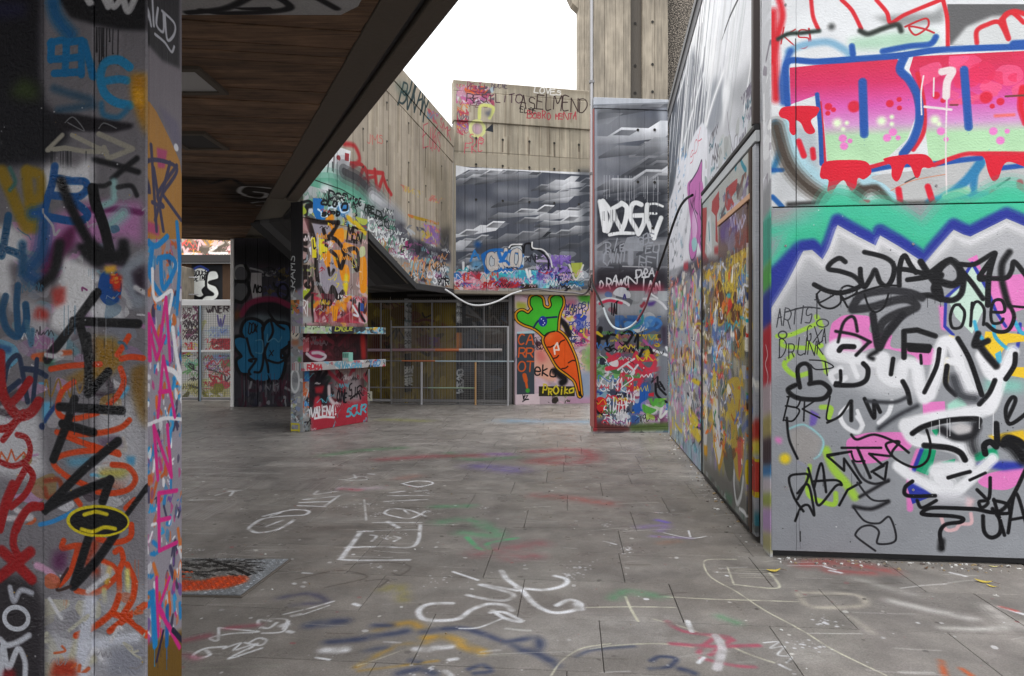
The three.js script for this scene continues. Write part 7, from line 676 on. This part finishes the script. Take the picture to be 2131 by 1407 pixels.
// ---------------------------------------------------------------- high concrete wall, the carrot wall and the mesh gate beneath it
{ const t = wallThing('CW', 'concrete_wall', 'high board-marked concrete wall with a grey faceted mural above the mesh gate', 'wall'); seed(46); const L = planeAt('CW').len;
  const n = 13, bw = L / n; for (let i = 0; i < n; i++) mesh('board', slab(rect(i * bw + 0.002, 2.62, (i + 1) * bw - 0.002, 6.46), rnd(-0.008, 0.008), 0.07, 0.006), pick(mat.CW), t);
  mesh('coping', slab(rect(-0.02, 6.465, L, 7.13), 0.035, 0.3, 0.012), mat.CW[1], t); mesh('coping_cap', slab(rect(-0.02, 7.135, L, 7.385), 0.02, 0.3, 0.012), mat.CW[1], t); mesh('core', box(0.0, 2.63, -0.35, L - 0.01, 6.46, -0.07), mat.core, t); mesh('bottom_edge', slab(rect(0, 2.555, L, 2.615), 0.02, 0.3, 0.008), mat.concrete[3], t);
  mesh('gate_shade_slab', box(-3.6, 2.66, -3.2, L, 2.9, -0.36), mat.dark, t);  // slab added over the gate recess to darken it
  const hole = new THREE.CylinderGeometry(0.028, 0.016, 0.01, 12); hole.rotateX(Math.PI / 2); for (const u of [0.5, 1.12, 1.75, 2.35, 2.95]) for (const h of [6.1, 5.5, 4.7]) { const g = hole.clone(); g.translate(u, h, 0.006); mesh('tie_hole', g, mat.hole, t); }
  const k = wallThing('KW', 'mural_wall', 'low wall painted with a big orange carrot and green leaves beside the gate', 'wall');
  mesh('panel', slab(rect(0, 0, 1.2, 2.56), 0, 0.1, 0.005), mat.KW, k); mesh('panel', slab(rect(1.203, 0, 1.95, 2.56), 0.001, 0.1, 0.005), mat.KW, k); mesh('core', box(0, 0, -0.3, 1.95, 2.55, -0.101), mat.core, k);
}
{ const t = wallThing('GP', 'mesh_gate', 'dark steel mesh gate with olive boards behind it, under the concrete wall', 'gate'); seed(47);
  const us = [0, 0.62, 1.24, 1.86, 2.4, 3.05, 3.66]; for (let i = 0; i < 6; i++) mesh('backing_board', slab(rect(us[i] + 0.003, 0.02, us[i + 1] - 0.003, 2.66), -0.3 + rnd(-0.006, 0.006), 0.03, 0.004), mat.GP, t);
  const V = (x, y0, y1, w, m, name = 'post') => { const u = x; mesh(name, slab(rect(u - w / 2, y1, u + w / 2, y0), 0.0, 0.04, 0.005), m, t); };
  V(0.471, 2.461, 0.000, 0.03, mat.steel); V(1.085, 2.489, 0.000, 0.085, mat.GP); V(1.708, 2.461, 0.000, 0.035, mat.steel); V(2.332, 2.489, 0.000, 0.085, mat.GP); V(2.955, 2.461, 0.000, 0.03, mat.steel); V(3.583, 2.600, 0.000, 0.1, mat.steel); V(3.647, 2.628, 0.000, 0.08, mat.black);
  mesh('top_rail', slab(rect(0.127, 2.391, 3.550, 2.455), 0.03, 0.05, 0.006), mat.steel, t); mesh('top_rail', slab(rect(1.113, 2.539, 3.550, 2.586), 0.03, 0.05, 0.006), mat.dark, t); mesh('bottom_rail', slab(rect(0.127, 0.03, 3.550, 0.1), 0.02, 0.04, 0.005), mat.steel, t);
  const wires = []; for (let u = 0.141; u < 3.523; u += 0.047) wires.push(box(u, 0.1, -0.05, u + 0.0045, 2.5, -0.0455)); for (let h = 0.14; h < 2.5; h += 0.047) if (h > 1.6 || h < 0.9) wires.push(box(2.383, h, -0.0435, 3.523, h + 0.006, -0.038)); mesh('wire_mesh', mergeGeometries(wires), lin(0.17, 0.165, 0.16), t, undefined, 'stuff');
  const r = wallThing('GP', 'steel_railing', 'low steel railing with paint-splashed rails standing in front of the mesh gate', 'railing'); const Z = 0.3;
  const rail = (x0, x1, y, rad, m) => mesh('rail', bar([x0, y, Z], [x1, y, Z], rad), m, r); const post = (x, y0, y1, rad, m) => mesh('post', bar([x, Math.max(0, y1), Z + 0.03], [x, y0, Z + 0.03], rad), m, r);
  const splash = [lin(0.55, 0.5, 0.52), lin(0.5, 0.16, 0.07), lin(0.4, 0.5, 0.55), lin(0.3, 0.18, 0.2)];
  rail(0.800, 3.550, 1.808, 0.016, mat.paleSteel); rail(0.127, 0.828, 1.267, 0.034, lin(0.32, 0.22, 0.26)); rail(0.834, 1.849, 1.273, 0.034, splash[3]); rail(1.855, 2.411, 1.273, 0.034, splash[1]); rail(2.416, 3.412, 1.273, 0.034, lin(0.45, 0.4, 0.4)); rail(0.571, 1.056, 1.017, 0.015, mat.steel); rail(1.059, 1.849, 1.017, 0.015, splash[1]); rail(1.852, 3.688, 1.012, 0.015, splash[2]); rail(0.112, 1.680, 0.392, 0.016, mat.steel); rail(1.682, 2.802, 0.392, 0.016, lin(0.25, 0.33, 0.24)); rail(0.285, 0.814, 0.095, 0.016, mat.paleSteel); rail(0.817, 3.550, 0.017, 0.014, mat.steel);
  post(0.285, 0.823, 0.000, 0.02, mat.paleSteel); post(0.814, 1.961, 0.000, 0.016, mat.steel); post(1.538, 0.989, 0.000, 0.026, mat.paleSteel); post(2.802, 0.989, 0.000, 0.022, lin(0.45, 0.27, 0.12)); post(3.556, 1.822, 0.000, 0.022, mat.paleSteel);
  const inf = []; for (let x = 0.842; x < 3.523; x += 0.036) inf.push(bar([x, 0.017, Z], [x, 1.795, Z], 0.003, 4)); mesh('infill_bars', mergeGeometries(inf), lin(0.34, 0.33, 0.32), r, undefined, 'stuff');
  const s = thing('small_sign', 'small white sign lettered R fixed to the railing beside the pillar', 'sign', [-3.326, 0.212, -15.600], planeAt('GP').turn); mesh('plate', slab(rect(-0.085, -0.12, 0.085, 0.1), 0.01, 0.012, 0.003), lin(0.62, 0.6, 0.5), s);
  mesh('letter', mergeGeometries([box(-0.05, -0.07, 0.0115, -0.03, 0.06, 0.0145), box(-0.03, 0.04, 0.0115, 0.02, 0.06, 0.0145), box(-0.03, -0.015, 0.0115, 0.02, 0.004, 0.0145), box(0.02, 0.0, 0.0115, 0.038, 0.045, 0.0145), slab([[0.0, -0.015], [0.03, -0.07], [0.052, -0.07], [0.022, -0.015]], 0.0145, 0.003, 0.0005)].map((g) => g.index ? g.toNonIndexed() : g)), mat.black, s);
}

// ---------------------------------------------------------------- front column, tall pier, fin and pebble-faced wall behind it
{ const t = wallThing('DP', 'concrete_column', 'column clad in grey faceted paint with white block letters and red tags', 'column'); seed(48); const L = planeAt('DP').len;
  const us = [0, 0.42, 0.83, L]; for (let i = 0; i < 3; i++) { mesh('cladding_board', slab(rect(us[i] + 0.001, 0.09, us[i + 1] - 0.001, 5.28), i === 1 ? 0.002 : 0, 0.05, 0.003), mat.DP, t); }
  mesh('plinth', slab(rect(-0.015, 0, L + 0.015, 0.085), 0.02, 0.07, 0.006), mat.DP, t); mesh('cap_board', slab(rect(-0.01, 5.285, L + 0.01, 5.46), 0.015, 0.07, 0.006), mat.DP, t); mesh('core', box(0.005, 0, -0.3, L - 0.005, 5.45, -0.06), mat.core, t); mesh('edge_strip', slab(rect(-0.012, 0.09, -0.002, 5.28), 0.006, 0.3, 0.002), lin(0.28, 0.09, 0.08), t);
  const hole = new THREE.CylinderGeometry(0.024, 0.014, 0.01, 12); hole.rotateX(Math.PI / 2);
  const holes = (o, list, z) => { for (const [u, h] of list) { const g = hole.clone(); g.translate(u, h, z); mesh('tie_hole', g, mat.hole, o); } };
  holes(t, [[0.72, 4.95], [1.0, 4.96], [0.72, 4.1], [1.0, 4.1], [0.55, 2.35], [0.97, 3.35]], 0.004);
  const p = wallThing('DP', 'concrete_pier', 'tall bare concrete pier with a dark vertical recess rising above the clad column', 'pier'); const bs = [0, 0.18, 0.36, 0.5, 0.62, 0.82, 1.02, L + 0.02];
  for (let i = 0; i < 7; i++) mesh('board', slab(rect(bs[i] + 0.002, 5.47, bs[i + 1] - 0.002, 11), i === 4 ? -0.13 : -0.05 + rnd(-0.006, 0.006), 0.1, 0.005), i === 4 ? mat.darkBoard : concMats[[1, 0, 2, 1, 0, 0, 1][i]], p); mesh('core', box(0, 5.47, -0.4, L, 11, -0.24), mat.core, p);  // the set-back board has a darker concrete tone
  holes(p, [[0.71, 6.75], [0.71, 6.05], [0.71, 5.6]], -0.126); holes(p, [[0.98, 6.75], [0.98, 6.05], [0.98, 5.6]], -0.044);
  const f = thing('concrete_fin', 'slim pale concrete fin at the end of the high wall against the sky', 'column', [1.86, 0, -17.4], 0.1); seed(49); mesh('face_board', slab(rect(-0.14, 2.6, 0.02, 12), 0, 0.3, 0.01), concMats[2], f); mesh('face_board', slab(rect(0.023, 2.6, 0.16, 12), 0.004, 0.3, 0.01), concMats[0], f); mesh('corbel', slab([[-0.142, 10.06], [-0.142, 12], [-0.4, 12], [-0.4, 10.4], [-0.3, 10.2]].reverse(), 0.0, 0.3, 0.01), concMats[2], f);
  const a = thing('pebbledash_wall', 'rough pebble-faced wall showing above the end of the white hoarding', 'wall', [3.05, 0, -11.25], 0.02); mesh('face', slab(rect(-0.5, 0, 2.2, 11), 0, 0.3, 0.01), new THREE.MeshStandardMaterial({ map: rep(texPebble, 1.2), roughness: 0.95, bumpMap: rep(texBlobs, 0.6), bumpScale: 0.03 }), a);
  const cd = thing('conduit_pipe', 'pale vertical conduit pipe running down the left side of the column', 'pipe', [1.305, 2.32, -11.0]); mesh('pipe', bar([0, 0, 0], [0, 8, 0], 0.022, 12), mat.paleSteel, cd); for (const h of [0.3, 1.9, 3.4, 4.9]) mesh('clip', box(-0.04, h, -0.035, 0.04, h + 0.04, 0.026), mat.steel, cd);
}

// ---------------------------------------------------------------- white hoarding with the proud door panel
{ const t = wallThing('SW', 'plywood_hoarding', 'long plywood hoarding receding on the right, white above and crowded tags below', 'hoarding'); seed(50); const top = (u) => 5.28 + 0.12 * u, e = 5.87;
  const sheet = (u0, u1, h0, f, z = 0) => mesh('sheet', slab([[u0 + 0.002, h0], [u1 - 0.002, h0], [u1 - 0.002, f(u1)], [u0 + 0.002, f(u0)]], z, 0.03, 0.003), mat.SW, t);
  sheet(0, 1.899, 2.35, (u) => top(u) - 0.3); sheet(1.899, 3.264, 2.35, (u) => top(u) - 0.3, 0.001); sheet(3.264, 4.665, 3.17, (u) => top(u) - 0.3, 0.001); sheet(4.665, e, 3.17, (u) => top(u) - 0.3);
  sheet(0.02, 1.899, 0.03, () => 2.345, 0.012); sheet(1.899, 3.264, 0.03, () => 2.345, 0.013);
  for (const [a, b, z, m] of [[0.3, 0.2, 0.012, 0], [0.195, 0.1, 0.004, 1], [0.095, 0, 0.02, 2]]) mesh('capping_timber', slab([[-0.05, top(0) - a], [e, top(e) - a], [e, top(e) - b], [-0.05, top(0) - b]], z, 0.05, 0.004), [lin(0.17, 0.17, 0.18), lin(0.1, 0.1, 0.105), lin(0.22, 0.22, 0.225)][m], t, undefined);
  mesh('backing', box(0, 0.02, -0.12, e - 0.12, 5.2, -0.035), mat.dark, t);
  const dr = wallThing('SW', 'door_panel', 'big proud door panel on the hoarding with red letters and yellow rimmed drips', 'door'); const d0 = 3.356, d1 = 5.673;
  const dm = (u0, u1, h0, h1, z, th = 0.04) => mesh('leaf', slab(rect(u0 + 0.002, h0, u1 - 0.002, h1), z, th, 0.004), mat.SW, dr); dm(d0 + 0.03, 4.314, 0.07, 3.02, 0.035); dm(4.314, 5.492, 2.68, 3.02, 0.035); dm(4.314, 5.492, 0.07, 2.62, 0.045);
  mesh('peach_batten', slab(rect(4.314, 2.625, 5.599, 2.672), 0.052, 0.04, 0.004), lin(0.5, 0.3, 0.19), dr); mesh('frame', slab(rect(d0, 3.12, d1 + 0.08, 3.16), 0.05, 0.045, 0.005), mat.black, dr); mesh('frame', slab(rect(d0, 3.03, d1 + 0.08, 3.115), 0.042, 0.037, 0.005), lin(0.4, 0.42, 0.44), dr); mesh('frame', slab(rect(d0 - 0.02, 0.05, d0 + 0.028, 3.095), 0.045, 0.04, 0.005), mat.black, dr);
  mesh('frame', slab(rect(5.508, 0.07, 5.569, 3.02), 0.035, 0.03, 0.004), lin(0.1, 0.06, 0.03), dr); mesh('frame', slab(rect(5.573, 0.05, 5.629, 3.02), 0.045, 0.03, 0.004), lin(0.04, 0.025, 0.02), dr); mesh('hinge_stile', slab(rect(5.633, 0.05, 5.730, 3.02), 0.035, 0.03, 0.004), mat.SW, dr); mesh('kick_rail', slab(rect(d0 + 0.03, 0.03, 5.492, 0.066), 0.03, 0.03, 0.003), mat.black, dr);
  const po = wallThing('SW', 'steel_post', 'black steel post rising beside the painted box at the end of the hoarding', 'post'); mesh('flange', slab(rect(5.665, 3.17, 5.730, 6), 0.05, 0.05, 0.004), lin(0.03, 0.02, 0.018, { roughness: 0.5 }), po); mesh('web', slab(rect(5.733, 0, 5.793, 6), 0.0, 0.05, 0.004), mat.paleSteel, po);
}

// ---------------------------------------------------------------- painted box at right
{ const t = wallThing('RP', 'plywood_box', 'big plywood box at right with pink dripping letters above grey mountains and black tags', 'hoarding'); const s = 0.173;
  for (const [u0, u1, h0, h1, z] of [[0.004, s, 2.477, 4.36, 0.001], [s, 2.39, 2.477, 4.36, 0], [0.004, s, 0.05, 2.468, 0.002], [s, 2.39, 0.05, 2.468, 0]]) mesh('sheet', slab(rect(u0 + 0.0006, h0, u1 - 0.0006, h1), z, 0.02, 0.003), mat.RP, t);
  mesh('core', box(0.012, 0.08, -0.2, 2.39, 4.5, -0.022), mat.dark, t); mesh('plinth', box(0.02, 0, -0.2, 2.39, 0.05, -0.05), mat.black, t);
  mesh('end_face', onto(slab(rect(0, 0.0, 0.19, 4.5), 0.004, 0.02, 0.003).rotateY(-Math.PI / 2).translate(-0.001, 0, -0.192), 'RP', t), mat.RE, t);
  const bolt = new THREE.CylinderGeometry(0.008, 0.009, 0.004, 10); bolt.rotateX(Math.PI / 2); for (const [u, h] of [[0.1, 2.2], [0.1, 1.4], [0.1, 0.5], [0.95, 2.2], [0.95, 0.5], [0.1, 3.9], [1.1, 3.9], [1.1, 2.6]]) { const g = bolt.clone(); g.translate(u, h, 0.003); mesh('screw_head', g, mat.RP, t); }
}

// ---------------------------------------------------------------- cables
{ const c = (name, label, parts, r) => { const t = thing(name, label, 'cable', parts[0][0][0]); const [ox, oy, oz] = parts[0][0][0]; for (const [pts, m] of parts) mesh('cable_section', tube(pts.map(([x, y, z]) => [x - ox, y - oy, z - oz]), r, 60, 10), m, t); };
  c('hanging_cable', 'thick cable looping from the column across to the white hoarding', [[[[1.284, 2.570, -10.860], [1.292, 2.426, -10.800], [1.371, 2.230, -10.750], [1.456, 2.035, -10.700]], mat.dark], [[[1.456, 2.035, -10.700], [1.511, 1.866, -10.660], [1.594, 1.728, -10.600], [1.714, 1.681, -10.500], [1.831, 1.725, -10.400], [1.917, 1.811, -10.300]], lin(0.5, 0.56, 0.6)], [[[1.917, 1.811, -10.300], [2.005, 2.010, -10.150], [2.075, 2.289, -10.000], [2.125, 2.534, -9.800]], lin(0.2, 0.05, 0.07)], [[[2.125, 2.534, -9.800], [2.161, 2.795, -9.500], [2.174, 3.068, -9.100], [2.184, 3.247, -8.750], [2.188, 3.297, -8.450], [2.186, 3.282, -8.150]], mat.black]], 0.017);
  c('white_cable', 'slack white cable sagging in front of the mesh gate', [[[[-1.435, 2.594, -14.400], [-1.291, 2.501, -14.400], [-1.144, 2.394, -14.500], [-0.892, 2.275, -14.600], [-0.635, 2.269, -14.700], [-0.322, 2.359, -14.800], [-0.037, 2.513, -14.900], [0.218, 2.598, -14.900]], mat.white], [[[0.218, 2.598, -14.900], [0.470, 2.623, -14.800], [0.845, 2.525, -14.000], [1.120, 2.401, -12.600], [1.257, 2.339, -11.100], [1.284, 2.547, -10.860]], lin(0.16, 0.15, 0.16)]], 0.019);
  c('loose_wire', 'thin loose wires knotted at the left edge of the column', [[[[1.281, 2.545, -10.840], [1.223, 2.426, -10.800], [1.246, 2.348, -10.800], [1.292, 2.287, -10.800], [1.251, 2.378, -10.780], [1.238, 2.256, -10.800]], mat.black]], 0.007);
}

// ---------------------------------------------------------------- floor plate, leaves, grit
{ const P = [-2.431, 4.692, -1.553, 4.672, -1.625, 4.022, -2.212, 4.045].reduce((a, v, i) => (i % 2 ? a[a.length - 1].push(v) : a.push([v]), a), []); const cx = P.reduce((s, p) => s + p[0], 0) / 4, cd = P.reduce((s, p) => s + p[1], 0) / 4, t = thing('floor_plate', 'steel tread plate cover with orange and black paint set in the paving', 'cover plate', [cx, 0.004, -cd]);
  const loc = P.map(([x, d]) => [x - cx, d - cd]), grow = (k) => loc.map(([x, d]) => [x * k, d * k]), lay = (g) => g.rotateX(-Math.PI / 2); mesh('frame', lay(slab(grow(1.04), 0.006, 0.02, 0.002)), lin(0.16, 0.14, 0.12, { metalness: 0.4, roughness: 0.6 }), t);
  const wp = new Wall(-1.2, -0.6, 1.2, 0.6, 300, '#8d9196', 1); seed(55); const q = (p) => wp.pts(p).map(([x, d]) => [x - cx * 100, d - cd * 100]);
  wp.f_('#6f6a64', q('-246 469 -181 465 -166 442 -198 416 -217 412'), { blur: 6, a: 0.7 }).f_('#c4481e', q('-222 428 -196 425 -190 432 -181 434 -171 434 -167 423 -175 412 -194 408 -213 406'), { blur: 1.5 }); for (let i = 0; i < 50; i++) { const x = rnd(330, 520), y = rnd(1168, 1200); const D = 2170 / (y - 703.5), X = ((x - 1065.5) / 1400) * D; wp.s_('#1d1a18', rnd(1, 2.6), [[X * 100 - cx * 100, D * 100 - cd * 100], [X * 100 - cx * 100 + rnd(5, 16), D * 100 - cd * 100 - rnd(-3, 7)]], { soft: 0.6, a: 0.7, dust: 0 }); } wp.s_('#1d1a18', 3, q('-211 465 -193 454 -170 435'), { soft: 0.3 }); wp.layers([[-60, -30], [-10, 20]], ['#c9501f', '#a83c18'], 14, 6, { seed: 5, mix: [0, 0.3, 0.5, 1] }); wp.grain(0.12, 0.2);
  const pm = wp.mat({ rough: 0.45, bump: grainRough, depth: 0.001 }); pm.metalness = 0.35; mesh('plate', lay(slab(loc, 0.012, 0.006, 0.001)), pm, t);
  const inside = (x, d) => loc.every((p, i) => { const n = loc[(i + 1) % 4]; return (n[0] - p[0]) * (d - p[1]) - (n[1] - p[1]) * (x - p[0]) < -0.008; }), tr = []; for (let i = -40; i < 40; i++) for (let j = -24; j < 24; j++) { const x = i * 0.036 + (j % 2) * 0.018, d = j * 0.026; if (!inside(x, d)) continue; const g = new THREE.CylinderGeometry(0.004, 0.0065, 0.004, 6); g.scale(2.6, 1, 0.8); g.rotateY((i + j) % 2 ? 0.78 : -0.78); g.translate(x, 0.0139, -d); const uv = g.attributes.uv; for (let k = 0; k < uv.count; k++) uv.setXY(k, x, d); tr.push(g); } mesh('tread', mergeGeometries(tr), pm, t, undefined, 'stuff');
}
{ seed(61); const leafGeo = (() => { const s = new THREE.Shape(); s.moveTo(-0.05, 0); s.quadraticCurveTo(-0.02, 0.032, 0.05, 0.004); s.quadraticCurveTo(-0.01, -0.03, -0.05, 0); const g = new THREE.ExtrudeGeometry(s, { depth: 0.0012, bevelEnabled: false, curveSegments: 8 }); const p = g.attributes.position; for (let i = 0; i < p.count; i++) p.setZ(i, p.getZ(i) + 6 * p.getX(i) ** 2 + 9 * p.getY(i) ** 2); g.rotateX(-Math.PI / 2); g.computeVertexNormals(); return g; })();
  const L = [['yellow leaf lying flat in the middle of the right-hand paving', [1.735, 4.460], 0.1, 1.05, 0], ['curled yellow leaf with a dark edge lying far right on the paving', [2.986, 4.259], -0.5, 1.0, 0], ['narrow yellow leaf lying just below the curled one at far right', [2.985, 4.185], -0.9, 0.6, 0], ['small pale leaf at far right close under the painted box', [3.254, 4.545], -0.3, 0.6, 1], ['brown leaf scrap on the paving under the painted box', [2.782, 4.516], 0.6, 0.5, 2]]; const ms = [lin(0.55, 0.42, 0.07), lin(0.5, 0.45, 0.2), lin(0.14, 0.07, 0.03)];
  for (const [label, [x, d], a, k, m] of L) { const t = thing('fallen_leaf', label, 'leaf', [x, 0.004, -d], a, null); const o = mesh('blade', leafGeo, ms[m], t); o.scale.setScalar(k); const st = mesh('stalk', bar([0.045, 0.012, 0], [0.085, 0.004, 0.004], 0.0015, 5), ms[2], t); st.scale.setScalar(k); }
  const grit = [[], [], []]; const chip = (x, d, s) => { const g = new THREE.DodecahedronGeometry(s, 0); g.scale(rnd(0.7, 1.6), rnd(0.3, 0.7), rnd(0.7, 1.4)); g.rotateY(rnd(6)); g.translate(x, s * 0.3, -d); return g; };
  for (let i = 0; i < 380; i++) { const k = rnd(), x = 1.85 + k * 2.2, d = 4.74 - k * 0.25 - rnd() ** 2 * 0.16; pick(grit).push(chip(x, d, rnd() ** 3 * 0.011 + 0.002)); } for (let i = 0; i < 150; i++) { const k = rnd(), d = 5 + k * 5.8, x = 1.86 + 0.1123 * (d - 4.9) - 0.03 - rnd() ** 2 * 0.16; pick(grit).push(chip(x, d, rnd() ** 3 * 0.014 + 0.003)); } for (let i = 0; i < 160; i++) pick(grit).push(chip(rnd(-3, 3), rnd(2.6, 9), rnd() ** 3 * 0.008 + 0.002));
  grit.forEach((l, i) => { const o = mesh('grit', mergeGeometries(l), [lin(0.62, 0.62, 0.6), lin(0.3, 0.22, 0.12), lin(0.12, 0.1, 0.09)][i], scene, undefined, 'stuff'); o.userData.label = ['white paint flakes and chips along the foot of the box and hoarding', 'tan grit and crumbs along the foot of the box and hoarding', 'dark grit and crumbs along the foot of the box and hoarding'][i]; o.userData.category = 'grit'; });
}

// ---------------------------------------------------------------- rear wall, and an unseen wall added on the left to block light
{ const r = thing('rear_wall', 'dark rear wall behind the gate and the shaded pillar', 'wall', [-4, 0, -19.4], 0); mesh('face', slab(rect(-2.4, 0, 5, 5), 0, 0.3, 0.02), concMats[3], r);
  const l = thing('added_blocking_wall', 'unseen concrete wall added beyond the left pillar to block light', 'wall', [-10.4, 0, -14.2], Math.PI / 2); mesh('face', slab(rect(0, 0, 13.2, 3.82), 0, 0.3, 0.02).translate(-13.2 + 13.2, 0, 0), concMats[3], l);
}
renderer.render(scene, camera);
